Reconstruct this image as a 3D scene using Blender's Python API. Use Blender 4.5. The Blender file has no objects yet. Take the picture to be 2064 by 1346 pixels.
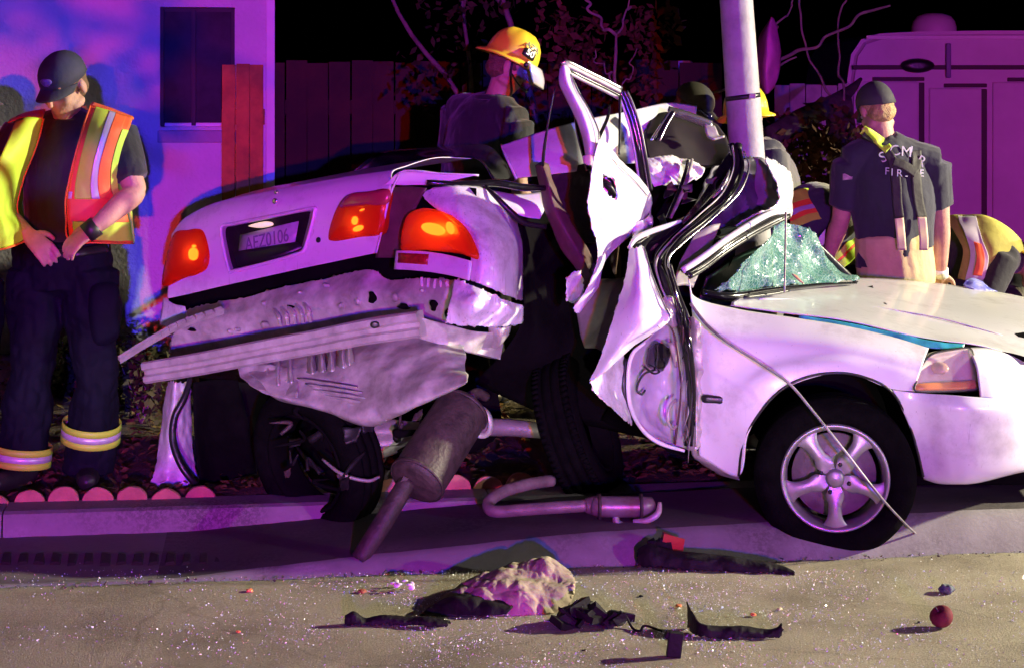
import bpy, bmesh, math, random
from mathutils import Vector as V, Matrix, noise
random.seed(7)
R = math.radians
scene = bpy.context.scene
C = scene.collection

# ------------------------------------------------------------------ camera
# level camera 1.65 m above the road, vertical shift puts the horizon high in the frame
EYE, FOC, CX, HY = 1.65, 3600.0, 1032.0, 180.0
cam_data = bpy.data.cameras.new("camera")
cam_data.sensor_width = 36
cam_data.lens = FOC / 2064 * 36
cam_data.shift_y = -(673 - HY) / 2064
cam_data.clip_end = 500
cam = bpy.data.objects.new("camera", cam_data)
cam.location = (0, 0, EYE)
cam.rotation_euler = (R(90), 0, 0)
C.objects.link(cam)
scene.camera = cam

# ------------------------------------------------------------------ night sky
world = bpy.data.worlds.new("World")
scene.world = world
world.use_nodes = True
wn = world.node_tree.nodes
sky = wn.new("ShaderNodeTexSky")
sky.sky_type = 'NISHITA'
sky.sun_disc = False
sky.sun_elevation = R(-4)
sky.sun_rotation = R(200)
wn["Background"].inputs[1].default_value = 0.004
world.node_tree.links.new(sky.outputs[0], wn["Background"].inputs[0])

# ------------------------------------------------------------------ lamps of the emergency vehicles
def spot(name, loc, aim, energy, col, size, blend, radius):
    d = bpy.data.lights.new(name, 'SPOT')
    d.energy = energy
    d.color = col
    d.spot_size = R(size)
    d.spot_blend = blend
    d.shadow_soft_size = radius
    o = bpy.data.objects.new(name, d)
    o.location = loc
    o.rotation_euler = (V(aim) - V(loc)).to_track_quat('-Z', 'Y').to_euler()
    C.objects.link(o)
    return o

spot("floodlight", (8.6, 7.45, 3.1), (0.2, 6.5, 0.55), 7900, (1.0, 0.91, 0.66), 45, 0.5, 0.10)
spot("work_light", (9.5, 13.2, 2.3), (-1.5, 7.5, 0.1), 9000, (1.0, 0.80, 0.42), 13, 0.6, 0.08)
spot("headlight_beam", (9.0, 0.2, 1.9), (0.35, 6.5, 0.55), 1050, (1.0, 0.94, 0.95), 20, 0.8, 0.10)
# dipped headlights of a vehicle across the street: a wide flat beam that stays below bumper height
lb = spot("low_beam", (0.2, -10, 1.15), (-0.2, 6.5, 0.52), 5000, (1.0, 0.95, 0.88), 3.0, 0.7, 0.08)
lb.scale = (5, 1, 1)
# light bars across the street: one pair swings towards the house, one towards the trailer
spot("red_beacon", (1.9, -12, 1.8), (-2.7, 10.4, 0.8), 9800, (1.0, 0.03, 0.04), 30, 1.0, 0.06)
spot("blue_beacon", (2.35, -12, 2.2), (-3.4, 10.4, 1.4), 17500, (0.06, 0.03, 1.0), 36, 1.0, 0.06)
spot("red_beacon", (3.2, -12, 1.6), (8.2, 15, 1.7), 8600, (1.0, 0.03, 0.05), 34, 1.0, 0.12)
spot("blue_beacon", (4.6, -12, 1.6), (7.8, 15, 1.6), 8800, (0.10, 0.05, 1.0), 34, 1.0, 0.12)

scene.view_settings.view_transform = 'Standard'
scene.view_settings.look = 'None'
scene.view_settings.exposure = 0
scene.view_settings.gamma = 1
scene.render.resolution_x, scene.render.resolution_y = 1024, 667

# ------------------------------------------------------------------ layout helpers
def P(x, y, Y):
    """world point seen at a place of the photograph, standing at distance Y"""
    return V(((x - CX) / FOC * Y, Y, EYE - (y - HY) / FOC * Y))

def G(x, y, z=0.0):
    return P(x, y, FOC * (EYE - z) / (y - HY))

def tov(p):
    return p if isinstance(p, V) else P(*p)

# ------------------------------------------------------------------ materials
MATS = {}
def mat(name, col, rough=0.5, metal=0.0, coat=0.0, var=0.0, scale=8.0, bump=0.0, bscale=40.0,
        spec=0.5, col2=None, emit=None, estr=0.0, trans=0.0, rvar=0.0, sheen=0.0, detail=4):
    if name in MATS:
        return MATS[name]
    m = bpy.data.materials.new(name)
    m.use_nodes = True
    nt = m.node_tree
    b = nt.nodes["Principled BSDF"]
    b.inputs["Base Color"].default_value = (*col, 1)
    b.inputs["Roughness"].default_value = rough
    b.inputs["Metallic"].default_value = metal
    b.inputs["Coat Weight"].default_value = coat
    b.inputs["Coat Roughness"].default_value = 0.08
    b.inputs["Specular IOR Level"].default_value = spec
    b.inputs["Transmission Weight"].default_value = trans
    b.inputs["Sheen Weight"].default_value = sheen
    if emit:
        b.inputs["Emission Color"].default_value = (*emit, 1)
        b.inputs["Emission Strength"].default_value = estr
    if var or col2 or bump or rvar:
        tc = nt.nodes.new("ShaderNodeTexCoord")
        nz = nt.nodes.new("ShaderNodeTexNoise")
        nz.inputs["Scale"].default_value = scale
        nz.inputs["Detail"].default_value = detail
        nz.inputs["Roughness"].default_value = 0.65
        nt.links.new(tc.outputs["Object"], nz.inputs["Vector"])
        if var or col2:
            rp = nt.nodes.new("ShaderNodeValToRGB")
            rp.color_ramp.elements[0].position = 0.32
            rp.color_ramp.elements[1].position = 0.68
            c2 = col2 if col2 else tuple(min(1, c * (1 + var)) for c in col)
            c1 = col if col2 else tuple(c * (1 - var) for c in col)
            rp.color_ramp.elements[0].color = (*c1, 1)
            rp.color_ramp.elements[1].color = (*c2, 1)
            nt.links.new(nz.outputs["Fac"], rp.inputs["Fac"])
            nt.links.new(rp.outputs["Color"], b.inputs["Base Color"])
        if rvar:
            mr = nt.nodes.new("ShaderNodeMapRange")
            mr.inputs["To Min"].default_value = max(0, rough - rvar)
            mr.inputs["To Max"].default_value = min(1, rough + rvar)
            nt.links.new(nz.outputs["Fac"], mr.inputs["Value"])
            nt.links.new(mr.outputs["Result"], b.inputs["Roughness"])
        if bump:
            n2 = nt.nodes.new("ShaderNodeTexNoise")
            n2.inputs["Scale"].default_value = bscale
            n2.inputs["Detail"].default_value = 5
            nt.links.new(tc.outputs["Object"], n2.inputs["Vector"])
            bp = nt.nodes.new("ShaderNodeBump")
            bp.inputs["Strength"].default_value = min(1.0, bump)
            bp.inputs["Distance"].default_value = 0.012
            nt.links.new(n2.outputs["Fac"], bp.inputs["Height"])
            nt.links.new(bp.outputs["Normal"], b.inputs["Normal"])
    MATS[name] = m
    return m

def car_paint(name="white_car_paint", lo=0.50, dirt=0.55, scr=0.70):
    m = bpy.data.materials.new(name)
    m.use_nodes = True
    nt = m.node_tree
    L = nt.links.new
    b = nt.nodes["Principled BSDF"]
    b.inputs["Coat Weight"].default_value = 0.5
    b.inputs["Coat Roughness"].default_value = 0.1
    tc = nt.nodes.new("ShaderNodeTexCoord")
    d = nt.nodes.new("ShaderNodeTexNoise"); d.inputs["Scale"].default_value = 5; d.inputs["Detail"].default_value = 9; d.inputs["Roughness"].default_value = 0.72
    L(tc.outputs["Object"], d.inputs["Vector"])
    r = nt.nodes.new("ShaderNodeValToRGB")
    r.color_ramp.elements[0].position, r.color_ramp.elements[1].position = lo, lo + 0.22
    r.color_ramp.elements[0].color, r.color_ramp.elements[1].color = (0, 0, 0, 1), (dirt, dirt, dirt, 1)
    L(d.outputs["Fac"], r.inputs["Fac"])
    mp = nt.nodes.new("ShaderNodeMapping"); mp.inputs["Rotation"].default_value = (0.4, 0.7, 0.3); mp.inputs["Scale"].default_value = (160, 160, 4)
    L(tc.outputs["Object"], mp.inputs["Vector"])
    sc = nt.nodes.new("ShaderNodeTexNoise"); sc.inputs["Scale"].default_value = 1; sc.inputs["Detail"].default_value = 2
    L(mp.outputs["Vector"], sc.inputs["Vector"])
    rs = nt.nodes.new("ShaderNodeValToRGB")
    rs.color_ramp.elements[0].position, rs.color_ramp.elements[1].position = scr, scr + 0.05
    rs.color_ramp.elements[0].color, rs.color_ramp.elements[1].color = (0, 0, 0, 1), (0.6, 0.6, 0.6, 1)
    L(sc.outputs["Fac"], rs.inputs["Fac"])
    ad = nt.nodes.new("ShaderNodeMath"); ad.operation = 'MAXIMUM'
    L(r.outputs["Color"], ad.inputs[0]); L(rs.outputs["Color"], ad.inputs[1])
    mx = nt.nodes.new("ShaderNodeMix"); mx.data_type = 'RGBA'
    mx.inputs["A"].default_value = (0.74, 0.74, 0.75, 1); mx.inputs["B"].default_value = (0.30, 0.27, 0.25, 1)
    L(ad.outputs[0], mx.inputs["Factor"]); L(mx.outputs["Result"], b.inputs["Base Color"])
    mr = nt.nodes.new("ShaderNodeMapRange"); mr.inputs["To Min"].default_value = 0.28; mr.inputs["To Max"].default_value = 0.6
    L(ad.outputs[0], mr.inputs["Value"]); L(mr.outputs["Result"], b.inputs["Roughness"])
    return m
paint = car_paint()
wreck_paint = car_paint("scraped_dirty_paint", 0.47, 0.9, 0.62)
raw_metal = mat("bare_crumpled_steel", (0.36, 0.34, 0.30), 0.45, metal=0.3, col2=(0.62, 0.60, 0.55), detail=9, scale=12, bump=0.25, bscale=60, rvar=0.15)
inner_paint = mat("dusty_inner_steel", (0.24, 0.225, 0.20), 0.5, metal=0.15, col2=(0.56, 0.54, 0.49), scale=11, bump=0.2, bscale=30, detail=9)
dull_metal = mat("dirty_underbody_steel", (0.20, 0.18, 0.165), 0.55, metal=0.4, col2=(0.34, 0.31, 0.29), scale=9, bump=0.3, bscale=50)
alloy = mat("scuffed_alloy", (0.34, 0.33, 0.34), 0.42, metal=0.7, var=0.15, scale=20, bump=0.06, bscale=90)
black_plastic = mat("black_plastic", (0.012, 0.012, 0.013), 0.38, var=0.3, scale=12, bump=0.1, bscale=60)
black_gloss = mat("glossy_black_trim", (0.008, 0.008, 0.009), 0.16, coat=0.5)
rubber = mat("tyre_rubber", (0.004, 0.0038, 0.004), 0.9, spec=0.03, var=0.3, scale=20, bump=0.3, bscale=120)
dark_cavity = mat("liner_and_shade_black", (0.004, 0.0035, 0.004), 0.9, spec=0.04, var=0.4, scale=6, bump=0.3, bscale=30)  # near-black for liners and for the shade inside hollows
matte_black = mat("matte_black_plastic", (0.010, 0.009, 0.009), 0.65, spec=0.2, var=0.4, scale=20, bump=0.3, bscale=60)
brown_trim = mat("brown_interior_trim", (0.10, 0.05, 0.045), 0.6, var=0.3, scale=10, bump=0.2)
chrome = mat("bright_trim", (0.75, 0.74, 0.74), 0.2, metal=0.9, var=0.1, scale=30)
rust = mat("rusty_exhaust", (0.026, 0.016, 0.017), 0.6, metal=0.1, col2=(0.065, 0.04, 0.04), scale=22, bump=0.35, bscale=70, rvar=0.15)

# ------------------------------------------------------------------ mesh helpers
def link(name, me, m=None, parent=None, smooth=True):
    o = bpy.data.objects.new(name, me)
    C.objects.link(o)
    if m is not None:
        for mm in (m if isinstance(m, (list, tuple)) else [m]):
            me.materials.append(mm)
    if smooth:
        me.polygons.foreach_set("use_smooth", [True] * len(me.polygons))
    if parent is not None:
        o.parent = parent
    return o

def mesh(name, verts, faces, m=None, parent=None, smooth=True):
    me = bpy.data.meshes.new(name)
    me.from_pydata([tuple(v) for v in verts], [], faces)
    me.update()
    return link(name, me, m, parent, smooth)

def from_bm(name, bm, m=None, parent=None, smooth=True):
    me = bpy.data.meshes.new(name)
    bm.normal_update()
    bm.to_mesh(me)
    bm.free()
    return link(name, me, m, parent, smooth)

def thing(name, label, cat, loc=(0, 0, 0), group=None):
    o = bpy.data.objects.new(name, None)
    o.empty_display_size = 0.1
    C.objects.link(o)
    o["label"] = label
    o["category"] = cat
    if group:
        o["group"] = group
    o["_base"] = tuple(loc)
    return o

def tag(o, label, cat, group=None):
    o["label"] = label
    o["category"] = cat
    if group:
        o["group"] = group
    return o

def struct(o):
    o["kind"] = "structure"
    return o

def crom(pts, n, closed=False):
    """Catmull-Rom samples through pts"""
    pts = [V(p) for p in pts]
    k = len(pts)
    if k == 1:
        return [pts[0].copy() for _ in range(n)]
    out = []
    segs = k if closed else k - 1
    for i in range(n):
        t = i / (n if closed else n - 1) * segs
        s = min(int(t), segs - 1)
        f = t - s
        if closed:
            p0, p1, p2, p3 = (pts[(s + j - 1) % k] for j in range(4))
        else:
            p1, p2 = pts[s], pts[s + 1]
            p0 = pts[s - 1] if s > 0 else p1 * 2 - p2
            p3 = pts[s + 2] if s + 2 < k else p2 * 2 - p1
        out.append(0.5 * ((2 * p1) + (p2 - p0) * f + (2 * p0 - 5 * p1 + 4 * p2 - p3) * f * f
                          + (3 * p1 - p0 - 3 * p2 + p3) * f * f * f))
    return out

def rumpled(p, amp, freq, seed):
    """soft folds of cloth"""
    q = p * freq + V((seed * 3.1, seed * 1.7, seed * 5.3))
    r = abs(noise.noise(V((q.x * 1.6 + q.z, q.y, q.z * .6)))) - 0.25
    return p + (noise.noise_vector(q) * .8 + V((0.2, -.7, 0.8)) * r * 2.0) * amp

def crumpled(p, amp, freq, seed):
    q = p * freq + V((seed * 3.1, seed * 1.7, seed * 5.3))
    a = noise.noise_vector(q * 0.7)
    f1 = noise.voronoi(q * 0.9 + a * 0.35)[0][0] - 0.45          # flat facets meeting in sharp folds
    return p + (a * 0.45 + V((0.35, -1, 0.25)) * f1 * 2.4) * amp

def patch(name, rows, m, parent=None, nu=24, nv=24, thick=0.003, amp=0.0, freq=7.0, seed=1, hole=None, smooth=True, flip=False, rag=0.0, amp2=0.0, soft=False):
    g = [crom([tov(p) for p in r], nu) for r in rows]
    cols = [crom([g[i][j] for i in range(len(g))], nv) for j in range(nu)]
    verts = []
    for i in range(nv):
        for j in range(nu):
            p = cols[j][i]
            p = (rumpled if soft else crumpled)(p, amp, freq, seed) if amp else p
            if amp2:
                p = (rumpled if soft else crumpled)(p, amp2, freq * 3.1, seed + 5)
            verts.append(p)
    if rag:
        for i in range(nv):
            for j in range(nu):
                if i in (0, nv - 1) or j in (0, nu - 1):
                    ii = 1 if i == 0 else nv - 2 if i == nv - 1 else i
                    jj = 1 if j == 0 else nu - 2 if j == nu - 1 else j
                    d = verts[i * nu + j] - verts[ii * nu + jj]
                    if d.length > 1e-6:
                        p = verts[i * nu + j]
                        verts[i * nu + j] = p + d.normalized() * rag * (noise.noise(p * 55) + 0.7 * noise.noise(p * 140) - 0.3)
    faces = []
    for i in range(nv - 1):
        for j in range(nu - 1):
            a = i * nu + j
            f = (a, a + nu, a + nu + 1, a + 1)
            if hole and hole(sum((verts[k] for k in f), V()) / 4):
                continue
            faces.append(f[::-1] if flip else f)
    o = mesh(name, verts, faces, m, parent, smooth)
    if amp and not soft:
        o.data.set_sharp_from_angle(angle=R(24))
    if thick:
        s = o.modifiers.new("sheet", 'SOLIDIFY')
        s.thickness = thick
        s.offset = 0
    return o

def frame_along(pts):
    k = len(pts)
    T = []
    for i in range(k):
        t = pts[min(i + 1, k - 1)] - pts[max(i - 1, 0)]
        T.append(t.normalized() if t.length > 1e-9 else V((0, 0, 1)))
    return T

def tube_bm(bm, pts, r, seg=8, n=None, ctrl=True, caps=True, hint=None, flat=1.0):
    pts = [tov(p) for p in pts]
    rs = list(r) if isinstance(r, (list, tuple)) else [r] * len(pts)
    if ctrl:
        n = n or max(2, (len(pts) - 1) * 6 + 1)
        rr = [v.x for v in crom([V((a, 0, 0)) for a in rs], n)]
        pts, rs = crom(pts, n), rr
    T = frame_along(pts)
    u = hint or V((0.31, 0.2, 0.93))
    rings = []
    for p, t, a in zip(pts, T, rs):
        u2 = u - t * u.dot(t)
        if u2.length < 1e-4:
            u2 = V((1, 0, 0)) - t * t.x
        u2.normalize()
        if hint is None:
            u = u2
        w = t.cross(u2)
        rings.append([bm.verts.new(p + u2 * math.cos(2 * math.pi * k / seg) * a
                                   + w * math.sin(2 * math.pi * k / seg) * a * flat) for k in range(seg)])
    for a, b in zip(rings, rings[1:]):
        for k in range(seg):
            bm.faces.new((a[k], a[(k + 1) % seg], b[(k + 1) % seg], b[k]))
    if caps:
        bm.faces.new(rings[0][::-1])
        bm.faces.new(rings[-1])

def tube(name, pts, r, m, parent=None, seg=8, n=None, ctrl=True, hint=None, flat=1.0):
    bm = bmesh.new()
    tube_bm(bm, pts, r, seg, n, ctrl, True, hint, flat)
    return from_bm(name, bm, m, parent)

def sweep(name, prof, pts, m, parent=None, n=None, up=V((0, 0, 1)), ctrl=True, closed=True, scale=None, smooth=False):
    """sweep a 2D profile (side, up) along a path"""
    pts = [tov(p) for p in pts]
    if ctrl:
        pts = crom(pts, n or (len(pts) - 1) * 8 + 1)
    T = frame_along(pts)
    verts, faces, k = [], [], len(prof)
    for i, (p, t) in enumerate(zip(pts, T)):
        s = t.cross(up).normalized()
        w = s.cross(t).normalized()
        sc = scale[0] + (scale[1] - scale[0]) * i / (len(pts) - 1) if scale else 1
        verts += [p + s * a * sc + w * b * sc for a, b in prof]
    for i in range(len(pts) - 1):
        for j in range(k if closed else k - 1):
            a, b = i * k + j, i * k + (j + 1) % k
            faces.append((a, b, b + k, a + k))
    if closed:
        faces += [tuple(range(k))[::-1], tuple(range((len(pts) - 1) * k, len(pts) * k))]
    return mesh(name, verts, faces, m, parent, smooth)

def box_bm(bm, c, sx, sy, sz, rot=None, jitter=0.0):
    vs = []
    for dx in (-.5, .5):
        for dy in (-.5, .5):
            for dz in (-.5, .5):
                p = V((dx * sx, dy * sy, dz * sz))
                if jitter:
                    p += V((random.uniform(-1, 1), random.uniform(-1, 1), random.uniform(-1, 1))) * jitter
                if rot:
                    p = rot @ p
                vs.append(bm.verts.new(V(c) + p))
    for f in ((0, 1, 3, 2), (4, 6, 7, 5), (0, 4, 5, 1), (2, 3, 7, 6), (0, 2, 6, 4), (1, 5, 7, 3)):
        bm.faces.new([vs[i] for i in f])

def box(name, c, s, m, parent=None, rot=None, bevel=0.0):
    bm = bmesh.new()
    box_bm(bm, c, *s, rot=rot)
    if bevel:
        bmesh.ops.bevel(bm, geom=bm.edges[:], offset=bevel, segments=2, affect='EDGES', profile=0.6)
    bmesh.ops.recalc_face_normals(bm, faces=bm.faces)
    return from_bm(name, bm, m, parent, smooth=False)

class Plane:
    def __init__(s, a, b, c):
        s.o = V(a)
        s.n = (V(b) - V(a)).cross(V(c) - V(a)).normalized()
        if s.n.y > 0:
            s.n = -s.n
    def at(s, x, y, off=0.0):
        d = P(x, y, 1.0) - V((0, 0, EYE))
        e = V((0, 0, EYE))
        t = ((s.o + s.n * off) - e).dot(s.n) / d.dot(s.n)
        return e + d * t

def pillow(name, outline, nrm, m, parent=None, depth=0.02, bulge=0.015, n=40, rings=6, smooth_curve=True):
    """closed lens or plate: outline (world points), domed front, walls going back"""
    pts = crom(outline, n, closed=True) if smooth_curve else [V(p) for p in outline]
    n = len(pts)
    c = sum(pts, V()) / n
    nrm = nrm.normalized()
    verts = [p - nrm * depth for p in pts]
    for k in range(rings):
        f = k / rings
        h = bulge * math.sin(math.pi / 2 * min(1, f * 1.6)) ** 0.8 if f > 0 else 0
        verts += [c + (p - c) * (1 - f) + nrm * h for p in pts]
    verts.append(c + nrm * bulge)
    faces = []
    for k in range(rings):
        for j in range(n):
            a, b = k * n + j, k * n + (j + 1) % n
            faces.append((a, b, b + n, a + n))
    last = rings * n
    for j in range(n):
        faces.append((last + j, last + (j + 1) % n, len(verts) - 1))
    o = mesh(name, verts, faces, m, parent)
    bm = bmesh.new()
    bm.from_mesh(o.data)
    bmesh.ops.recalc_face_normals(bm, faces=bm.faces)
    bm.to_mesh(o.data)
    bm.free()
    return o

def lathe_bm(bm, prof, origin, axis, seg=48, closed=False):
    """prof = [(radius, along axis)]"""
    axis = V(axis).normalized()
    u = axis.orthogonal().normalized()
    w = axis.cross(u)
    rings = []
    for r, h in prof:
        rings.append([bm.verts.new(V(origin) + axis * h + (u * math.cos(2 * math.pi * k / seg) + w * math.sin(2 * math.pi * k / seg)) * r)
                      for k in range(seg)])
    pairs = list(zip(rings, rings[1:]))
    if closed:
        pairs.append((rings[-1], rings[0]))
    for a, b in pairs:
        for k in range(seg):
            bm.faces.new((a[k], a[(k + 1) % seg], b[(k + 1) % seg], b[k]))
    return rings

# helper scene in which single shapes are evaluated, so that the growing main scene is not re-evaluated each time
_lab = bpy.data.scenes.new("shape_lab")
def evaluated_mesh(o):
    _lab.collection.objects.link(o)
    vl = _lab.view_layers[0]
    vl.update()
    me = bpy.data.meshes.new_from_object(o.evaluated_get(vl.depsgraph))
    _lab.collection.objects.unlink(o)
    return me

def text_mesh(name, body, size, mtx, m, parent=None, ext=0.0008):
    cu = bpy.data.curves.new(name, 'FONT')
    cu.body = body
    cu.size = size
    cu.align_x = 'CENTER'
    cu.align_y = 'CENTER'
    cu.extrude = ext
    t = bpy.data.objects.new(name + "_tmp", cu)
    me = evaluated_mesh(t)
    bpy.data.objects.remove(t)
    bpy.data.curves.remove(cu)
    me.transform(mtx)
    return link(name, me, m, parent, smooth=False)

def basis(o, x, y, z):
    return Matrix(((x.x, y.x, z.x, o.x), (x.y, y.y, z.y, o.y), (x.z, y.z, z.z, o.z), (0, 0, 0, 1)))
# ================================================================== SETTING
SL = 0.13
_l = math.hypot(1, SL)
RU, RN = V((1 / _l, SL / _l, 0)), V((-SL / _l, 1 / _l, 0))
def RD(s, t, z=0.0):
    """road frame: s along the kerb, t metres behind the asphalt edge"""
    return V((0, 6.14, z)) + RU * s + RN * t

def ground_mat(name, c1, c2, c3, s1, s2, bump, bdist, rough=0.85, stripes=None):
    m = bpy.data.materials.new(name)
    m.use_nodes = True
    nt = m.node_tree
    L = nt.links.new
    b = nt.nodes["Principled BSDF"]
    b.inputs["Roughness"].default_value = rough
    tc = nt.nodes.new("ShaderNodeTexCoord")
    n1 = nt.nodes.new("ShaderNodeTexNoise"); n1.inputs["Scale"].default_value = s1; n1.inputs["Detail"].default_value = 6
    n2 = nt.nodes.new("ShaderNodeTexNoise"); n2.inputs["Scale"].default_value = s2; n2.inputs["Detail"].default_value = 3
    n2.inputs["Roughness"].default_value = 0.8
    for n in (n1, n2):
        L(tc.outputs["Object"], n.inputs["Vector"])
    r1 = nt.nodes.new("ShaderNodeValToRGB")
    r1.color_ramp.elements[0].position, r1.color_ramp.elements[1].position = 0.3, 0.7
    r1.color_ramp.elements[0].color, r1.color_ramp.elements[1].color = (*c1, 1), (*c2, 1)
    L(n1.outputs["Fac"], r1.inputs["Fac"])
    r2 = nt.nodes.new("ShaderNodeValToRGB")
    r2.color_ramp.elements[0].position, r2.color_ramp.elements[1].position = 0.42, 0.62
    r2.color_ramp.elements[0].color, r2.color_ramp.elements[1].color = (0, 0, 0, 1), (1, 1, 1, 1)
    L(n2.outputs["Fac"], r2.inputs["Fac"])
    mx = nt.nodes.new("ShaderNodeMix"); mx.data_type = 'RGBA'
    L(r2.outputs["Color"], mx.inputs["Factor"])
    L(r1.outputs["Color"], mx.inputs["A"])
    mx.inputs["B"].default_value = (*c3, 1)
    L(mx.outputs["Result"], b.inputs["Base Color"])
    bp = nt.nodes.new("ShaderNodeBump")
    bp.inputs["Strength"].default_value = bump
    bp.inputs["Distance"].default_value = bdist
    L(n2.outputs["Fac"], bp.inputs["Height"])
    L(bp.outputs["Normal"], b.inputs["Normal"])
    return m

def add_cracks(m):
    nt = m.node_tree; L = nt.links.new
    b = nt.nodes["Principled BSDF"]
    src = b.inputs["Base Color"].links[0].from_socket
    tc = [n for n in nt.nodes if n.type == 'TEX_COORD'][0]
    nz = nt.nodes.new("ShaderNodeTexNoise"); nz.inputs["Scale"].default_value = 3; nz.inputs["Detail"].default_value = 6
    L(tc.outputs["Object"], nz.inputs["Vector"])
    mv = nt.nodes.new("ShaderNodeMix"); mv.data_type = 'RGBA'; mv.inputs["Factor"].default_value = 0.18
    L(tc.outputs["Object"], mv.inputs["A"]); L(nz.outputs["Color"], mv.inputs["B"])
    vo = nt.nodes.new("ShaderNodeTexVoronoi"); vo.feature = 'DISTANCE_TO_EDGE'; vo.inputs["Scale"].default_value = 1.1
    L(mv.outputs["Result"], vo.inputs["Vector"])
    r = nt.nodes.new("ShaderNodeValToRGB"); r.color_ramp.elements[0].position = 0.0; r.color_ramp.elements[1].position = 0.006
    r.color_ramp.elements[0].color = (0.78, 0.77, 0.76, 1); r.color_ramp.elements[1].color = (1, 1, 1, 1)
    L(vo.outputs["Distance"], r.inputs["Fac"])
    st = nt.nodes.new("ShaderNodeTexNoise"); st.inputs["Scale"].default_value = 1.7; st.inputs["Detail"].default_value = 7; st.inputs["Roughness"].default_value = 0.65
    L(tc.outputs["Object"], st.inputs["Vector"])
    r2 = nt.nodes.new("ShaderNodeValToRGB"); r2.color_ramp.elements[0].position = 0.36; r2.color_ramp.elements[1].position = 0.56
    r2.color_ramp.elements[0].color = (0.62, 0.60, 0.58, 1); r2.color_ramp.elements[1].color = (1, 1, 1, 1)
    L(st.outputs["Fac"], r2.inputs["Fac"])
    m1 = nt.nodes.new("ShaderNodeMix"); m1.data_type = 'RGBA'; m1.blend_type = 'MULTIPLY'; m1.inputs["Factor"].default_value = 1
    L(src, m1.inputs["A"]); L(r.outputs["Color"], m1.inputs["B"])
    m2 = nt.nodes.new("ShaderNodeMix"); m2.data_type = 'RGBA'; m2.blend_type = 'MULTIPLY'; m2.inputs["Factor"].default_value = 1
    L(m1.outputs["Result"], m2.inputs["A"]); L(r2.outputs["Color"], m2.inputs["B"])
    L(m2.outputs["Result"], b.inputs["Base Color"])
    return m
asphalt = ground_mat("worn_asphalt", (0.225, 0.195, 0.128), (0.325, 0.283, 0.192), (0.43, 0.39, 0.275), 2.2, 160, 0.9, 0.006, 0.75)
concrete = ground_mat("stained_concrete", (0.11, 0.095, 0.085), (0.20, 0.18, 0.165), (0.15, 0.13, 0.12), 1.6, 45, 0.4, 0.004, 0.8)
kerb_mat = ground_mat("kerb_concrete", (0.09, 0.08, 0.072), (0.34, 0.32, 0.31), (0.22, 0.20, 0.19), 3.5, 70, 0.4, 0.003, 0.8)
soil = ground_mat("dry_mulch_soil", (0.04, 0.03, 0.015), (0.13, 0.10, 0.045), (0.075, 0.056, 0.027), 5.0, 60, 1.0, 0.02, 0.95)

def strip(name, t0, t1, z0, z1, m, s0=-40, s1=40, ns=2):
    vs, fs = [], []
    for i in range(ns):
        s = s0 + (s1 - s0) * i / (ns - 1)
        vs += [RD(s, t0, z0), RD(s, t1, z1)]
    for i in range(ns - 1):
        a = 2 * i
        fs.append((a, a + 2, a + 3, a + 1))
    return mesh(name, vs, fs, m, None, False)

# road: finely tessellated near the wreck so that its surface is uneven
bm = bmesh.new()
for (s0, s1, t0, t1, ns, ntt, amp) in ((-2.6, 2.6, -2.2, 0.0, 130, 60, 1), (-60, -2.6, -60, 0, 2, 2, 0), (2.6, 60, -60, 0, 2, 2, 0), (-2.6, 2.6, -60, -2.2, 2, 2, 0)):
    g = []
    for i in range(ns):
        row = []
        for j in range(ntt):
            s = s0 + (s1 - s0) * i / (ns - 1)
            t = t0 + (t1 - t0) * j / (ntt - 1)
            p = RD(s, t, 0)
            if amp:
                e = min(1, (j) / 6, (i) / 6, (ns - 1 - i) / 6)
                p.z += (noise.noise(p * 2.2) * 0.006 + noise.noise(p * 14) * 0.002) * e
                if j == ntt - 1:
                    p.z -= 0.004 + 0.004 * noise.noise(p * 9)
                    p += RN * (0.010 * noise.noise(p * 6) + 0.006 * noise.noise(p * 23))
            row.append(bm.verts.new(p))
        g.append(row)
    for i in range(ns - 1):
        for j in range(ntt - 1):
            bm.faces.new((g[i][j], g[i + 1][j], g[i + 1][j + 1], g[i][j + 1]))
struct(from_bm("road", bm, add_cracks(asphalt)))
struct(strip("gutter", -0.06, 0.66, -0.018, -0.004, concrete))
# rolled kerb that rises out of the driveway dip towards the right, with an oil-stained slab behind it
def roll_h(s):
    pts = [(-9, 0.0), (-1.15, 0.0), (-0.55, 0.040), (0.25, 0.085), (1.0, 0.10), (1.7, 0.115), (9, 0.12)]
    for (a, ha), (b, hb) in zip(pts, pts[1:]):
        if a <= s <= b:
            return ha + (hb - ha) * (s - a) / (b - a)
    return 0.1
bm = bmesh.new()
pg = []
for i in range(220):
    s = -2.9 + 6.4 * i / 219
    h = roll_h(s)
    row = []
    for t, z in ((0.0 + .006 * noise.noise(V((s * 4, 0, 0))), -0.012), (0.02 + h * .25, h * .30), (0.03 + h * .75, h * .80), (0.045 + h * 1.05, h), (0.30, h + .004), (0.64, h + .012)):
        p = RD(s, t, z)
        p.z += .003 * noise.noise(p * 12)
        row.append(bm.verts.new(p))
    pg.append(row)
for a, b in zip(pg, pg[1:]):
    for k in range(5):
        f = bm.faces.new((a[k], b[k], b[k + 1], a[k + 1]))
        f.material_index = (1 if RU.dot(a[0].co - V((0, 6.14, 0))) > -1.22 else 2) if k > 2 else 0
rk = struct(from_bm("rolled_kerb", bm, [ground_mat("rolled_kerb_concrete", (0.12, 0.108, 0.10), (0.33, 0.315, 0.31), (0.24, 0.225, 0.22), 4.5, 60, 0.4, 0.003, 0.8),
                                        ground_mat("oil_stained_slab", (0.035, 0.03, 0.028), (0.11, 0.095, 0.085), (0.07, 0.06, 0.055), 3.0, 50, 0.5, 0.004, 0.85), concrete]))
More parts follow.
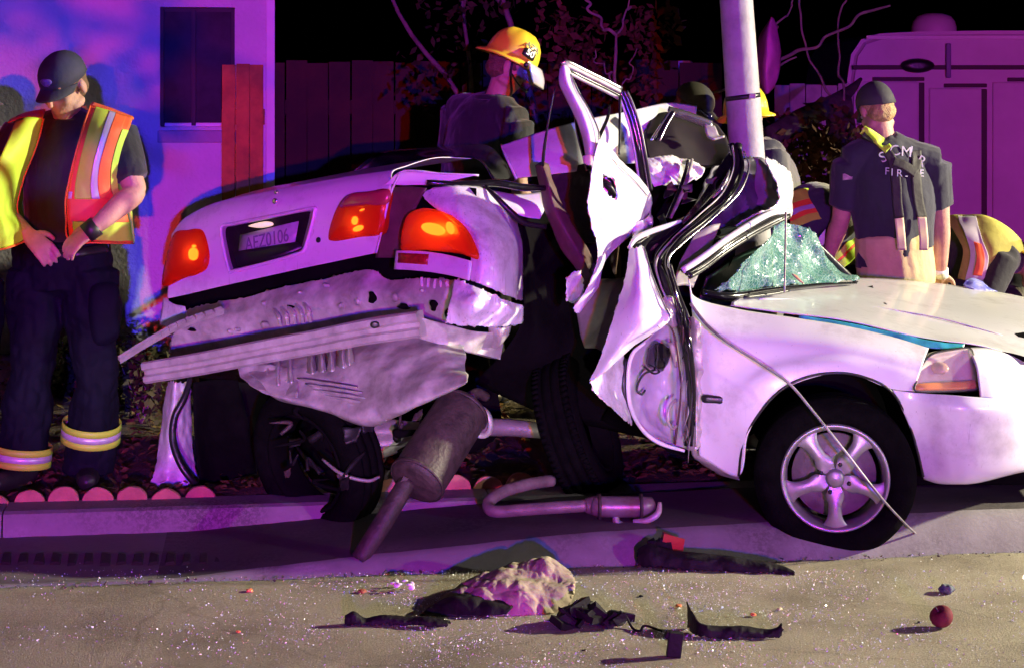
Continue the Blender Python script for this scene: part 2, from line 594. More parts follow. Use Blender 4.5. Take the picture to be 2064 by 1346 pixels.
# muddy tread print along the driveway dip
vs, fs = [], []
rt = random.Random(31)
for k in range(15):
    x = 2 + k * 33
    q = [G(x + a + rt.uniform(-2, 2), y + rt.uniform(-2, 2), 0) for a, y in ((0, 1141), (20, 1140), (23, 1118), (5, 1117))]
    i = len(vs)
    vs += [V((p.x, p.y, .0045)) for p in q] + [V((p.x, p.y, .011)) * 1.0 for p in [q[0].lerp(q[2], .12), q[1].lerp(q[3], .12), q[2].lerp(q[0], .12), q[3].lerp(q[1], .12)]]
    fs += [(i + 4, i + 5, i + 6, i + 7)] + [(i + j, i + (j + 1) % 4, i + 4 + (j + 1) % 4, i + 4 + j) for j in range(4)]
o = mesh("muddy_tread_marks", vs, fs, ground_mat("wet_mud", (0.02, 0.014, 0.013), (0.05, 0.035, 0.03), (0.03, 0.022, 0.02), 12, 60, 0.6, 0.004, 0.9), None, False)
o["kind"] = "stuff"
tag(o, "row of square muddy tyre tread marks in the gutter at the left", "mud marks")
# kerb with a rounded nose and cast joints
prof = [(0.66, -0.02), (0.63, -0.02), (0.635, 0.06), (0.645, 0.092), (0.665, 0.10), (0.80, 0.103), (0.80, -0.02)]
bm = bmesh.new()
s = -9.0
while s < 9.0:
    a = [bm.verts.new(RD(s + 0.003, t, z)) for t, z in prof]
    b = [bm.verts.new(RD(s + 1.797, t, z)) for t, z in prof]
    k = len(prof)
    for i in range(k):
        bm.faces.new((a[i], a[(i + 1) % k], b[(i + 1) % k], b[i]))
    bm.faces.new(a[::-1]); bm.faces.new(b)
    s += 1.8
bmesh.ops.recalc_face_normals(bm, faces=bm.faces)
struct(from_bm("kerb", bm, kerb_mat, smooth=False))
# yard soil, uneven
bm = bmesh.new()
nx, ny = 150, 70
g = []
for i in range(nx):
    row = []
    for j in range(ny):
        s = -9 + 18 * i / (nx - 1)
        t = 0.80 + 9.0 * (j / (ny - 1)) ** 1.7
        p = RD(s, t, 0)
        e = min(1, j / 4)
        p.z = 0.085 + e * (0.035 * noise.noise(p * 1.3) + 0.018 * noise.noise(p * 5) + 0.012 * abs(noise.noise(p * 17))) + 0.012 * t
        row.append(bm.verts.new(p))
    g.append(row)
for i in range(nx - 1):
    for j in range(ny - 1):
        bm.faces.new((g[i][j], g[i + 1][j], g[i + 1][j + 1], g[i][j + 1]))
o = struct(from_bm("yard_ground", bm, soil))
far = mesh("far_ground", [(-150, 12, 0.04), (150, 12, 0.04), (150, 260, 0.04), (-150, 260, 0.04)], [(0, 1, 2, 3)], soil, None, False)
struct(far)

# leaf litter and wood chips on the bed: too many to count
chip = mat("dry_leaf_litter", (0.07, 0.05, 0.018), 0.9, spec=.1, col2=(0.19, 0.15, 0.045), scale=30)
rng = random.Random(3)
vs, fs = [], []
for k in range(5200):
    s = rng.uniform(-2.6, 3.4); t = 0.86 + 3.2 * rng.random() ** 1.5
    p = RD(s, t, 0)
    p.z = 0.095 + 0.035 * noise.noise(p * 1.3) + 0.018 * noise.noise(p * 5) + 0.012 * abs(noise.noise(p * 17)) + 0.012 * t + rng.uniform(0.0, 0.012)
    a = rng.uniform(0, 6.28); l = rng.uniform(0.012, 0.035); w = l * rng.uniform(0.3, 0.7)
    d = V((math.cos(a), math.sin(a), rng.uniform(-.5, .5))) * l
    e = V((-math.sin(a), math.cos(a), rng.uniform(-.5, .5))) * w
    i = len(vs)
    vs += [p - d, p + e + V((0, 0, 0.006)), p + d, p - e]
    fs.append((i, i + 1, i + 2, i + 3))
o = mesh("leaf_litter", vs, fs, chip, None, False)
o["kind"] = "stuff"
tag(o, "dry yellow leaf litter and chips scattered over the garden bed", "leaf litter")

# terracotta scallop edging along the kerb
terracotta = mat("terracotta", (0.46, 0.20, 0.12), 0.8, var=0.2, scale=14, bump=0.3, bscale=60)
ORD = ["first", "second", "third", "fourth", "fifth", "sixth", "seventh", "eighth", "ninth", "tenth"]
def scallop(s, label, dz=0.0, tilt=0.0):
    bm = bmesh.new()
    n, r = 14, 0.058
    fr, bk = [], []
    pts = [(-r, -0.06)] + [(-r * math.cos(math.pi * k / n), r * 0.95 * math.sin(math.pi * k / n)) for k in range(n + 1)] + [(r, -0.06)]
    for t, lst in ((0.0, fr), (0.022, bk)):
        for a, h in pts:
            lst.append(bm.verts.new(RD(s + a, 0.79 + t + tilt * (h + .06), 0.096 + h + dz)))
    bm.faces.new(fr); bm.faces.new(bk[::-1])
    for i in range(len(fr) - 1):
        bm.faces.new((fr[i + 1], fr[i], bk[i], bk[i + 1]))
    bmesh.ops.recalc_face_normals(bm, faces=bm.faces)
    bmesh.ops.bevel(bm, geom=[e for e in bm.edges if len(e.link_faces) == 2 and e.calc_face_angle(0) > 1.0], offset=0.003, segments=1, affect='EDGES')
    o = from_bm("edging_tile", bm, terracotta, smooth=False)
    for v in o.data.vertices:
        v.co += noise.noise_vector(v.co * 30) * .004
    tag(o, label, "edging tile", "terracotta scallop edging along the kerb")
k = 0
for i in range(8):
    scallop(-1.98 + i * 0.127, "%s terracotta scallop edging tile from the left end of the kerb" % ORD[i], rng.uniform(-.014, .006), rng.uniform(-.25, .25))
for i in range(5):
    scallop(-0.37 + i * 0.127, "%s of the sunlit-orange scallop edging tiles right of the fallen muffler".replace("sunlit-orange", "brightly lit") % ORD[i], rng.uniform(-.004, .012), rng.uniform(-.1, .1))

# ------------------------------------------------------------------ house
stucco = mat("painted_stucco", (0.62, 0.60, 0.60), 0.9, var=0.10, scale=1.8, bump=0.9, bscale=45, spec=.2, detail=8)
trim_white = mat("white_trim", (0.72, 0.70, 0.70), 0.6, var=0.05)
dark_frame = mat("dark_window_frame", (0.05, 0.04, 0.05), 0.7, spec=.2)
pane_mat = mat("dark_window_pane", (0.022, 0.018, 0.03), 0.6, var=0.6, scale=3, spec=.15)
house = thing("house", "pale stucco house wall with a dark sliding window behind the vest man", "house", (-3.5, 10.5, 0))
HYY = 10.4
X0, X1, Z0, Z1 = P(326, 0, HYY).x, P(474, 0, HYY).x, P(0, 256, HYY).z, P(0, 16, HYY).z
bm = bmesh.new()
xr = P(541, 0, HYY).x
xs, zs = [-9, X0, X1, xr], [-0.1, Z0, Z1, 3.6]
for i in range(3):
    for j in range(3):
        if i == 1 and j == 1:
            continue
        bm.faces.new([bm.verts.new((x, HYY, z)) for x, z in ((xs[i], zs[j]), (xs[i + 1], zs[j]), (xs[i + 1], zs[j + 1]), (xs[i], zs[j + 1]))])
bmesh.ops.remove_doubles(bm, verts=bm.verts, dist=1e-4)
for f in [((X0, Z0), (X0, Z1)), ((X0, Z1), (X1, Z1)), ((X1, Z1), (X1, Z0)), ((X1, Z0), (X0, Z0))]:
    (a, b), (c, d) = f
    bm.faces.new([bm.verts.new(p) for p in ((a, HYY, b), (c, HYY, d), (c, HYY + .09, d), (a, HYY + .09, b))])
bm.faces.new([bm.verts.new(p) for p in ((xr, HYY, -.1), (xr, HYY + 6, -.1), (xr, HYY + 6, 3.6), (xr, HYY, 3.6))])
bmesh.ops.remove_doubles(bm, verts=bm.verts, dist=1e-4)
from_bm("wall", bm, stucco, house, smooth=False)
box("corner_trim", ((xr + 0.012), HYY - 0.012, 1.75), (0.05, 0.05, 3.7), trim_white, house, bevel=0.004)
def window():
    w = box("window", ((X0 + X1) / 2, HYY + 0.075, (Z0 + Z1) / 2), (X1 - X0 - 0.004, 0.02, Z1 - Z0 - 0.004), dark_frame, house)
    cx = P(392, 0, HYY).x
    for a, b in ((X0 + 0.02, cx - 0.014), (cx + 0.014, X1 - 0.02)):
        box("pane", ((a + b) / 2, HYY + 0.060, (Z0 + Z1) / 2), (b - a, 0.008, Z1 - Z0 - 0.05), pane_mat, w)
    for x in (X0 + 0.01, X1 - 0.01):
        box("frame", (x, HYY + 0.045, (Z0 + Z1) / 2), (0.022, 0.05, Z1 - Z0 - 0.01), dark_frame, w, bevel=0.003)
    box("frame", (cx, HYY + 0.045, (Z0 + Z1) / 2), (0.026, 0.045, Z1 - Z0 - 0.012), dark_frame, w, bevel=0.003)
    box("frame", ((X0 + X1) / 2, HYY + 0.045, Z0 + 0.012), (X1 - X0 - 0.05, 0.04, 0.022), trim_white, w, bevel=0.003)
    box("sill", ((X0 + X1) / 2, HYY - 0.03, Z0 - 0.055), (X1 - X0 + 0.02, 0.08, 0.07), mat("sill_paint", (0.30, 0.26, 0.32), 0.6, var=0.15), w, bevel=0.006)
window()
# the house stands parallel to the street
_rot = Matrix.Translation((xr, HYY, 0)) @ Matrix.Rotation(math.atan(SL), 4, 'Z') @ Matrix.Translation((-xr, -HYY, 0))
for ch in house.children_recursive:
    ch.data.transform(_rot)

# ------------------------------------------------------------------ fences: every board is a part
glow_wood = mat("red_glow_board", (0.46, 0.155, 0.03), 0.75, var=0.35, scale=5, bump=0.3, bscale=25)
brown_wood = mat("brown_fence_board", (0.030, 0.012, 0.003), 0.8, var=0.45, scale=4, bump=0.4, bscale=25)
def fence(name, label, x0, x1, Y, top, w, m, slope=0.0):
    f = thing(name, label, "fence", ((x0 + x1) / 2, Y, 0.1))
    n = int(round((x1 - x0) / w))
    for i in range(n):
        x = x0 + (i + 0.5) * w
        y = Y + slope * (x - x0) + rng.uniform(-.006, .006)
        h = top + rng.uniform(-.012, .012)
        box("board", (x, y, 0.05 + h / 2), (w - rng.uniform(0.003, 0.007), 0.02, h), m, f, rot=Matrix.Rotation(rng.uniform(-.006, .006), 3, 'Y'), bevel=0.002)
    for z in (0.4, top - 0.25):
        box("rail", ((x0 + x1) / 2, Y + 0.035 + slope * (x1 - x0) / 2, z), (x1 - x0, 0.04, 0.09), m, f, rot=Matrix.Rotation(math.atan(slope), 3, 'Z'))
    return f
a, b = P(446, 0, 10.2).x, P(531, 0, 10.2).x
fence("glow_boards", "narrow boards coloured for the red glow at the corner of the house", a, b, 10.2, 1.74, (b - a) / 3, glow_wood)  # red of the boards stands in for the orange glow on the wall corner
fence("wooden_fence", "dark brown board fence behind the helmeted firefighter", P(531, 0, 11.6).x, P(1455, 0, 11.6).x, 11.6, 1.78, 0.142, brown_wood)
grey_wood = mat("grey_fence_board", (0.30, 0.25, 0.25), 0.8, var=0.3, scale=4, bump=0.4, bscale=25)
fence("picket_fence", "weathered grey board fence right of the lamp post", P(1560, 0, 12.4).x, P(1712, 0, 12.4).x, 12.4, 1.63, 0.11, grey_wood)

# ------------------------------------------------------------------ camper trailer far right
camper_paint = mat("camper_skin", (0.58, 0.52, 0.56), 0.55, var=0.08, scale=2, bump=0.12, bscale=12)
camper_dark = mat("camper_seam", (0.06, 0.03, 0.045), 0.7)
camper = thing("camper_trailer", "pale camper trailer with ribbed panels behind the firefighter in suspenders", "trailer", (4.3, 15.5, 0))
CY = 15.0
outline = [(1708, 600), (1708, 330), (1710, 160), (1718, 110), (1738, 80), (1775, 68), (1850, 64), (2000, 62), (2200, 62), (2420, 66), (2420, 600)]
bm = bmesh.new()
fr = [bm.verts.new(P(x, y, CY)) for x, y in outline]
bk = [bm.verts.new(P(x, y, CY) + V((0, 2.2, 0))) for x, y in outline]
bm.faces.new(fr); bm.faces.new(bk[::-1])
for i in range(len(fr)):
    j = (i + 1) % len(fr)
    bm.faces.new((fr[i], bk[i], bk[j], fr[j]))
bmesh.ops.recalc_face_normals(bm, faces=bm.faces)
bmesh.ops.bevel(bm, geom=[e for e in bm.edges if abs(e.verts[0].co.y - e.verts[1].co.y) < .01], offset=0.05, segments=3, affect='EDGES')
from_bm("body", bm, camper_paint, camper, smooth=False)
def cpx(x0, y0, x1, y1, d, off=0.012):
    a, b = P(x0, y0, CY), P(x1, y1, CY)
    return ((a.x + b.x) / 2, CY - off, (a.z + b.z) / 2), (abs(a.x - b.x), d, abs(a.z - b.z))
c, s_ = cpx(1718, 132, 2420, 141, 0.03); box("belt_rail", c, s_, camper_dark, camper, bevel=0.008)
c, s_ = cpx(1745, 72, 2420, 80, 0.03); box("gutter_rail", c, s_, trim_white, camper, bevel=0.008)
for (x0, x1, xt) in ((1728, 1852, 165), (1872, 1978, 178), (2000, 2110, 166), (2130, 2260, 178)):
    c, s_ = cpx(x0, xt, x1, 590, 0.04, 0.0)
    pp = box("panel", c, s_, camper_paint, camper, bevel=0.016)
    c, s_ = cpx(x1 - 1, xt + 2, x1 + 11, 590, 0.03, 0.0)
    box("seam", c, s_, camper_dark, camper, bevel=0.008)
    c, s_ = cpx(x0 + 30, xt - 9, x1 + 11, xt - 1, 0.03, 0.0)
    box("seam", c, s_, camper_dark, camper, bevel=0.008)
c = P(1850, 133, CY - 0.05)
pillow("marker_lamp", [c + V((math.cos(a) * 0.14, 0, math.sin(a) * 0.06)) for a in [k * math.pi / 6 for k in range(12)]], V((0, -1, 0)), black_plastic, camper, 0.03, 0.03)
c, s_ = cpx(1905, 88, 1915, 158, 0.03, 0.03); box("latch", c, s_, mat("latch_grey", (0.15, 0.12, 0.25), 0.5), camper, bevel=0.01)
bm = bmesh.new()
cc = P(1882, 62, CY + 1.0)
lathe_bm(bm, [(0.20, -0.02), (0.20, 0.03), (0.185, 0.08), (0.15, 0.125), (0.08, 0.15), (0.001, 0.155)], cc, (0, 0, 1), 28)
from_bm("roof_vent", bm, camper_paint, camper)

# ------------------------------------------------------------------ trees and shrubs behind
bark = mat("bark", (0.14, 0.10, 0.09), 0.85, var=0.4, scale=12, bump=0.5, bscale=40)
leaf_dark = mat("dark_leaves", (0.022, 0.022, 0.009), 0.75, spec=.2, col2=(0.055, 0.045, 0.018), scale=6)
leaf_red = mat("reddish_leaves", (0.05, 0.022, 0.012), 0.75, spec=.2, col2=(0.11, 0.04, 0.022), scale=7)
def leaves(name, clusters, per, size, m, parent, seed=1):
    rg = random.Random(seed)
    vs, fs = [], []
    for c, rad in clusters:
        for _ in range(per):
            d = V((rg.gauss(0, 1), rg.gauss(0, 1), rg.gauss(0, 1)))
            d = d.normalized() * (rg.random() ** 0.5) * rad
            p = c + d
            a = V((rg.uniform(-1, 1), rg.uniform(-1, 1), rg.uniform(-1, 0.3))).normalized()
            b = a.orthogonal().normalized()
            b = Matrix.Rotation(rg.uniform(0, 6.28), 3, a) @ b
            l = size * rg.uniform(0.6, 1.4)
            i = len(vs)
            vs += [p, p + a * l * .5 + b * l * .28, p + a * l, p + a * l * .5 - b * l * .28]
            fs.append((i, i + 1, i + 2, i + 3))
    return mesh(name, vs, fs, m, parent, False)

def grow(bm, p, d, l, r, depth, rg, tips):
    pts, rr = [p], [r]
    q, dd = p.copy(), d.copy()
    for k in range(4):
        dd = (dd + V((rg.gauss(0, .18), rg.gauss(0, .18), rg.gauss(0, .12)))).normalized()
        q = q + dd * l / 4
        pts.append(q.copy()); rr.append(r * (1 - 0.12 * (k + 1)))
    tube_bm(bm, pts, rr, 6, 7)
    if depth == 0:
        tips.append(q)
        return
    for k in range(rg.choice((2, 3))):
        nd = (dd + V((rg.uniform(-.9, .9), rg.uniform(-.7, .7), rg.uniform(-.3, .6)))).normalized()
        grow(bm, q if k else pts[3], nd, l * rg.uniform(.55, .8), r * .55, depth - 1, rg, tips)
    tips.append(q)

def tree(name, label, base, h, r, seed, lm, per, crown_r, leaf=0.07, depth=3, extra=()):
    t = thing(name, label, "tree", base)
    rg = random.Random(seed)
    bm = bmesh.new()
    tips = []
    grow(bm, V(base), V((rg.uniform(-.1, .1), 0, 1)), h, r, depth, rg, tips)
    from_bm("trunk", bm, bark, t)
    leaves("crown", [(p, crown_r) for p in tips] + list(extra), per, leaf, lm, t, seed)
    return t
tree("garden_tree", "dark leafy tree above the raised car door", (P(1240, 0, 10.6).x, 10.6, 0.1), 1.45, 0.05, 5, leaf_dark, 130, 0.30, 0.06)
tree("garden_tree", "dark tree behind the fence left of the yellow helmet", (P(760, 0, 13.2).x, 13.2, 0.1), 1.7, 0.06, 11, leaf_dark, 130, 0.32, 0.06)
# bare tree right of the post: fallen trunk and red-lit limbs
dark_bark = mat("dark_bark", (0.05, 0.035, 0.035), 0.9, var=0.5, scale=12, bump=0.7, bscale=30)
bt = thing("bare_tree", "leaning bare tree with long thin limbs behind the lamp post", "tree", P(1700, 700, 10.3))
bm = bmesh.new()
tube_bm(bm, [(1555, 275, 9.7), (1620, 240, 9.9), (1680, 208, 10.1), (1715, 182, 10.3), (1735, 160, 10.5)], [0.06, 0.065, 0.05, 0.03, 0.01], 9)
tube_bm(bm, [(1690, 205, 10.1), (1700, 320, 10.3), (1690, 500, 10.4), (1700, 760, 10.4)], [0.08, 0.09, 0.10, 0.12], 9)
from_bm("trunk", bm, dark_bark, bt)
def wob(pts):
    q = crom([tov(p) for p in pts], 10)
    return [p + V((rng.uniform(-1, 1), rng.uniform(-1, 1), rng.uniform(-1, 1))) * .022 for p in q]
pale_bark = mat("pale_bare_bark", (0.20, 0.13, 0.12), 0.8, var=0.3, scale=15, bump=0.3)
for pts, r0 in (([(1575, 130, 9.9), (1640, 88, 9.9), (1710, 50, 9.9), (1790, 5, 9.9)], 0.016), ([(1425, 200, 9.8), (1470, 172, 9.8), (1540, 142, 9.85), (1600, 118, 9.9)], 0.013),
                ([(1690, 205, 10.1), (1640, 140, 10), (1612, 60, 10), (1615, -30, 10)], 0.012), ([(1700, 200, 10.1), (1690, 120, 10.2), (1693, 40, 10.2), (1700, -30, 10.2)], 0.012),
                ([(1555, 60, 9.9), (1585, 20, 9.9), (1600, -20, 9.9)], 0.010), ([(1565, 118, 9.9), (1540, 145, 9.9), (1500, 172, 9.9)], 0.009)):
    tube("branch", wob(pts), [r0 * .62] * 3 + [r0 * .5] * 6 + [r0 * .3], pale_bark, bt, 7)
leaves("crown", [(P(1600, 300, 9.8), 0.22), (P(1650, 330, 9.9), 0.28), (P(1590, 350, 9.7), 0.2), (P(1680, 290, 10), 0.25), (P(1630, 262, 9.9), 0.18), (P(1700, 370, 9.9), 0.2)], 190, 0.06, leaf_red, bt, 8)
# purple-lit twigs left of the post belong to a small bare shrub
tw = thing("bare_shrub", "small forked bare shrub behind the raised door frame", "shrub", P(1240, 560, 9.6))
for pts, r0 in (([(1245, 560, 9.6), (1248, 330, 9.6), (1240, 170, 9.6), (1236, 75, 9.6)], 0.017), ([(1236, 75, 9.6), (1215, 45, 9.6), (1190, 10, 9.6), (1180, -20, 9.6)], 0.014),
                ([(1236, 75, 9.6), (1260, 40, 9.6), (1275, 5, 9.6)], 0.009), ([(1240, 170, 9.6), (1215, 130, 9.6), (1195, 105, 9.6)], 0.008), ([(1240, 190, 9.6), (1268, 150, 9.6), (1290, 95, 9.6)], 0.007)):
    tube("branch", wob(pts), [r0 * .7] * 3 + [r0 * .55] * 6 + [r0 * .35], pale_bark, tw, 7)
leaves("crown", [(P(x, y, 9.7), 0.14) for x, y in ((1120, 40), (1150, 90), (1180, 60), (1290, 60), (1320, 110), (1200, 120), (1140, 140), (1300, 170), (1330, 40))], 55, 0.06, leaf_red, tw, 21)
# low shrubs by the house wall
def shrub(label, px, Y, w, h, seed, m):
    b = P(px, 0, Y); b.z = 0.12
    t = thing("low_shrub", label, "shrub", b, "low shrubs in the garden bed")
    bm = bmesh.new()
    rg = random.Random(seed)
    tips = []
    for k in range(5):
        d = V((rg.uniform(-.6, .6), rg.uniform(-.4, .4), 1)).normalized()
        tube_bm(bm, [b, b + d * h * .5, b + d * h + V((rg.uniform(-.05, .05), 0, 0))], [0.008, 0.006, 0.003], 5)
        tips += [b + d * h * .5, b + d * h * .9]
    from_bm("stem", bm, bark, t)
    leaves("foliage", [(p, w * .45) for p in tips], 60, 0.05, m, t, seed)
shrub("low dark shrub between the vest man and the wrecked trunk", 285, 8.2, 0.35, 0.28, 3, leaf_dark)
shrub("low shrub at the foot of the house wall behind the vest man", 200, 9.3, 0.3, 0.22, 4, leaf_dark)
shrub("low shrub seen between the legs of the vest man", 100, 8.9, 0.3, 0.2, 6, leaf_dark)
# pink cloth caught in the branches
pink = mat("pink_cloth", (0.62, 0.10, 0.42), 0.7, var=0.2, scale=8, bump=0.2, bscale=20)
o = patch("hanging_cloth", [[(1552, 38, 9.85), (1554, 36, 9.8), (1557, 38, 9.85)], [(1532, 72, 9.9), (1548, 68, 9.72), (1568, 74, 9.85)], [(1524, 110, 9.9), (1548, 110, 9.68), (1574, 108, 9.85)],
          [(1524, 150, 9.9), (1545, 152, 9.72), (1572, 140, 9.85)], [(1534, 186, 9.9), (1546, 190, 9.82), (1560, 176, 9.85)]], pink, None, 20, 26, 0.004, 0.012, 9, 4)
tag(o, "pink cloth bag hanging from a branch right of the lamp post", "cloth")
# pale shed roof edge between the leaves, blue light tinted into its colour
shed = thing("garden_shed", "blue-lit edge of a low shed roof behind the tree", "shed", P(1345, 700, 12.9))
def shedbox(n, x0, y0, x1, y1, Y, d, m):
    a, b = P(x0, y0, Y), P(x1, y1, Y)
    box(n, ((a.x + b.x) / 2, Y + d / 2, (a.z + b.z) / 2), (abs(a.x - b.x), d, abs(a.z - b.z)), m, shed, bevel=0.008)
shedbox("roof", 1298, 123, 1396, 147, 12.8, 1.2, mat("blue_light_shed_roof", (0.30, 0.33, 0.50), 0.6))
shedbox("wall", 1308, 147, 1390, 590, 12.9, 1.0, brown_wood)

# added unseen tree behind the camera, its leaves placed to dapple the house wall
stt = thing("dapple_tree", "added unseen tree behind the camera that dapples the light on the house wall", "tree", (-3.0, -2.4, 0))
bm = bmesh.new()
tube_bm(bm, [V((-3.0, -2.4, -.02)), V((-2.95, -2.4, 1.0)), V((-3.05, -2.4, 2.2)), V((-2.9, -2.4, 3.4))], [.14, .12, .11, .07], 12)
from_bm("trunk", bm, bark, stt)
tube("branch", [V((-3.0, -2.4, 1.9)), V((-2.0, -2.3, 2.2)), V((-1.0, -2.1, 2.1)), V((0.0, -2.0, 1.9)), V((.45, -1.95, 1.75))], [.05, .04, .03, .018, .008], bark, stt, 8)
leaves("crown", [(V((.02, -2.0, 1.78)), .13), (V((-.14, -2.05, 1.92)), .14), (V((.10, -1.95, 1.66)), .08), (V((.16, -2.0, 1.92)), .12), (V((-.45, -2.1, 1.95)), .25), (V((-1.1, -2.1, 2.2)), .4), (V((-2.0, -2.3, 2.5)), .5), (V((-2.9, -2.4, 3.3)), .6)], 24, .10, leaf_dark, stt, 15)

# ------------------------------------------------------------------ steel lamp post
post = thing("lamp_post", "grey steel lamp post the white car is wrapped around", "lamp post", P(1546, 905, 7.75))
galv = mat("weathered_steel_post", (0.34, 0.32, 0.33), 0.65, metal=0.0, var=0.22, scale=9, bump=0.2, bscale=40, rvar=0.12)
PB, PT = P(1546, 912, 7.75), P(1484, 0, 7.75)
d = (PT - PB).normalized()
bm = bmesh.new()
lathe_bm(bm, [(0.086, 0), (0.084, 0.4), (0.078, 1.2), (0.072, 1.9), (0.066, 3.0), (0.056, 5.5)], PB, d, 40)
from_bm("pole", bm, galv, post)
bm = bmesh.new()
bmesh.ops.create_cube(bm, size=1)
bmesh.ops.scale(bm, vec=(0.3, 0.3, 0.025), verts=bm.verts)
bmesh.ops.translate(bm, vec=PB + V((0, 0, 0.02)), verts=bm.verts)
from_bm("base_plate", bm, galv, post, False)
zc = PB + d * ((P(1500, 196, 7.7).z - PB.z) / d.z)
bm = bmesh.new()
ax = (d + V((0.10, 0, 0))).normalized()
lathe_bm(bm, [(0.073, -0.010), (0.0765, -0.010), (0.0765, 0.010), (0.073, 0.010)], zc, V((-0.13, 0.0, 1)), 40, True)
from_bm("strap", bm, black_plastic, post)
box("strap_buckle", zc + V((0.03, -0.076, 0.004)), (0.03, 0.012, 0.022), dull_metal, post, bevel=0.003)
# ================================================================== THE WRECKED CAR
car = thing("wrecked_car", "white sedan crushed and folded around the lamp post", "car", (0.6, 7.0, 0.0))
PA = P(340, 520, 7.45); PBk = P(960, 470, 6.55)
FW = V((0.57, 0.82, 0)).normalized()            # heading of the broken rear half
TP = Plane(PA, PBk, PA + V((0, 0, 0.3)) + FW * 0.05)
T = TP.at
def Tr(pts, b=0.0):
    return [T(x, y, b) for x, y in pts]

# --- trunk lid with number plate recess
rec = [(446, 460), (470, 452), (550, 436), (628, 421), (634, 428), (624, 470), (614, 502), (600, 512), (540, 530), (470, 547), (462, 546), (452, 508)]
def inside(px, py, poly):
    c = False
    j = len(poly) - 1
    for i in range(len(poly)):
        xi, yi = poly[i]; xj, yj = poly[j]
        if (yi > py) != (yj > py) and px < (xj - xi) * (py - yi) / (yj - yi) + xi:
            c = not c
        j = i
    return c
def topx(p):
    return CX + FOC * p.x / p.y, HY + FOC * (EYE - p.z) / p.y
crease = Tr([(348, 470), (374, 440), (436, 412), (536, 391), (668, 366), (792, 347)], -0.05)
lid_rows = [[p + FW * 0.52 + V((0, 0, 0.035)) for p in crease], [p + FW * 0.28 + V((0, 0, 0.045)) for p in crease], [p + FW * 0.08 + V((0, 0, 0.018)) for p in crease],
            crease,
            Tr([(346, 486), (376, 460), (440, 434), (540, 414), (668, 390), (789, 372)], -0.012),
            Tr([(343, 520), (382, 498), (445, 475), (543, 455), (667, 430), (783, 405)], 0.0),
            Tr([(340, 560), (385, 545), (455, 525), (550, 503), (660, 480), (772, 455)], 0.0),
            Tr([(338, 602), (385, 592), (466, 573), (560, 552), (640, 535), (757, 511)], -0.012)]
patch("trunk_lid", lid_rows, paint, car, 110, 90, 0.003, 0.0025, 5, 2, hole=lambda p: p.y < 7.5 and inside(*topx(p), rec))
lid = [o for o in car.children if o.name.startswith("trunk_lid")][0]
# rolled rim, recess walls, back
rim = crom(Tr(rec, 0.003), 64, True)
bm = bmesh.new(); tube_bm(bm, rim + [rim[0]], 0.0075, 8, ctrl=False, caps=False)
from_bm("plate_recess_rim", bm, paint, lid)
inn = crom(Tr(rec, -0.045), 64, True)
cI = sum(inn, V()) / 64
inn = [cI + (p - cI) * 0.9 for p in inn]
vs = rim + inn + [cI]
fs = [(i, (i + 1) % 64, 64 + (i + 1) % 64, 64 + i) for i in range(64)] + [(64 + i, 64 + (i + 1) % 64, 128) for i in range(64)]
o = mesh("plate_recess", vs[:128], fs[:64], paint, lid)
mesh("plate_backing", [p + TP.n * .0 for p in inn] + [cI], [(i, (i + 1) % 64, 64) for i in range(64)], matte_black, lid)
plate_m = mat("number_plate", (0.42, 0.40, 0.47), 0.4, var=0.2, scale=14)
plate_q = [(484, 474), (602, 446), (593, 496), (479, 524)]
pq = Tr(plate_q, -0.030)
plate = pillow("number_plate", pq, TP.n, plate_m, lid, 0.002, 0.001, smooth_curve=False, rings=2)
tx = (pq[1] - pq[0]).normalized(); ty = (pq[0] - pq[3]).normalized(); ty = (ty - tx * ty.dot(tx)).normalized()
pc = sum(pq, V()) / 4 + TP.n * 0.003
text_mesh("plate_number", "AEZ0106", 0.078, basis(pc, tx * 0.80, ty, tx.cross(ty)), mat("plate_ink", (0.17, 0.15, 0.23), 0.5), plate)
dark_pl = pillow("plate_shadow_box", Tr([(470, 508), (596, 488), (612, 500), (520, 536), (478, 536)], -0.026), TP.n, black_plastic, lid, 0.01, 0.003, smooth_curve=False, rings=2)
pillow("plate_lamp", Tr([(500, 456), (522, 449), (540, 447), (543, 454), (520, 459)], -0.022), TP.n, mat("plate_lamp_lens", (0.9, 0.75, 0.5), 0.3, emit=(1, .8, .5), estr=.7), lid, 0.02, 0.006, 20, 3)
# lock and emblem
for (x, y, r, m_) in ((641, 484, 0.011, black_plastic), (553, 406, 0.012, chrome), (556, 388, 0.008, chrome)):
    c = T(x, y, 0.004)
    u = TP.n.orthogonal().normalized(); w = TP.n.cross(u)
    pillow("trunk_lock" if m_ is black_plastic else "emblem", [c + u * math.cos(a) * r + w * math.sin(a) * r for a in [k * math.pi / 5 for k in range(10)]], TP.n, m_, lid, 0.006, 0.003, 20, 3)
# torn upturned lip at the right end of the lid
patch("torn_lid_edge", [[T(775, 372, .0), T(800, 350, .0), T(815, 344, .0)], [T(790, 372, -.01), T(830, 352, -.03), T(860, 346, -.05)], [T(815, 374, -.03), T(870, 362, -.06), T(915, 352, -.1)], [T(868, 374, -.06), T(915, 364, -.1), T(965, 354, -.15)]],
      mat("pink_reflecting_paint", (0.74, 0.72, 0.74), 0.3, coat=.5), car, 20, 20, 0.004, 0.005, 9, 3)
tube("torn_edge_strip", [T(758, 511, .004), T(772, 455, .006), T(783, 405, .008), T(798, 366, .008), T(815, 345, .004), T(880, 350, -.06), T(965, 354, -.15)], 0.0045, wreck_paint, car, 6)

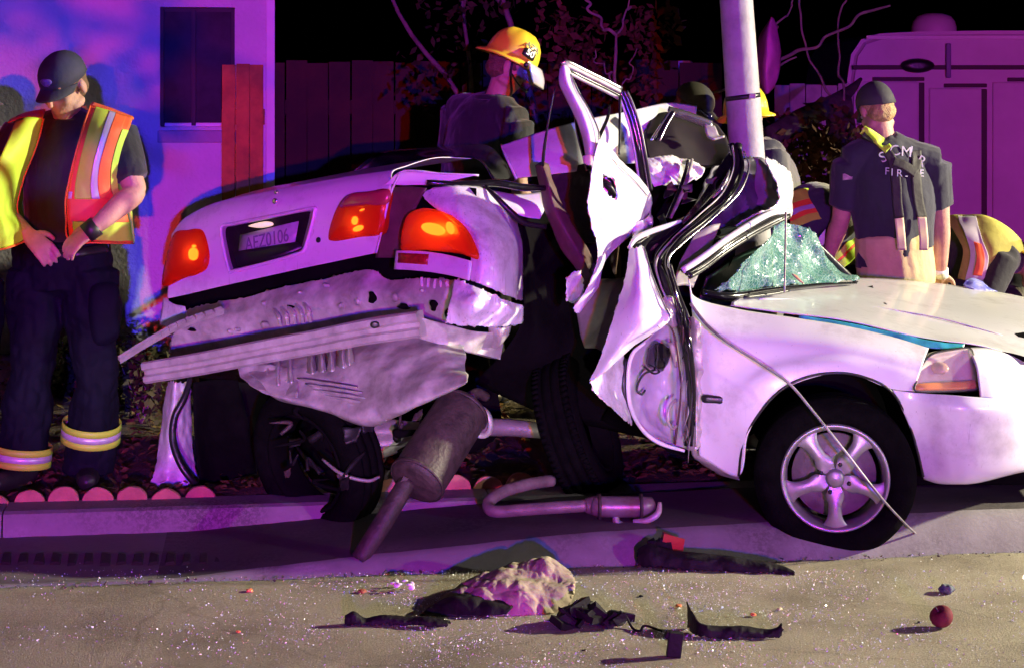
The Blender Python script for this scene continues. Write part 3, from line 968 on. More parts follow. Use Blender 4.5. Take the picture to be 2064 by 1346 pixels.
# --- tail lamps: red lens over a reflector and a lit bulb
def lens_mat():
    m = bpy.data.materials.new("red_tail_lens")
    m.use_nodes = True
    nt = m.node_tree
    b = nt.nodes["Principled BSDF"]
    b.inputs["Base Color"].default_value = (0.90, 0.075, 0.012, 1)
    b.inputs["Roughness"].default_value = 0.22
    b.inputs["Coat Weight"].default_value = 0.5
    tr = nt.nodes.new("ShaderNodeBsdfTransparent")
    tr.inputs[0].default_value = (1.0, 0.20, 0.03, 1)
    tl = nt.nodes.new("ShaderNodeBsdfTranslucent")
    tl.inputs[0].default_value = (0.95, 0.08, 0.02, 1)
    wv = nt.nodes.new("ShaderNodeTexWave"); wv.inputs["Scale"].default_value = 60
    tc = nt.nodes.new("ShaderNodeTexCoord"); nt.links.new(tc.outputs["Object"], wv.inputs["Vector"])
    bp = nt.nodes.new("ShaderNodeBump"); bp.inputs["Strength"].default_value = 0.25; bp.inputs["Distance"].default_value = 0.003
    nt.links.new(wv.outputs["Fac"], bp.inputs["Height"]); nt.links.new(bp.outputs["Normal"], b.inputs["Normal"])
    m1 = nt.nodes.new("ShaderNodeMixShader"); m1.inputs[0].default_value = 0.35
    nt.links.new(b.outputs[0], m1.inputs[1]); nt.links.new(tl.outputs[0], m1.inputs[2])
    m2 = nt.nodes.new("ShaderNodeMixShader"); m2.inputs[0].default_value = 0.50
    nt.links.new(m1.outputs[0], m2.inputs[1]); nt.links.new(tr.outputs[0], m2.inputs[2])
    nt.links.new(m2.outputs[0], nt.nodes["Material Output"].inputs[0])
    return m
red_lens = lens_mat()
refl = mat("lamp_reflector", (0.85, 0.35, 0.2), 0.35, metal=0.6)
bulb_m = mat("lit_bulb", (1, .8, .4), 0.4, emit=(1.0, 0.70, 0.26), estr=7)
def tail_lamp(outl, off, bulbs, bulge=0.018):
    l = pillow("tail_lamp", Tr(outl, off), TP.n, red_lens, car, 0.03, bulge, 48, 7)
    c = (sum(x for x, y in outl) / len(outl), sum(y for x, y in outl) / len(outl))
    bo = Tr([(c[0] + (x - c[0]) * .95, c[1] + (y - c[1]) * .95) for x, y in outl], off - 0.028)
    pillow("reflector", bo, TP.n, refl, l, 0.004, -0.008, 40, 4)
    for (x, y, w, h, tilt) in bulbs:
        p = T(x, y, off - 0.012)
        u = V((-TP.n.y, TP.n.x, 0)).normalized(); u = u if u.x > 0 else -u
        w2 = V((0, 0, 1))
        pillow("bulb", [p + u * (math.cos(a) * w * math.cos(tilt) - math.sin(a) * h * math.sin(tilt)) + w2 * (math.cos(a) * w * math.sin(tilt) + math.sin(a) * h * math.cos(tilt)) for a in [k * math.pi / 5 for k in range(10)]],
               TP.n, bulb_m, l, 0.008, 0.006, 20, 3)
    return l
tail_lamp([(352, 470), (378, 464), (402, 463), (414, 485), (420, 515), (414, 540), (396, 552), (364, 562), (331, 577), (327, 560), (337, 510)], 0.012, [(391, 520, 0.036, 0.042, .4), (392, 497, 0.018, 0.007, 0)])
tail_lamp([(706, 391), (745, 386), (781, 383), (776, 425), (767, 470), (720, 478), (670, 486), (662, 474), (672, 436), (686, 408)], 0.012, [(716, 448, 0.022, 0.022, .2), (722, 462, 0.034, 0.014, .25), (730, 424, 0.016, 0.004, .3)])
tail_lamp([(810, 466), (822, 434), (852, 420), (889, 427), (922, 447), (944, 477), (961, 521), (926, 512), (852, 504), (812, 506), (808, 490)], 0.03, [(872, 462, 0.055, 0.022, -.12), (906, 460, 0.016, 0.024, .4)], 0.03)
# smoked upper third of the inner lamp
smoke = mat("smoked_lens", (0.35, 0.03, 0.06), 0.25, coat=0.5)
pillow("smoked_lens", Tr([(707, 391), (745, 386), (781, 383), (778, 410), (735, 416), (690, 420), (686, 408)], 0.026), TP.n, smoke, car, 0.012, 0.008, 30, 4)

# --- dark sheet standing in for the shade inside the trunk opening
patch("trunk_shade_sheet", [Tr([(340, 560), (500, 520), (700, 420), (830, 370), (960, 380)], -0.10), Tr([(340, 600), (500, 580), (700, 520), (850, 480), (960, 470)], -0.12), Tr([(345, 660), (500, 640), (700, 600), (850, 600), (960, 600)], -0.12)], dark_cavity, car, 14, 8)
patch("trunk_side_liner", [[T(783, 380, -.03), T(820, 376, -.03), T(860, 380, -.03)], [T(770, 440, -.04), T(800, 440, -.05), T(830, 440, -.05)], [T(757, 520, -.04), T(790, 520, -.05), T(812, 520, -.05)]], brown_trim, car, 10, 10)

# --- right quarter panel, filler strip, torn bumper skin
patch("quarter_panel", [[(850, 392, 6.74), (872, 378, 6.72), (920, 374, 6.72), (975, 380, 6.8), (1010, 392, 6.95), (1030, 402, 7.1)],
                        [(866, 408, 6.70), (890, 418, 6.65), (930, 422, 6.62), (975, 430, 6.65), (1020, 440, 6.78), (1042, 450, 6.9)],
                        [(930, 470, 6.58), (945, 478, 6.56), (965, 480, 6.54), (1000, 485, 6.58), (1035, 490, 6.7), (1052, 495, 6.82)],
                        [(950, 522, 6.53), (960, 525, 6.51), (975, 530, 6.49), (1005, 535, 6.53), (1040, 545, 6.66), (1057, 550, 6.8)],
                        [(940, 562, 6.52), (950, 566, 6.5), (970, 575, 6.48), (1005, 588, 6.53), (1040, 602, 6.66), (1056, 606, 6.8)]], wreck_paint, car, 50, 46, 0.003, 0.013, 5, 5, rag=.006, amp2=.003)
fs_ = patch("filler_strip", [Tr([(799, 506), (830, 506), (870, 509), (910, 516), (951, 527)], .034), Tr([(797, 524), (830, 526), (870, 528), (910, 536), (949, 546)], .04), Tr([(795, 543), (830, 545), (870, 549), (910, 556), (946, 566)], .034)], paint, car, 24, 12, 0.006, 0.001, 6, 3)
pr = pillow("side_reflector", Tr([(803, 510), (863, 513), (861, 534), (801, 530)], .046), TP.n, mat("dark_red_reflector", (0.30, 0.01, 0.015), 0.3, var=.5, scale=40), fs_, 0.004, 0.004, smooth_curve=False, rings=3)
patch("torn_bumper_skin", [[(918, 563, 6.46), (960, 578, 6.42), (1010, 600, 6.46), (1052, 617, 6.62)], [(908, 600, 6.45), (950, 612, 6.37), (1010, 622, 6.45), (1053, 634, 6.62)],
                           [(896, 653, 6.45), (950, 658, 6.42), (1000, 660, 6.5), (1050, 652, 6.62)]], wreck_paint, car, 44, 36, 0.004, 0.020, 8, 6, rag=.012, amp2=.006)
patch("bumper_bracket", [[(985, 655, 6.62), (1010, 660, 6.6), (1030, 655, 6.65)], [(985, 680, 6.64), (1008, 690, 6.62), (1022, 676, 6.66)], [(990, 700, 6.66), (1000, 700, 6.64), (1008, 692, 6.66)]], inner_paint, car, 12, 12, 0.004, 0.012, 14, 2)

# --- crumpled rear body panel, bumper beam, ripped strips
patch("rear_body_panel", [Tr([(342, 628), (430, 612), (530, 590), (650, 562), (745, 541), (790, 556), (850, 560), (915, 566)], -0.03), Tr([(345, 655), (440, 640), (540, 620), (660, 598), (760, 584), (800, 590), (860, 600), (920, 606)], 0.0),
                          Tr([(340, 685), (440, 668), (540, 652), (660, 628), (760, 618), (810, 622), (860, 625), (915, 640)], -0.02), Tr([(335, 725), (440, 705), (540, 690), (660, 668), (770, 655), (810, 655), (860, 660), (905, 662)], -0.05)],
      inner_paint, car, 140, 50, 0.003, 0.030, 5, 9, rag=.016, amp2=.007)
for (x, y, rx, ry) in ((584, 618, 9, 3), (748, 600, 8, 12), (812, 618, 12, 6), (872, 616, 7, 11), (902, 634, 6, 13), (385, 664, 9, 4)):
    c = T(x, y, .028); u = V((0, 0, 1)); w2 = TP.n.cross(u).normalized()
    pillow("torn_hole", [c + u * math.cos(a) * ry / 540 + w2 * math.sin(a) * rx / 540 * (1 + .45 * math.sin(3 * a + x)) for a in [k * math.pi / 5 for k in range(10)]], TP.n, dark_cavity, car, 0.012, 0.001, 18, 2)
rng = random.Random(12)
for (x, y, w) in ((462, 668, 5), (476, 664, 4), (530, 655, 7), (620, 634, 6), (686, 616, 6), (720, 608, 8), (795, 600, 9), (850, 586, 4), (425, 642, 4), (655, 575, 4), (604, 590, 4), (530, 612, 5)):
    c = T(x, y, 0.012)
    u = V((0, 0, 1)); w2 = TP.n.cross(u).normalized()
    r = w / 540
    pillow("pressed_stud", [c + u * math.cos(a) * r + w2 * math.sin(a) * r for a in [k * math.pi / 4 for k in range(8)]], TP.n, inner_paint, car, 0.02, 0.008, 16, 3)
for k in range(5):
    x = 552 + k * 15
    sweep("buckled_rib", [(-.006, -.006), (.006, -.006), (.006, .006), (-.006, .006)], [T(x, 624 - k * 3, .02), T(x + 10, 640 - k * 3, .045), T(x + 14, 656 - k * 2, .02)], raw_metal, car)
for k in range(6):
    x = 858 - 8 + k * 13
    box("clip_tab", T(x, 568 + k * 2, .0), (0.012, 0.012, 0.034), inner_paint, car, rot=Matrix.Rotation(rng.uniform(-.3, .3), 3, 'Y'), bevel=0.002)
beam = sweep("bumper_beam", [(-0.025, -0.042), (0.018, -0.042), (0.03, -0.034), (0.03, -0.016), (0.016, -0.008), (0.016, 0.006), (0.03, 0.014), (0.03, 0.036), (0.018, 0.042), (-0.025, 0.042)],
             [(296, 750, 6.95), (400, 733, 6.84), (520, 710, 6.72), (640, 688, 6.6), (740, 668, 6.5), (850, 652, 6.42)], raw_metal, car, 60, scale=(1.0, 1.12), smooth=False)
dark_hole = pillow("beam_bolt", [P(755 + 9 * math.cos(a), 655 + 7 * math.sin(a), 6.44) for a in [k * math.pi / 4 for k in range(8)]], V((-.5, -1, 0)), black_plastic, beam, 0.01, 0.002, 16, 3)
sweep("frame_rail", [(-.03, -.035), (.03, -.035), (.03, .035), (-.03, .035)], [(845, 660, 6.52), (900, 676, 6.55), (950, 690, 6.62), (1000, 704, 6.72)], inner_paint, car, 12, smooth=False)
patch("rail_flange", [[(850, 640, 6.44), (900, 655, 6.5), (960, 668, 6.56), (1015, 668, 6.66)], [(846, 682, 6.46), (900, 700, 6.5), (950, 712, 6.58), (985, 720, 6.68)]], inner_paint, car, 24, 14, 0.004, 0.012, 12, 7)
# serrated strip ripped off to the left
bm = bmesh.new()
path = crom([P(243, 727, 6.66), P(300, 692, 6.72), (P(370, 655, 6.82)), P(452, 628, 6.95)], 40)
sd = V((0.15, -0.6, 0.75)).normalized()
for a, b in zip(path, path[1:]):
    f = [bm.verts.new(q) for q in (a - sd * .016, b - sd * .016, b + sd * .012, a + sd * .012)]
    bm.faces.new(f)
for i in range(1, 38, 3):
    p = path[i]
    d = (path[i + 1] - path[i]).normalized()
    box_bm(bm, p + sd * 0.018, 0.030, 0.008, 0.014, rot=basis(V(), d, d.cross(sd).normalized(), sd).to_3x3())
bmesh.ops.remove_doubles(bm, verts=bm.verts, dist=1e-4)
o = from_bm("serrated_strip", bm, raw_metal, car, False)
sm = o.modifiers.new("sheet", 'SOLIDIFY'); sm.thickness = 0.004
# --- spare wheel well hanging below
patch("spare_wheel_well", [Tr([(470, 722), (560, 700), (680, 676), (790, 660), (870, 668), (930, 702)], -0.02), Tr([(490, 745), (590, 742), (690, 728), (800, 716), (880, 722), (940, 748)], 0.16),
                           Tr([(530, 775), (620, 790), (715, 802), (800, 782), (875, 768), (938, 762)], 0.24), Tr([(560, 800), (640, 826), (742, 854), (800, 836), (870, 806), (930, 775)], 0.24), Tr([(600, 806), (680, 830), (745, 846), (800, 830), (850, 808), (900, 790)], 0.0)],
      inner_paint, car, 80, 70, 0.003, 0.026, 6, 11, amp2=.006)
for k in range(7):
    y0 = 770 + k * 11
    tube("pressed_rib", [T(600 + k * 16, y0 - 8, .225), T(660 + k * 14, y0 + 2, .25), T(720 + k * 10, y0 + 10, .245)], [0.003, 0.006, 0.003], inner_paint, car, 6)
for k, (x, y) in enumerate(((628, 720), (648, 716), (668, 714), (690, 708), (702, 702), (560, 742), (585, 738), (540, 752))):
    patch("buckled_fold", [[T(x - 9, y - 22, .08), T(x, y - 26, .14), T(x + 9, y - 24, .08)], [T(x - 8, y + 4, .16), T(x, y + 6, .23), T(x + 8, y + 4, .16)], [T(x - 10, y + 30, .20), T(x + 2, y + 34, .27), T(x + 10, y + 28, .20)]], raw_metal, car, 10, 12, 0.003, 0.008, 20, k)
patch("crumpled_flap", [Tr([(480, 740), (520, 735), (560, 735), (600, 745)], .17), Tr([(485, 765), (520, 775), (560, 782), (600, 785)], .24), Tr([(500, 780), (530, 792), (565, 800), (600, 802)], .26)], inner_paint, car, 30, 20, 0.003, 0.028, 13, 4)

# --- torn left rear fender standing on the kerb
patch("torn_left_fender", [[(338, 768, 7.1), (352, 766, 7.02), (368, 766, 7.05), (384, 768, 7.12)], [(330, 820, 7.1), (346, 820, 7.0), (362, 822, 7.02), (386, 825, 7.12)],
                           [(322, 880, 7.06), (340, 880, 6.98), (362, 885, 7.0), (390, 890, 7.1)], [(312, 940, 7.02), (338, 940, 6.96), (366, 945, 6.98), (396, 948, 7.08)], [(297, 984, 6.98), (335, 984, 6.93), (370, 984, 6.96), (404, 984, 7.05)]],
      wreck_paint, car, 30, 50, 0.004, 0.018, 8, 8, rag=.012, amp2=.006)
tube("door_seal", [(384, 762, 6.98), (372, 800, 6.94), (352, 840, 6.92), (348, 885, 6.90), (362, 930, 6.88), (385, 965, 6.88), (412, 988, 6.92)], [0.010, 0.013, 0.014, 0.014, 0.014, 0.013, 0.010], black_plastic, car, 8)
patch("wheel_arch_liner", [[(388, 770, 7.05), (430, 765, 7.1), (480, 765, 7.15)], [(392, 860, 7.05), (430, 860, 7.15), (500, 850, 7.25)], [(402, 980, 7.0), (440, 985, 7.1), (520, 985, 7.2)]], dark_cavity, car, 14, 16, 0.004, 0.015, 5, 2)
patch("axle_shade_backing", [[(400, 760, 7.3), (560, 780, 7.4), (760, 830, 7.5), (1000, 780, 7.5)], [(400, 880, 7.3), (560, 880, 7.4), (760, 880, 7.5), (1000, 880, 7.5)], [(420, 985, 7.2), (560, 978, 7.3), (760, 960, 7.45), (860, 945, 7.5)]], dark_cavity, car, 16, 10, 0.004, .02, 4)  # dark backing put in for the black shade behind the axle
patch("body_corner", [[(330, 600, 7.4), (350, 612, 7.3), (372, 618, 7.25)], [(324, 640, 7.36), (350, 642, 7.28), (376, 640, 7.22)], [(322, 655, 7.34), (345, 660, 7.26), (366, 662, 7.22)]], wreck_paint, car, 14, 12, 0.004, 0.008, 10, 3)

# --- wheels
steel_rim = mat("black_steel_rim", (0.010, 0.009, 0.011), 0.5, var=.3, spec=.3)
def wheel(name, c, axis, Rt=0.287, W=0.17, rim=0.19, alloy_face=True, spin=0.0, tread_only=False, hollow=False):
    """tyre with grooves and sipes, rim barrel, five-spoke face (axis points to the outside)"""
    w = thing(name, "", "wheel")
    for k in ("label", "category", "_base"):
        del w[k]
    w.parent = car
    axis = V(axis).normalized(); c = V(c)
    u = axis.orthogonal().normalized()
    up = (V((0, 0, 1)) - axis * axis.z).normalized()
    wv = axis.cross(up)
    h = W / 2
    bm = bmesh.new()
    prof = [(rim + .002, h - .030), (rim + .006, h - .012), (rim + .02, h - .002), (rim + .045, h + .006), (rim + .066, h + .002), (Rt - .018, h - .008), (Rt - .006, h - .022),
            (Rt, h - .032), (Rt, .045), (Rt - .008, .043), (Rt - .008, .034), (Rt, .032), (Rt + .001, .006), (Rt - .008, .004), (Rt - .008, -.004), (Rt + .001, -.006), (Rt, -.032), (Rt - .008, -.034), (Rt - .008, -.043), (Rt, -.045),
            (Rt, -h + .032), (Rt - .006, -h + .022), (Rt - .018, -h + .008), (rim + .06, -h), (rim + .02, -h + .004), (rim + .002, -h + .03)]
    lathe_bm(bm, prof, c, axis, 72)
    # tread blocks
    for k in range(72 if tread_only else 0):
        a = 2 * math.pi * k / 72
        rd = up * math.cos(a) + wv * math.sin(a)
        tg = axis.cross(rd)
        for off in (h - .026, -h + .026):
            box_bm(bm, c + rd * (Rt - .002) + axis * off, .016, .026, .012, rot=basis(V(), tg, axis, rd).to_3x3())
    from_bm("tyre", bm, rubber, w)
    bm = bmesh.new()
    lathe_bm(bm, [(rim + .004, h - .022), (rim + .002, h - .010), (rim - .004, h - .008), (rim - .012, h - .014), (rim - .020, h - .03), (rim - .026, -h + .05), (rim - .01, -h + .03), (rim + .003, -h + .02)], c, axis, 64)
    from_bm("rim_barrel", bm, alloy if alloy_face else dark_cavity, w)
    if alloy_face:
        bm = bmesh.new()
        nr, na = 14, 9
        ro = rim - .012
        for s in range(5):
            a0 = spin + 2 * math.pi * s / 5
            rings = []
            for i in range(nr):
                f = i / (nr - 1)
                r = 0.018 + (ro - 0.018) * f
                # half width: joined at the hub, narrow waist, flared foot
                hw = math.pi / 5 * max(0.0, 1 - (f / 0.52) ** 2.2) ** 0.9 if f < 0.52 else 0
                hw = max(hw, 0.0185 / r + 0.16 * max(0, (f - 0.62) / 0.38) ** 2)
                hw = min(hw, math.pi / 5)
                row = []
                for j in range(na):
                    t = -1 + 2 * j / (na - 1)
                    a = a0 + hw * t
                    z = h - 0.030 + 0.010 * math.sin(math.pi * f) - 0.008 * t * t * (1 if f > .3 else 0) - 0.006 * (1 - f)
                    row.append(bm.verts.new(c + axis * z + (up * math.cos(a) + wv * math.sin(a)) * r))
                rings.append(row)
            for i in range(nr - 1):
                for j in range(na - 1):
                    bm.faces.new((rings[i][j], rings[i][j + 1], rings[i + 1][j + 1], rings[i + 1][j]))
        bmesh.ops.recalc_face_normals(bm, faces=bm.faces)
        f_ = from_bm("spoke_face", bm, alloy, w)
        so = f_.modifiers.new("cast", 'SOLIDIFY'); so.thickness = 0.022; so.offset = 0
        so2 = f_.modifiers.new("edge", 'BEVEL'); so2.width = 0.002; so2.segments = 2; so2.limit_method = 'ANGLE'
        bm = bmesh.new()
        lathe_bm(bm, [(0.034, h - .026), (0.033, h - .012), (0.024, h - .006), (0.001, h - .004)], c, axis, 28)
        from_bm("centre_cap", bm, alloy, w)
        for k in range(4):
            a = spin + 0.6 + k * math.pi / 2
            p = c + axis * (h - .021) + (up * math.cos(a) + wv * math.sin(a)) * 0.052
            bm = bmesh.new()
            lathe_bm(bm, [(0.0085, -0.004), (0.0085, 0.006), (0.004, 0.009), (0.001, 0.009)], p, axis, 6)
            from_bm("lug_nut", bm, black_plastic, w)
    bm = bmesh.new()
    lathe_bm(bm, [(0.001, -h * .6), (rim - .03, -h * .6), (rim - .03, -h * .8), (0.05, -h * .9), (0.05, -h - .02)] if hollow else [(0.001, 0.0), (rim - .04, 0.0), (rim - .04, -0.02), (0.05, -0.03), (0.05, -h - .02), (0.001, -h - .02)], c, axis, 36)
    from_bm("rim_inner_disc", bm, dull_metal if alloy_face else dark_cavity, w)  # rear wheels: near-black disc in place of the shade inside the rim
    return w
fwc = P(1681, 955, 6.42)
wheel("front_wheel", fwc + V((0, 0.0, 0.0)), (-0.12, -1, 0.0), spin=R(36))
far_c = P(1985, 884, 7.3)
wheel("front_wheel", V((1.88, 6.98, 0.404)), (-0.25, -1, 0), spin=R(20))
wheel("rear_wheel", P(640, 922, 6.76), (-0.62, -0.76, -0.18), alloy_face=False, hollow=True)
wheel("rear_wheel", P(1165, 862, 7.05), (0.93, -0.25, 0.34), alloy_face=False, tread_only=True)
# --- rear axle bits
tube("axle_beam", [(700, 940, 6.75), (780, 900, 6.8), (880, 870, 6.95), (1000, 860, 7.1), (1120, 870, 7.15)], [0.03, 0.035, 0.035, 0.035, 0.03], dull_metal, car, 10)
patch("suspension_arm", [[(728, 855, 6.72), (780, 845, 6.7), (850, 850, 6.75)], [(722, 880, 6.70), (780, 870, 6.66), (860, 868, 6.72)], [(735, 905, 6.7), (780, 898, 6.67), (840, 890, 6.72)]], dull_metal, car, 20, 20, 0.008, 0.016, 12, 5)
tube("rim_glint", [(650, 925, 6.55), (690, 955, 6.5), (740, 968, 6.5), (765, 960, 6.52)], [0.005, 0.007, 0.007, 0.005], dull_metal, car, 8)  # thin crescent put in for the glint on the wheel rim
tube("brake_hose", [(820, 905, 6.6), (842, 880, 6.58), (848, 850, 6.62), (838, 835, 6.7)], 0.006, black_plastic, car, 6)
tube("coil_spring", [P(900 + 14 * math.cos(k * .8), 850 + k * 2.2, 6.95 + .03 * math.sin(k * .8)) for k in range(30)], 0.007, dull_metal, car, 6, 90)

rng = random.Random(41)
for k in range(34):
    x, y = rng.uniform(560, 900), rng.uniform(830, 975)
    Y = rng.uniform(6.42, 6.9)
    p0 = P(x, y, Y)
    if k % 3:
        tube("suspension_scrap", [p0, p0 + V((rng.uniform(-.06, .06), rng.uniform(-.03, .05), rng.uniform(-.05, .05))), p0 + V((rng.uniform(-.12, .12), rng.uniform(-.03, .08), rng.uniform(-.09, .09)))], [rng.uniform(.003, .010), rng.uniform(.006, .020), rng.uniform(.002, .010)], rng.choice((matte_black, matte_black, dark_cavity, rust)), car, 6)
    else:
        w = rng.uniform(.03, .08)
        patch("suspension_scrap", [[p0, p0 + V((w, 0, rng.uniform(-.02, .03)))], [p0 + V((rng.uniform(-.02, .02), -.02, -w * .7)), p0 + V((w * .8, -.02, -w * .6))]], rng.choice((matte_black, rust, steel_rim)), car, 8, 8, .004, .018, 18, k, rag=.006)
# --- hollow where the body broke in two, its shade a black sheet
patch("break_shade_sheet", [[(1035, 400, 7.05), (1090, 395, 7.15), (1150, 420, 7.25), (1210, 450, 7.3)], [(1058, 520, 6.95), (1100, 520, 7.1), (1160, 540, 7.2), (1240, 560, 7.2)], [(1050, 640, 6.9), (1110, 640, 7.0), (1170, 650, 7.1), (1260, 660, 7.1)],
                       [(1000, 720, 6.95), (1080, 740, 7.0), (1150, 760, 7.05), (1280, 780, 7.0)], [(960, 770, 7.1), (1060, 820, 7.15), (1150, 850, 7.2), (1300, 880, 7.1)]], dark_cavity, car, 26, 26, 0.004, 0.03, 4, 5)
patch("floor_pan", [[(1150, 560, 7.0), (1220, 560, 7.0), (1260, 560, 6.9)], [(1160, 640, 6.95), (1210, 640, 6.9), (1245, 650, 6.8)], [(1180, 700, 6.85), (1200, 700, 6.8), (1215, 705, 6.7)]], mat("beige_floor_pan", (0.16, 0.14, 0.13), .7, var=.3), car, 14, 14, 0.004, 0.02, 8, 3)
patch("rear_door_trim", [[(1080, 335, 7.0), (1092, 328, 6.95), (1104, 332, 7.0)], [(1090, 380, 6.95), (1106, 376, 6.9), (1120, 380, 6.95)], [(1104, 440, 6.9), (1122, 436, 6.86), (1145, 440, 6.9)], [(1130, 500, 6.86), (1160, 500, 6.82), (1186, 505, 6.86)], [(1165, 550, 6.82), (1185, 552, 6.78), (1200, 555, 6.8)], [(1165, 590, 6.8), (1180, 596, 6.76), (1195, 596, 6.78)]],
      brown_trim, car, 14, 40, 0.006, 0.008, 9, 4)
patch("seat_back", [[(1100, 345, 7.2), (1140, 340, 7.15), (1185, 330, 7.1)], [(1115, 410, 7.1), (1150, 410, 7.05), (1195, 410, 7.0)], [(1150, 490, 7.0), (1175, 490, 6.95), (1205, 490, 6.9)]], mat("dark_seat_cloth", (0.03, 0.018, 0.022), .9, var=.4, bump=.5), car, 14, 18, 0.01, 0.02, 6, 3)
patch("broken_lamp_bowl", [[(1140, 560, 6.74), (1155, 545, 6.7), (1172, 545, 6.74)], [(1138, 585, 6.74), (1155, 585, 6.8), (1175, 580, 6.74)], [(1140, 605, 6.72), (1152, 612, 6.7), (1168, 600, 6.72)]], wreck_paint, car, 18, 18, 0.004, 0.016, 12, 2, rag=.012)
patch("package_shelf", [[(985, 385, 6.9), (1040, 392, 6.95), (1095, 388, 7.0)], [(1010, 405, 6.85), (1050, 415, 6.88), (1100, 415, 6.95)], [(1030, 428, 6.84), (1060, 438, 6.86), (1088, 442, 6.9)]], paint, car, 20, 14, 0.004, 0.006, 8, 6)
tube("body_seam", [(980, 378, 6.78), (1002, 400, 6.74), (1030, 428, 6.74), (1058, 450, 6.76), (1100, 458, 6.8)], [0.006, 0.010, 0.012, 0.012, 0.010], black_plastic, car, 8)
tube("window_gasket", [(860, 368, 6.72), (920, 372, 6.74), (1000, 370, 6.8), (1050, 378, 6.85), (1098, 380, 6.9)], [0.010, 0.013, 0.015, 0.015, 0.012], black_gloss, car, 8)
# dark rear window glass lying between trunk deck and roof
patch("rear_window", [[crease[3] + FW * .50 + V((0, 0, .04)), crease[4] + FW * .52 + V((0, 0, .04)), crease[5] + FW * .52 + V((0, 0, .04)), P(1000, 370, 7.0)], [P(760, 312, 7.9), P(880, 304, 7.8), P(960, 312, 7.65), P(1036, 366, 7.5)], [P(840, 300, 8.2), P(900, 296, 8.2), P(980, 294, 8.1), P(1020, 330, 7.8)]],
      mat("dark_tinted_glass", (0.012, 0.010, 0.018), 0.12, coat=.3), car, 24, 20, 0.005, 0.0)

# --- roof skin torn and raised
patch("roof_skin", [[(1010, 293, 7.36), (1085, 268, 7.30), (1165, 246, 7.28), (1260, 226, 7.46), (1345, 208, 7.70), (1405, 214, 7.78)], [(1022, 322, 7.26), (1100, 305, 7.20), (1180, 290, 7.18), (1270, 268, 7.40), (1350, 258, 7.56), (1400, 262, 7.62)],
                    [(1040, 360, 7.20), (1110, 352, 7.14), (1190, 342, 7.12), (1270, 330, 7.42), (1340, 330, 7.45), (1400, 335, 7.45)]], paint, car, 70, 30, 0.004, 0.008, 3, 7)
tube("roof_edge", [(1010, 292, 7.355), (1022, 322, 7.255), (1041, 361, 7.195)], 0.005, paint, car, 6)
lilac = paint
patch("headliner", [[(1310, 240, 7.55), (1340, 228, 7.6), (1400, 236, 7.6), (1445, 255, 7.55)], [(1300, 290, 7.3), (1350, 285, 7.35), (1410, 290, 7.4), (1470, 300, 7.4)], [(1310, 325, 7.2), (1360, 330, 7.25), (1430, 335, 7.3), (1480, 330, 7.3)]], mat("maroon_headliner", (0.010, 0.004, 0.005), .85, var=.4), car, 30, 20, 0.006, 0.015, 6, 3)
patch("crushed_roof_rail", [[(1348, 216, 7.4), (1392, 230, 7.4), (1436, 247, 7.4)], [(1346, 224, 7.36), (1390, 238, 7.36), (1434, 254, 7.36)], [(1350, 232, 7.38), (1390, 245, 7.38), (1432, 262, 7.38)]], chrome, car, 20, 8, 0.01, 0.004, 12, 2)
patch("rail_end", [[(1420, 252, 7.36), (1440, 256, 7.36)], [(1425, 275, 7.32), (1448, 275, 7.34)], [(1440, 283, 7.3), (1460, 276, 7.32)]], inner_paint, car, 8, 8, 0.008, 0.006, 14)
for k, off in enumerate((0, 9, 16)):
    tube("trim_strip", [(1350 + off * .6, 226, 7.32), (1332 + off * .7, 254, 7.28), (1313 + off, 284, 7.24)], 0.006, (chrome, black_gloss, chrome)[k], car, 6)
white_fabric = mat("white_airbag_cloth", (0.78, 0.77, 0.74), 0.85, var=0.08, scale=20, bump=0.6, bscale=35)
patch("curtain_airbag", [[(1298, 322, 7.2), (1345, 314, 7.25), (1408, 332, 7.3)], [(1300, 342, 7.1), (1360, 342, 7.15), (1418, 346, 7.2)], [(1306, 360, 7.06), (1360, 360, 7.1), (1412, 358, 7.16)], [(1318, 376, 7.05), (1368, 374, 7.08), (1398, 362, 7.12)]], white_fabric, car, 50, 30, 0.006, 0.012, 12, 5, soft=True, amp2=.003)
patch("cabin_shade_sheet", [[(1300, 335, 7.35), (1400, 330, 7.45), (1500, 320, 7.6)], [(1290, 420, 7.2), (1390, 420, 7.3), (1500, 420, 7.4)], [(1250, 520, 7.1), (1350, 520, 7.15), (1480, 510, 7.2)], [(1250, 640, 7.0), (1340, 640, 7.0), (1420, 640, 7.0)]], dark_cavity, car, 20, 20, 0.004, 0.03, 4, 3)  # dark sheet filling in the unlit cabin
rng = random.Random(5)
for k in range(16):
    x, y = rng.uniform(1325, 1440), rng.uniform(360, 450)
    patch("interior_scrap", [[P(x, y, 7.0), P(x + rng.uniform(8, 26), y + rng.uniform(-12, 6), 7.02)], [P(x + rng.uniform(-6, 6), y + rng.uniform(8, 22), 6.96), P(x + rng.uniform(12, 30), y + rng.uniform(6, 18), 7.0)]],
          rng.choice((black_gloss, dull_metal, brown_trim, inner_paint, black_plastic)), car, 5, 5, 0.004, 0.012, 20, k)
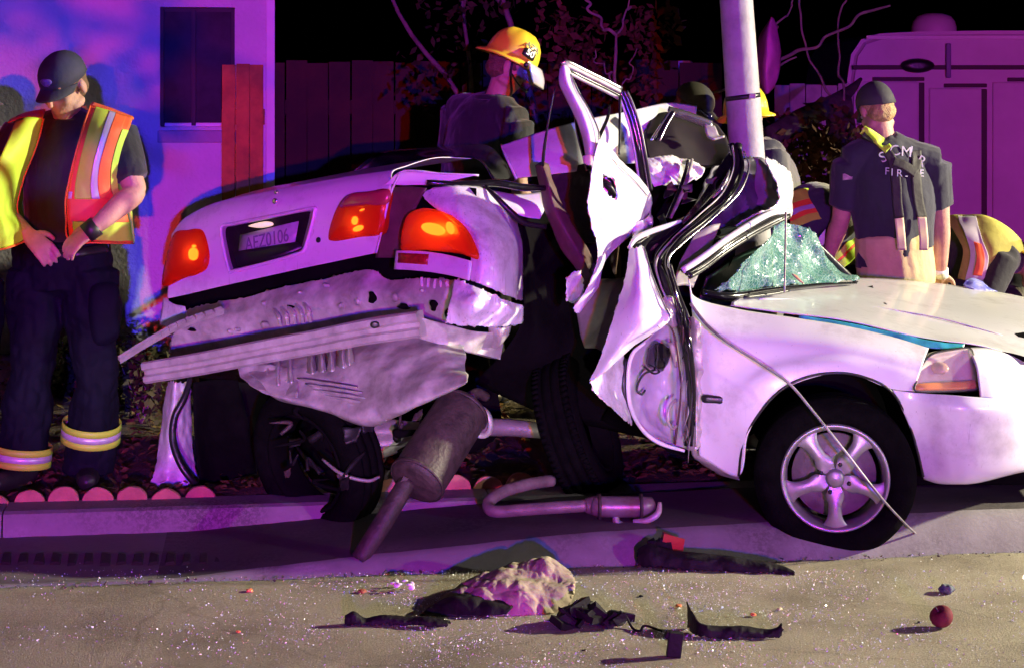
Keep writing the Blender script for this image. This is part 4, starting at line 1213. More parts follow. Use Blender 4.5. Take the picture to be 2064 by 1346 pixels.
# purple crushed lining wrapped round the post
patch("crushed_door_lining", [[(1440, 330, 7.35), (1480, 325, 7.45), (1530, 320, 7.6), (1560, 340, 7.6)], [(1420, 370, 7.2), (1470, 380, 7.3), (1540, 380, 7.45), (1576, 390, 7.5)], [(1400, 410, 7.1), (1460, 420, 7.2), (1530, 430, 7.35), (1570, 420, 7.45)], [(1380, 455, 7.05), (1440, 460, 7.1), (1500, 455, 7.25), (1545, 440, 7.4)]],
      mat("dark_blue_lining", (0.10, 0.085, 0.13), .6, var=.4, bump=.3), car, 40, 34, 0.006, 0.035, 9, 8)
patch("crushed_panel", [[(1518, 318, 7.45), (1535, 330, 7.42), (1548, 350, 7.42)], [(1522, 360, 7.4), (1545, 375, 7.38), (1568, 395, 7.4)], [(1520, 410, 7.36), (1545, 420, 7.34), (1572, 428, 7.38)]], mat("grey_crushed_panel", (.2, .17, .22), .5, var=.3), car, 16, 16, .004, .02, 12, 6)

# --- rear door, ripped open and standing up
dh = (1214, 352), (1236, 362), (1243, 384), (1241, 402), (1226, 396), (1215, 380)
def door_hole(p):
    x, y = topx(p)
    return inside(x, y, dh)
rdoor = patch("rear_door", [[(1206, 282, 6.56), (1214, 284, 6.60), (1222, 290, 6.66)], [(1196, 325, 6.54), (1226, 318, 6.62), (1256, 328, 6.74)], [(1188, 372, 6.52), (1238, 364, 6.62), (1309, 386, 6.92)],
                            [(1182, 410, 6.50), (1244, 412, 6.62), (1313, 425, 6.95)], [(1190, 455, 6.50), (1244, 455, 6.62), (1306, 448, 6.9)], [(1201, 490, 6.50), (1224, 488, 6.58), (1262, 484, 6.74)],
                            [(1202, 530, 6.50), (1210, 530, 6.54), (1219, 528, 6.58)], [(1184, 582, 6.50), (1194, 585, 6.53), (1206, 578, 6.57)], [(1154, 625, 6.50), (1164, 634, 6.52), (1180, 614, 6.55)]],
              paint, car, 60, 90, 0.004, 0.008, 6, 9, hole=door_hole, rag=.006, amp2=.002)
hp = [P(x, y, 6.62) for x, y in dh]
nd = V((0.6, -1, 0.1)).normalized()
pillow("handle_recess", [p - nd * 0.02 for p in hp], nd, black_gloss, rdoor, 0.01, -0.008, 30, 4)
bm = bmesh.new(); rr = crom([P(x, y, 6.6) for x, y in dh], 30, True); tube_bm(bm, rr + [rr[0]], 0.005, 6, ctrl=False, caps=False); from_bm("handle_bezel", bm, chrome, rdoor)
tube("door_handle", [P(1216, 372, 6.60), P(1228, 376, 6.585), P(1240, 392, 6.60)], [0.006, 0.009, 0.006], black_plastic, rdoor, 8)
tube("door_crease", [(1212, 300, 6.585), (1250, 336, 6.685), (1280, 365, 6.775), (1306, 396, 6.885)], 0.0022, inner_paint, rdoor, 5)
patch("folded_door_edge", [[(1282, 452, 6.76), (1300, 440, 6.84), (1314, 430, 6.9)], [(1280, 470, 6.74), (1298, 460, 6.78), (1315, 452, 6.88)], [(1272, 486, 6.72), (1292, 480, 6.74), (1311, 470, 6.86)], [(1262, 500, 6.72), (1285, 496, 6.76), (1300, 488, 6.84)]], wreck_paint, rdoor, 26, 36, 0.004, 0.020, 16, 4, rag=.010)
patch("window_pillar", [[(1129, 140, 6.72), (1136, 132, 6.7), (1146, 138, 6.72)], [(1128, 168, 6.70), (1142, 166, 6.66), (1160, 172, 6.70)], [(1140, 196, 6.68), (1156, 196, 6.63), (1174, 200, 6.68)], [(1156, 228, 6.66), (1172, 228, 6.61), (1190, 230, 6.66)],
                        [(1170, 262, 6.64), (1184, 262, 6.59), (1201, 264, 6.64)], [(1178, 292, 6.62), (1190, 294, 6.57), (1204, 298, 6.62)], [(1182, 325, 6.60), (1190, 328, 6.57), (1198, 330, 6.6)]], paint, rdoor, 14, 60, 0.006, 0.0)
tube("pillar_trim", [(1150, 150, 6.7), (1165, 185, 6.66), (1186, 220, 6.64), (1205, 262, 6.62), (1208, 292, 6.6)], 0.004, chrome, rdoor, 6)
for k, (dy, m_, r_) in enumerate(((-5, chrome, .008), (3, inner_paint, .009), (11, black_gloss, .006), (17, inner_paint, .007))):
    tube("window_top_rail", [(1131, 134 + dy, 6.71), (1145, 131 + dy, 6.72), (1180, 148 + dy, 6.78), (1215, 165 + dy, 6.84), (1252, 184 + dy, 6.9)], [r_ * .8, r_, r_, r_, r_], m_, rdoor, 8)
for k, (dx, m_, r_) in enumerate(((0, black_gloss, .012), (8, chrome, .004), (12, black_plastic, .008), (-8, paint, .006))):
    tube("window_side_frame", [(1250 + dx, 184, 6.9), (1262 + dx, 210, 6.9), (1277 + dx, 255, 6.9), (1288 + dx, 310, 6.9), (1296 + dx, 360, 6.92), (1300 + dx, 384, 6.93)], r_, m_, rdoor, 8)
tube("quarter_light_bar", [(1229, 212, 6.86), (1224, 240, 6.8), (1207, 278, 6.68), (1202, 296, 6.62)], [0.004, 0.007, 0.008, 0.008], black_gloss, rdoor, 6)
tube("glass_channel", [(1250, 194, 6.88), (1249, 250, 6.82), (1248, 312, 6.74)], [0.006, 0.005, 0.004], black_plastic, rdoor, 6)
tube("glass_channel", [(1118, 178, 6.8), (1106, 240, 6.8), (1097, 300, 6.82), (1094, 335, 6.84)], [0.003, 0.004, 0.006, 0.006], black_plastic, rdoor, 6)
tube("inner_pillar", [(1158, 215, 6.74), (1168, 270, 6.72), (1182, 320, 6.68), (1188, 345, 6.66)], [0.008, 0.012, 0.014, 0.012], black_gloss, rdoor, 8)
patch("door_tape", [[(1174, 316, 6.56), (1190, 312, 6.55), (1200, 316, 6.56)], [(1176, 330, 6.55), (1188, 334, 6.54), (1196, 332, 6.55)]], mat("cream_foam", (0.7, 0.65, 0.45), .8), rdoor, 8, 8, 0.004, 0.004, 20)

# --- front door peeled outward
fd = patch("front_door", [[(1268, 500, 6.56), (1281, 497, 6.52), (1296, 496, 6.56)], [(1258, 560, 6.50), (1286, 555, 6.44), (1314, 558, 6.50)], [(1241, 620, 6.46), (1287, 616, 6.38), (1336, 612, 6.46)], [(1222, 680, 6.42), (1282, 664, 6.36), (1352, 644, 6.44)],
                          [(1205, 730, 6.40), (1240, 716, 6.36), (1290, 690, 6.40)], [(1188, 768, 6.38), (1210, 755, 6.37), (1240, 730, 6.39)]], paint, car, 50, 70, 0.004, 0.012, 6, 3, rag=.008, amp2=.003)
tube("door_crease", [(1278, 585, 6.43), (1305, 625, 6.40), (1330, 662, 6.40)], 0.002, inner_paint, fd, 5)
patch("folded_door_skin", [[(1188, 768, 6.36), (1222, 742, 6.42), (1256, 714, 6.50)], [(1196, 792, 6.36), (1232, 782, 6.44), (1262, 768, 6.52)], [(1224, 818, 6.38), (1248, 815, 6.44), (1268, 812, 6.52)], [(1258, 846, 6.42), (1266, 850, 6.46), (1273, 856, 6.52)]], wreck_paint, fd, 30, 30, 0.004, 0.010, 8, 7, rag=.010, amp2=.003)
tube("door_frame_edge", [(1268, 500, 6.55), (1282, 482, 6.6), (1310, 468, 6.66), (1345, 456, 6.72), (1372, 446, 6.76)], [0.007, 0.010, 0.011, 0.010, 0.006], paint, fd, 8)
patch("window_sash", [[(1270, 498, 6.58), (1310, 470, 6.68), (1370, 448, 6.78)], [(1290, 505, 6.6), (1325, 485, 6.68), (1372, 462, 6.78)], [(1300, 540, 6.6), (1325, 520, 6.66), (1360, 495, 6.74)]], black_gloss, fd, 16, 14, 0.006, 0.01, 9)
tube("door_edge", [(1297, 498, 6.54), (1314, 556, 6.48), (1336, 610, 6.44), (1353, 644, 6.42)], 0.005, chrome, fd, 6)
patch("torn_door_hinge", [[(1335, 600, 6.5), (1350, 598, 6.5), (1362, 606, 6.52)], [(1340, 625, 6.48), (1352, 628, 6.46), (1364, 632, 6.5)], [(1345, 655, 6.48), (1358, 662, 6.47), (1366, 655, 6.5)]], raw_metal, fd, 14, 16, 0.004, 0.014, 22, 3)
# inner door shell
din = patch("door_inner_shell", [[(1318, 672, 6.58), (1345, 655, 6.58), (1385, 645, 6.56)], [(1276, 712, 6.54), (1335, 700, 6.66), (1404, 690, 6.54)], [(1268, 765, 6.53), (1335, 765, 6.70), (1408, 765, 6.53)], [(1274, 820, 6.53), (1338, 825, 6.68), (1406, 830, 6.53)],
                                 [(1296, 864, 6.54), (1345, 874, 6.62), (1398, 878, 6.54)], [(1330, 888, 6.54), (1358, 898, 6.56), (1386, 904, 6.54)]], mat("lilac_inner_paint", (0.50, 0.48, 0.53), 0.22, coat=.6, var=.12, scale=14), car, 46, 56, 0.004, 0.015, 10, 5)
tube("shell_flange", [(1300, 690, 6.52), (1274, 715, 6.5), (1266, 765, 6.49), (1272, 822, 6.49), (1296, 866, 6.5), (1330, 892, 6.5), (1380, 908, 6.5)], [0.006, 0.008, 0.008, 0.008, 0.008, 0.008, 0.006], paint, din, 8)
tube("shell_seal", [(1262, 722, 6.52), (1257, 770, 6.5), (1263, 812, 6.5), (1276, 845, 6.5)], [0.008, 0.012, 0.010, 0.006], black_plastic, din, 8)
tube("wiring", [(1320, 745, 6.52), (1300, 752, 6.5), (1288, 768, 6.5), (1284, 786, 6.5), (1294, 794, 6.5), (1300, 786, 6.52)], 0.0045, black_plastic, din, 6)
tube("wiring", [(1298, 738, 6.54), (1318, 752, 6.5), (1334, 744, 6.52), (1342, 722, 6.55)], 0.004, black_plastic, din, 6)
tube("door_latch_loop", [(1362, 805, 6.52), (1350, 820, 6.49), (1346, 845, 6.48), (1354, 862, 6.5), (1364, 858, 6.52)], 0.006, raw_metal, din, 8)
patch("window_regulator", [[(1305, 700, 6.56), (1330, 690, 6.5), (1350, 700, 6.55)], [(1300, 730, 6.55), (1328, 735, 6.48), (1346, 728, 6.54)], [(1315, 745, 6.55), (1330, 748, 6.52), (1338, 740, 6.55)]], black_gloss, din, 12, 14, 0.006, 0.018, 15, 6)
tube("regulator_plate", [(1345, 690, 6.52), (1355, 700, 6.5), (1362, 740, 6.52)], [0.004, 0.012, 0.004], inner_paint, din, 6, flat=.4)

# --- B pillar torn into black strips, sill edge
bp_path = [(1493, 300, 7.05), (1498, 341, 7.0), (1474, 390, 6.88), (1428, 439, 6.76), (1368, 488, 6.64), (1341, 528, 6.56), (1352, 580, 6.50), (1374, 640, 6.48), (1392, 700, 6.46), (1402, 800, 6.46), (1394, 900, 6.48)]
def off_path(path, dx, dY=0.0, a=0, b=None, grow=0.0):
    q = path[a:b]
    return [(x + dx * (1 + grow * i), y + dx * 0.25, Y + dY) for i, (x, y, Y) in enumerate(q)]
for k, (dx, dY, r_, m_, a, b) in enumerate(((0, 0, .012, black_gloss, 0, None), (9, .0, .005, chrome, 0, 7), (-10, .03, .014, black_plastic, 0, None), (-24, .06, .012, black_gloss, 0, 8), (-17, .01, .004, inner_paint, 0, 8), (-34, .06, .007, brown_trim, 3, None), (14, .03, .008, black_plastic, 5, None), (5, -.012, .0045, raw_metal, 6, None))):
    rj = random.Random(k * 7 + 1)
    pj = [(x + rj.uniform(-5, 5), y + rj.uniform(-4, 4), Y + rj.uniform(-.02, .02)) for x, y, Y in off_path(bp_path, dx, dY, a, b)]
    tube("pillar_strip", pj, [r_ * rj.uniform(.6, 1.3) for _ in pj], m_, car, 8, 70, flat=rj.uniform(.5, 1))
patch("pillar_cover", [[(1466, 312, 7.1), (1480, 300, 7.08), (1494, 302, 7.06)], [(1440, 350, 7.06), (1470, 350, 7.02), (1496, 348, 7.0)], [(1410, 400, 6.98), (1440, 400, 6.92), (1470, 394, 6.88)], [(1370, 450, 6.88), (1400, 448, 6.8), (1428, 440, 6.76)], [(1330, 500, 6.76), (1350, 498, 6.7), (1368, 490, 6.66)], [(1318, 540, 6.68), (1330, 540, 6.62), (1340, 532, 6.58)]], black_gloss, car, 18, 50, 0.006, 0.004, 5, 3)
tube("seat_belt_anchor", [(1470, 345, 6.96), (1462, 365, 6.92), (1448, 388, 6.9), (1436, 402, 6.9), (1430, 424, 6.88)], [0.004, 0.008, 0.008, 0.006, 0.008], chrome, car, 8)
tube("belt_strip", [(1395, 322, 7.2), (1390, 345, 7.1), (1375, 390, 6.98), (1352, 440, 6.86)], [0.006, 0.008, 0.008, 0.006], inner_paint, car, 6)
tube("belt_strip", [(1386, 324, 7.18), (1382, 345, 7.08), (1367, 390, 6.96), (1344, 440, 6.84)], [0.006, 0.008, 0.008, 0.006], black_gloss, car, 6)
patch("inner_pillar_panel", [[(1400, 470, 6.85), (1430, 455, 6.88), (1450, 450, 6.92)], [(1370, 530, 6.75), (1400, 520, 6.8), (1425, 515, 6.85)], [(1355, 580, 6.66), (1378, 575, 6.7), (1395, 580, 6.72)]], mat("grey_pillar_trim", (.22, .20, .20), .55, var=.3), car, 14, 20, 0.005, 0.01, 8, 4)
patch("sill_edge", [[(1385, 640, 6.52), (1398, 640, 6.48), (1410, 650, 6.47)], [(1392, 720, 6.50), (1404, 720, 6.46), (1416, 720, 6.46)], [(1392, 820, 6.50), (1404, 820, 6.46), (1416, 820, 6.47)], [(1384, 905, 6.50), (1398, 908, 6.47), (1410, 900, 6.48)]], raw_metal, car, 12, 50, 0.004, 0.012, 18, 5)
rng = random.Random(9)
for k in range(14):
    y = rng.uniform(600, 890)
    x = 1362 + (y - 600) * 0.09 + rng.uniform(-6, 22)
    tube("torn_sill_shred", [P(x, y, 6.47), P(x + rng.uniform(-5, 5), y + rng.uniform(14, 30), 6.44), P(x + rng.uniform(-8, 8), y + rng.uniform(36, 60), 6.46)], [0.002, 0.006, 0.002], rng.choice((brown_trim, black_plastic, raw_metal, black_gloss, dull_metal)), car, 5, flat=.5)
patch("sill_bottom", [[(1395, 905, 6.52), (1440, 925, 6.5), (1488, 938, 6.5)], [(1400, 925, 6.54), (1445, 945, 6.52), (1488, 956, 6.52)], [(1430, 940, 6.6), (1460, 958, 6.58), (1488, 966, 6.58)]], raw_metal, car, 26, 14, 0.004, 0.018, 20, 3)

# --- A pillar, windscreen, torn roof edge
for k, (dy, m_, r_, dY) in enumerate(((-4, paint, .013, 0), (8, black_gloss, .010, .01), (15, chrome, .005, .0), (20, black_plastic, .010, .02))):
    tube("windscreen_pillar", [(1378 + dy * .6, 548 + dy * .5, 6.62), (1420, 520 + dy, 6.68), (1460, 490 + dy, 6.76), (1510, 458 + dy, 6.9), (1555, 434 + dy, 7.05), (1590, 428 + dy * .4, 7.15)], r_, m_, car, 8, 40)
patch("torn_roof_edge", [[(1540, 318, 7.30), (1556, 320, 7.34), (1572, 328, 7.42), (1590, 348, 7.55)], [(1556, 350, 7.22), (1570, 352, 7.28), (1582, 360, 7.36), (1596, 378, 7.5)], [(1566, 390, 7.16), (1578, 392, 7.22), (1588, 398, 7.3), (1597, 408, 7.44)],
                         [(1560, 414, 7.10), (1572, 420, 7.16), (1582, 428, 7.24), (1592, 438, 7.36)], [(1520, 432, 7.02), (1534, 440, 7.06), (1548, 446, 7.12), (1560, 448, 7.2)], [(1480, 454, 6.92), (1490, 460, 6.94), (1500, 466, 6.98), (1508, 468, 7.02)]], wreck_paint, car, 30, 70, 0.005, 0.014, 8, 4, rag=.014, amp2=.005)
def screen_mat():
    m = bpy.data.materials.new("crazed_windscreen")
    m.use_nodes = True
    nt = m.node_tree; L = nt.links.new
    b = nt.nodes["Principled BSDF"]
    tc = nt.nodes.new("ShaderNodeTexCoord")
    vo = nt.nodes.new("ShaderNodeTexVoronoi"); vo.feature = 'DISTANCE_TO_EDGE'; vo.inputs["Scale"].default_value = 60
    nz = nt.nodes.new("ShaderNodeTexNoise"); nz.inputs["Scale"].default_value = 9; nz.inputs["Detail"].default_value = 5
    L(tc.outputs["Object"], vo.inputs["Vector"]); L(tc.outputs["Object"], nz.inputs["Vector"])
    r1 = nt.nodes.new("ShaderNodeValToRGB"); r1.color_ramp.elements[0].position = 0.0; r1.color_ramp.elements[1].position = 0.10
    r1.color_ramp.elements[0].color = (0.55, 0.74, 0.65, 1); r1.color_ramp.elements[1].color = (0.05, 0.20, 0.16, 1)
    L(vo.outputs["Distance"], r1.inputs["Fac"])
    r2 = nt.nodes.new("ShaderNodeValToRGB"); r2.color_ramp.elements[0].position = 0.35; r2.color_ramp.elements[1].position = 0.7
    r2.color_ramp.elements[0].color = (0.04, 0.16, 0.13, 1); r2.color_ramp.elements[1].color = (0.36, 0.56, 0.47, 1)
    L(nz.outputs["Fac"], r2.inputs["Fac"])
    mx = nt.nodes.new("ShaderNodeMix"); mx.data_type = 'RGBA'; mx.inputs["Factor"].default_value = 0.5
    L(r1.outputs["Color"], mx.inputs["A"]); L(r2.outputs["Color"], mx.inputs["B"])
    L(mx.outputs["Result"], b.inputs["Base Color"])
    b.inputs["Roughness"].default_value = 0.2
    bp = nt.nodes.new("ShaderNodeBump"); bp.inputs["Strength"].default_value = 0.8; bp.inputs["Distance"].default_value = 0.004
    L(vo.outputs["Distance"], bp.inputs["Height"]); L(bp.outputs["Normal"], b.inputs["Normal"])
    tr = nt.nodes.new("ShaderNodeBsdfTransparent"); tr.inputs[0].default_value = (0.6, 0.85, 0.75, 1)
    ms = nt.nodes.new("ShaderNodeMixShader"); ms.inputs[0].default_value = 0.24
    L(b.outputs[0], ms.inputs[1]); L(tr.outputs[0], ms.inputs[2]); L(ms.outputs[0], nt.nodes["Material Output"].inputs[0])
    return m
patch("windscreen", [[(1574, 452, 7.12), (1588, 446, 7.2), (1606, 456, 7.32), (1628, 474, 7.45)], [(1536, 496, 6.98), (1568, 484, 7.1), (1610, 492, 7.3), (1665, 515, 7.5)], [(1484, 540, 6.84), (1540, 536, 7.0), (1610, 540, 7.25), (1695, 548, 7.5)], [(1430, 588, 6.74), (1505, 590, 6.86), (1590, 580, 7.1), (1722, 570, 7.5)]],
      screen_mat(), car, 80, 70, 0.005, 0.055, 5, 3, rag=.03, amp2=.010)
patch("dashboard", [[(1420, 560, 7.0), (1520, 500, 7.3), (1620, 480, 7.7)], [(1410, 590, 7.0), (1520, 560, 7.3), (1700, 560, 7.8)], [(1400, 620, 7.0), (1520, 610, 7.3), (1700, 600, 7.8)]], black_plastic, car, 16, 12, 0.01, 0.02, 4)
patch("cabin_fabric", [[(1440, 462, 7.25), (1490, 452, 7.35), (1540, 440, 7.5)], [(1440, 490, 7.2), (1480, 480, 7.25), (1520, 470, 7.35)], [(1430, 520, 7.1), (1460, 510, 7.15), (1490, 495, 7.25)]], mat("olive_fabric", (.14, .16, .12), .9, var=.3, bump=.5), car, 16, 16, 0.006, 0.02, 10)
tube("windscreen_seal", [(1416, 590, 6.7), (1470, 598, 6.74), (1540, 588, 6.9), (1600, 580, 7.05), (1660, 574, 7.25), (1722, 571, 7.48)], [0.012, 0.016, 0.014, 0.010, 0.008, 0.006], black_gloss, car, 8)
tube("windscreen_seal", [(1626, 472, 7.42), (1665, 512, 7.46), (1700, 546, 7.48), (1728, 570, 7.48)], [0.010, 0.014, 0.014, 0.008], black_plastic, car, 8)
tube("antenna", [(1584, 428, 6.9), (1583, 500, 6.86), (1581, 590, 6.8)], 0.004, dull_metal, car, 6)
patch("wiper_scrap", [[(1596, 552, 7.0), (1606, 556, 7.0)], [(1612, 566, 6.98), (1620, 572, 6.98)]], mat("tan_plastic", (.45, .25, .15), .6), car, 6, 6, 0.006, 0.004)
tube("wiper_arm", [(1500, 600, 6.72), (1560, 592, 6.84), (1590, 586, 6.9)], 0.006, black_plastic, car, 6)

# --- bonnet
patch("bonnet", [[(1560, 580, 7.10), (1640, 572, 7.4), (1720, 561, 7.75), (1880, 571, 7.85), (2064, 600, 7.75), (2200, 640, 7.55)], [(1520, 592, 6.9), (1610, 592, 7.05), (1710, 596, 7.2), (1880, 616, 7.25), (2064, 652, 7.1), (2210, 700, 7.0)],
                 [(1480, 606, 6.72), (1590, 614, 6.8), (1700, 626, 6.8), (1870, 660, 6.78), (2040, 700, 6.75), (2200, 748, 6.75)], [(1474, 616, 6.66), (1590, 632, 6.62), (1700, 646, 6.60), (1865, 682, 6.56), (1990, 700, 6.60), (2180, 760, 6.7)]],
      paint, car, 80, 40, 0.004, 0.003, 4, 5)
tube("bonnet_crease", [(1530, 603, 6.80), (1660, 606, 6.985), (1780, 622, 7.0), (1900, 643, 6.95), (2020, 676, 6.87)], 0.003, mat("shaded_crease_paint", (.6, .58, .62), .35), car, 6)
gap_cyan = mat("cyan_gap_light", (0.05, 0.42, 0.46), 0.35, var=.3, scale=20)  # cyan light from the bonnet gap, put into the strip's colour
patch("gap_light_strip", [[(1610, 636, 6.60), (1700, 650, 6.58), (1800, 670, 6.55), (1880, 688, 6.53), (1945, 694, 6.53)], [(1610, 644, 6.59), (1700, 662, 6.56), (1800, 686, 6.53), (1880, 702, 6.51), (1942, 702, 6.51)]], gap_cyan, car, 40, 10, 0.003, 0.003, 20, 3)
patch("bonnet_gap", [[(1820, 676, 6.545), (1880, 684, 6.535), (1960, 698, 6.54), (2040, 712, 6.6), (2080, 724, 6.6)], [(1860, 694, 6.535), (1900, 700, 6.53), (1970, 702, 6.55), (2040, 720, 6.62), (2080, 734, 6.64)]], dark_cavity, car, 20, 5, 0.003)

# --- front fender with wheel arch
patch("front_fender", [[(1388, 560, 6.62), (1402, 600, 6.60), (1490, 624, 6.58), (1600, 641, 6.55), (1700, 657, 6.53), (1800, 680, 6.50), (1872, 702, 6.48)],
                       [(1396, 640, 6.52), (1430, 670, 6.47), (1505, 680, 6.45), (1600, 682, 6.44), (1700, 690, 6.42), (1800, 712, 6.40), (1862, 728, 6.40)],
                       [(1410, 740, 6.47), (1440, 760, 6.43), (1500, 745, 6.41), (1580, 722, 6.40), (1700, 716, 6.38), (1800, 738, 6.37), (1854, 752, 6.38)],
                       [(1410, 830, 6.47), (1452, 845, 6.42), (1488, 800, 6.385), (1556, 752, 6.37), (1692, 731, 6.36), (1796, 757, 6.36), (1848, 770, 6.37)],
                       [(1408, 918, 6.49), (1489, 958, 6.44), (1509, 872, 6.37), (1566, 791, 6.355), (1692, 751, 6.35), (1792, 782, 6.355), (1846, 788, 6.37)]], paint, car, 90, 60, 0.004, 0.0015, 6, 4)
tube("arch_lip", [(1489, 958, 6.435), (1496, 905, 6.40), (1515, 855, 6.365), (1566, 792, 6.35), (1625, 760, 6.345), (1692, 751, 6.345), (1750, 762, 6.35), (1796, 788, 6.355), (1828, 840, 6.38), (1848, 905, 6.39), (1861, 960, 6.4)], 0.005, black_plastic, car, 6, 60)
aro = [P(x, y, Y) for x, y, Y in ((1489, 958, 6.45), (1496, 905, 6.41), (1515, 855, 6.38), (1566, 792, 6.365), (1625, 760, 6.36), (1692, 751, 6.36), (1750, 762, 6.365), (1796, 788, 6.37), (1828, 840, 6.39), (1848, 905, 6.40), (1861, 960, 6.41))]
patch("wheel_well", [aro, [p + V((0, .18, 0.005)) for p in aro], [p + V((0, .42, 0)) for p in aro]], dark_cavity, car, 40, 10, 0.004)
vs = [p + V((0, .42, 0)) for p in crom(aro, 30)]
mesh("wheel_well_back", vs + [sum(vs, V()) / 30], [(i, i + 1, 30) for i in range(29)], dark_cavity, car)
mk = pillow("side_marker_slot", [P(x, y, 6.415) for x, y in ((1417, 797), (1440, 797), (1462, 799), (1470, 806), (1462, 814), (1440, 812), (1417, 810))], V((0, -1, 0)), black_plastic, car, 0.012, 0.006, 30, 3)
# --- front bumper, nose, headlamp
patch("front_bumper", [[(1798, 785, 6.365), (1848, 791, 6.36), (1905, 795, 6.33), (1970, 800, 6.32), (2064, 806, 6.40), (2140, 812, 6.62), (2180, 816, 6.95)],
                       [(1812, 812, 6.37), (1856, 816, 6.35), (1905, 820, 6.31), (1970, 824, 6.30), (2064, 828, 6.39), (2145, 832, 6.62), (2186, 834, 6.95)],
                       [(1830, 850, 6.38), (1866, 852, 6.36), (1910, 854, 6.32), (1970, 856, 6.31), (2064, 856, 6.39), (2146, 856, 6.62), (2186, 856, 6.95)],
                       [(1848, 906, 6.40), (1878, 908, 6.37), (1916, 910, 6.33), (1970, 910, 6.32), (2064, 902, 6.40), (2145, 896, 6.62), (2184, 892, 6.95)],
                       [(1861, 960, 6.42), (1888, 968, 6.40), (1925, 970, 6.37), (1972, 967, 6.36), (2064, 946, 6.44), (2140, 936, 6.66), (2180, 930, 6.97)],
                       [(1864, 962, 6.52), (1890, 969, 6.52), (1925, 971, 6.5), (1972, 968, 6.5), (2060, 946, 6.56), (2130, 938, 6.76), (2170, 934, 7.02)]], paint, car, 70, 50, 0.004, 0.0015, 6, 8)
patch("nose_panel", [[(1950, 701, 6.52), (1990, 702, 6.55), (2040, 715, 6.62), (2100, 738, 6.74), (2160, 760, 6.95)], [(1966, 735, 6.42), (2000, 738, 6.45), (2046, 744, 6.54), (2110, 760, 6.68), (2166, 776, 6.92)], [(1972, 770, 6.38), (2006, 772, 6.40), (2050, 775, 6.48), (2116, 786, 6.64), (2172, 798, 6.92)], [(1975, 801, 6.34), (2010, 803, 6.35), (2056, 806, 6.42), (2125, 812, 6.60), (2178, 816, 6.93)]], paint, car, 36, 30, 0.004)
hl = [(1884, 711), (1920, 704), (1955, 702), (1965, 730), (1972, 760), (1974, 783), (1930, 788), (1890, 789), (1846, 787), (1848, 765), (1856, 740), (1868, 722)]
hn = V((0.5, -1, 0.1)).normalized()
HLP = Plane(P(1850, 780, 6.36), P(1970, 770, 6.42), P(1920, 706, 6.47))
hb = pillow("headlamp", [HLP.at(x, y, -0.02) for x, y in hl], hn, mat("headlamp_reflector", (.80, .74, .58), .3, col2=(.50, .42, .28), scale=9), car, 0.03, -0.02, 44, 6)
def clear_lens():
    m = bpy.data.materials.new("clear_lamp_lens")
    m.use_nodes = True
    nt = m.node_tree
    b = nt.nodes["Principled BSDF"]
    b.inputs["Base Color"].default_value = (0.60, 0.58, 0.52, 1); b.inputs["Roughness"].default_value = 0.12
    tr = nt.nodes.new("ShaderNodeBsdfTransparent")
    ms = nt.nodes.new("ShaderNodeMixShader"); ms.inputs[0].default_value = 0.82
    nt.links.new(b.outputs[0], ms.inputs[1]); nt.links.new(tr.outputs[0], ms.inputs[2]); nt.links.new(ms.outputs[0], nt.nodes["Material Output"].inputs[0])
    return m
pillow("lens", [HLP.at(x, y, 0.004) for x, y in hl], hn, clear_lens(), hb, 0.02, 0.012, 44, 6)
pillow("amber_indicator", [HLP.at(x, y, 0.0) for x, y in ((1850, 774), (1890, 770), (1940, 768), (1966, 766), (1971, 780), (1930, 785), (1890, 786), (1849, 785))], hn, mat("amber_lens", (.78, .26, .03), .25, coat=.5), hb, 0.012, 0.005, 30, 3)
pillow("bulb", [HLP.at(1898 + 13 * math.cos(a), 742 + 12 * math.sin(a), -0.012) for a in [k * math.pi / 5 for k in range(10)]], hn, mat("pinkish_bulb", (.62, .40, .30), .25), hb, 0.02, 0.02, 24, 4)
bm = bmesh.new(); rr = crom([HLP.at(x, y, 0.0) for x, y in hl], 60, True); tube_bm(bm, rr + [rr[0]], 0.004, 6, ctrl=False, caps=False); from_bm("lamp_gasket", bm, black_plastic, hb)
# --- engine bay block and underside so that light does not leak through
for c_, s_, n_ in (((1.62, 7.25, 0.48), (0.95, 0.75, 0.45), "engine_block"), ((1.55, 7.15, 0.22), (1.05, 1.0, 0.10), "engine_undertray")):
    box(n_, c_, s_, dark_cavity, car, bevel=0.04)
patch("firewall", [[(1420, 620, 6.7), (1420, 620, 7.9)], [(1440, 760, 6.75), (1440, 760, 7.9)], [(1470, 930, 6.75), (1460, 900, 7.9)]], dark_cavity, car, 6, 8, 0.01)
patch("underfloor", [[(1240, 800, 6.9), (1330, 895, 6.62), (1410, 925, 6.55)], [(1200, 860, 7.3), (1330, 880, 7.3), (1450, 900, 7.3)], [(1200, 800, 7.9), (1330, 820, 7.9), (1450, 840, 7.9)]], dark_cavity, car, 14, 12, 0.01, 0.02, 5)
patch("far_side_panel", [[(1460, 560, 7.95), (1700, 600, 8.0), (2000, 620, 7.95)], [(1460, 700, 7.95), (1700, 720, 8.0), (2000, 740, 7.95)], [(1460, 820, 7.95), (1700, 830, 8.0), (2000, 840, 7.95)]], paint, car, 12, 8, 0.006)
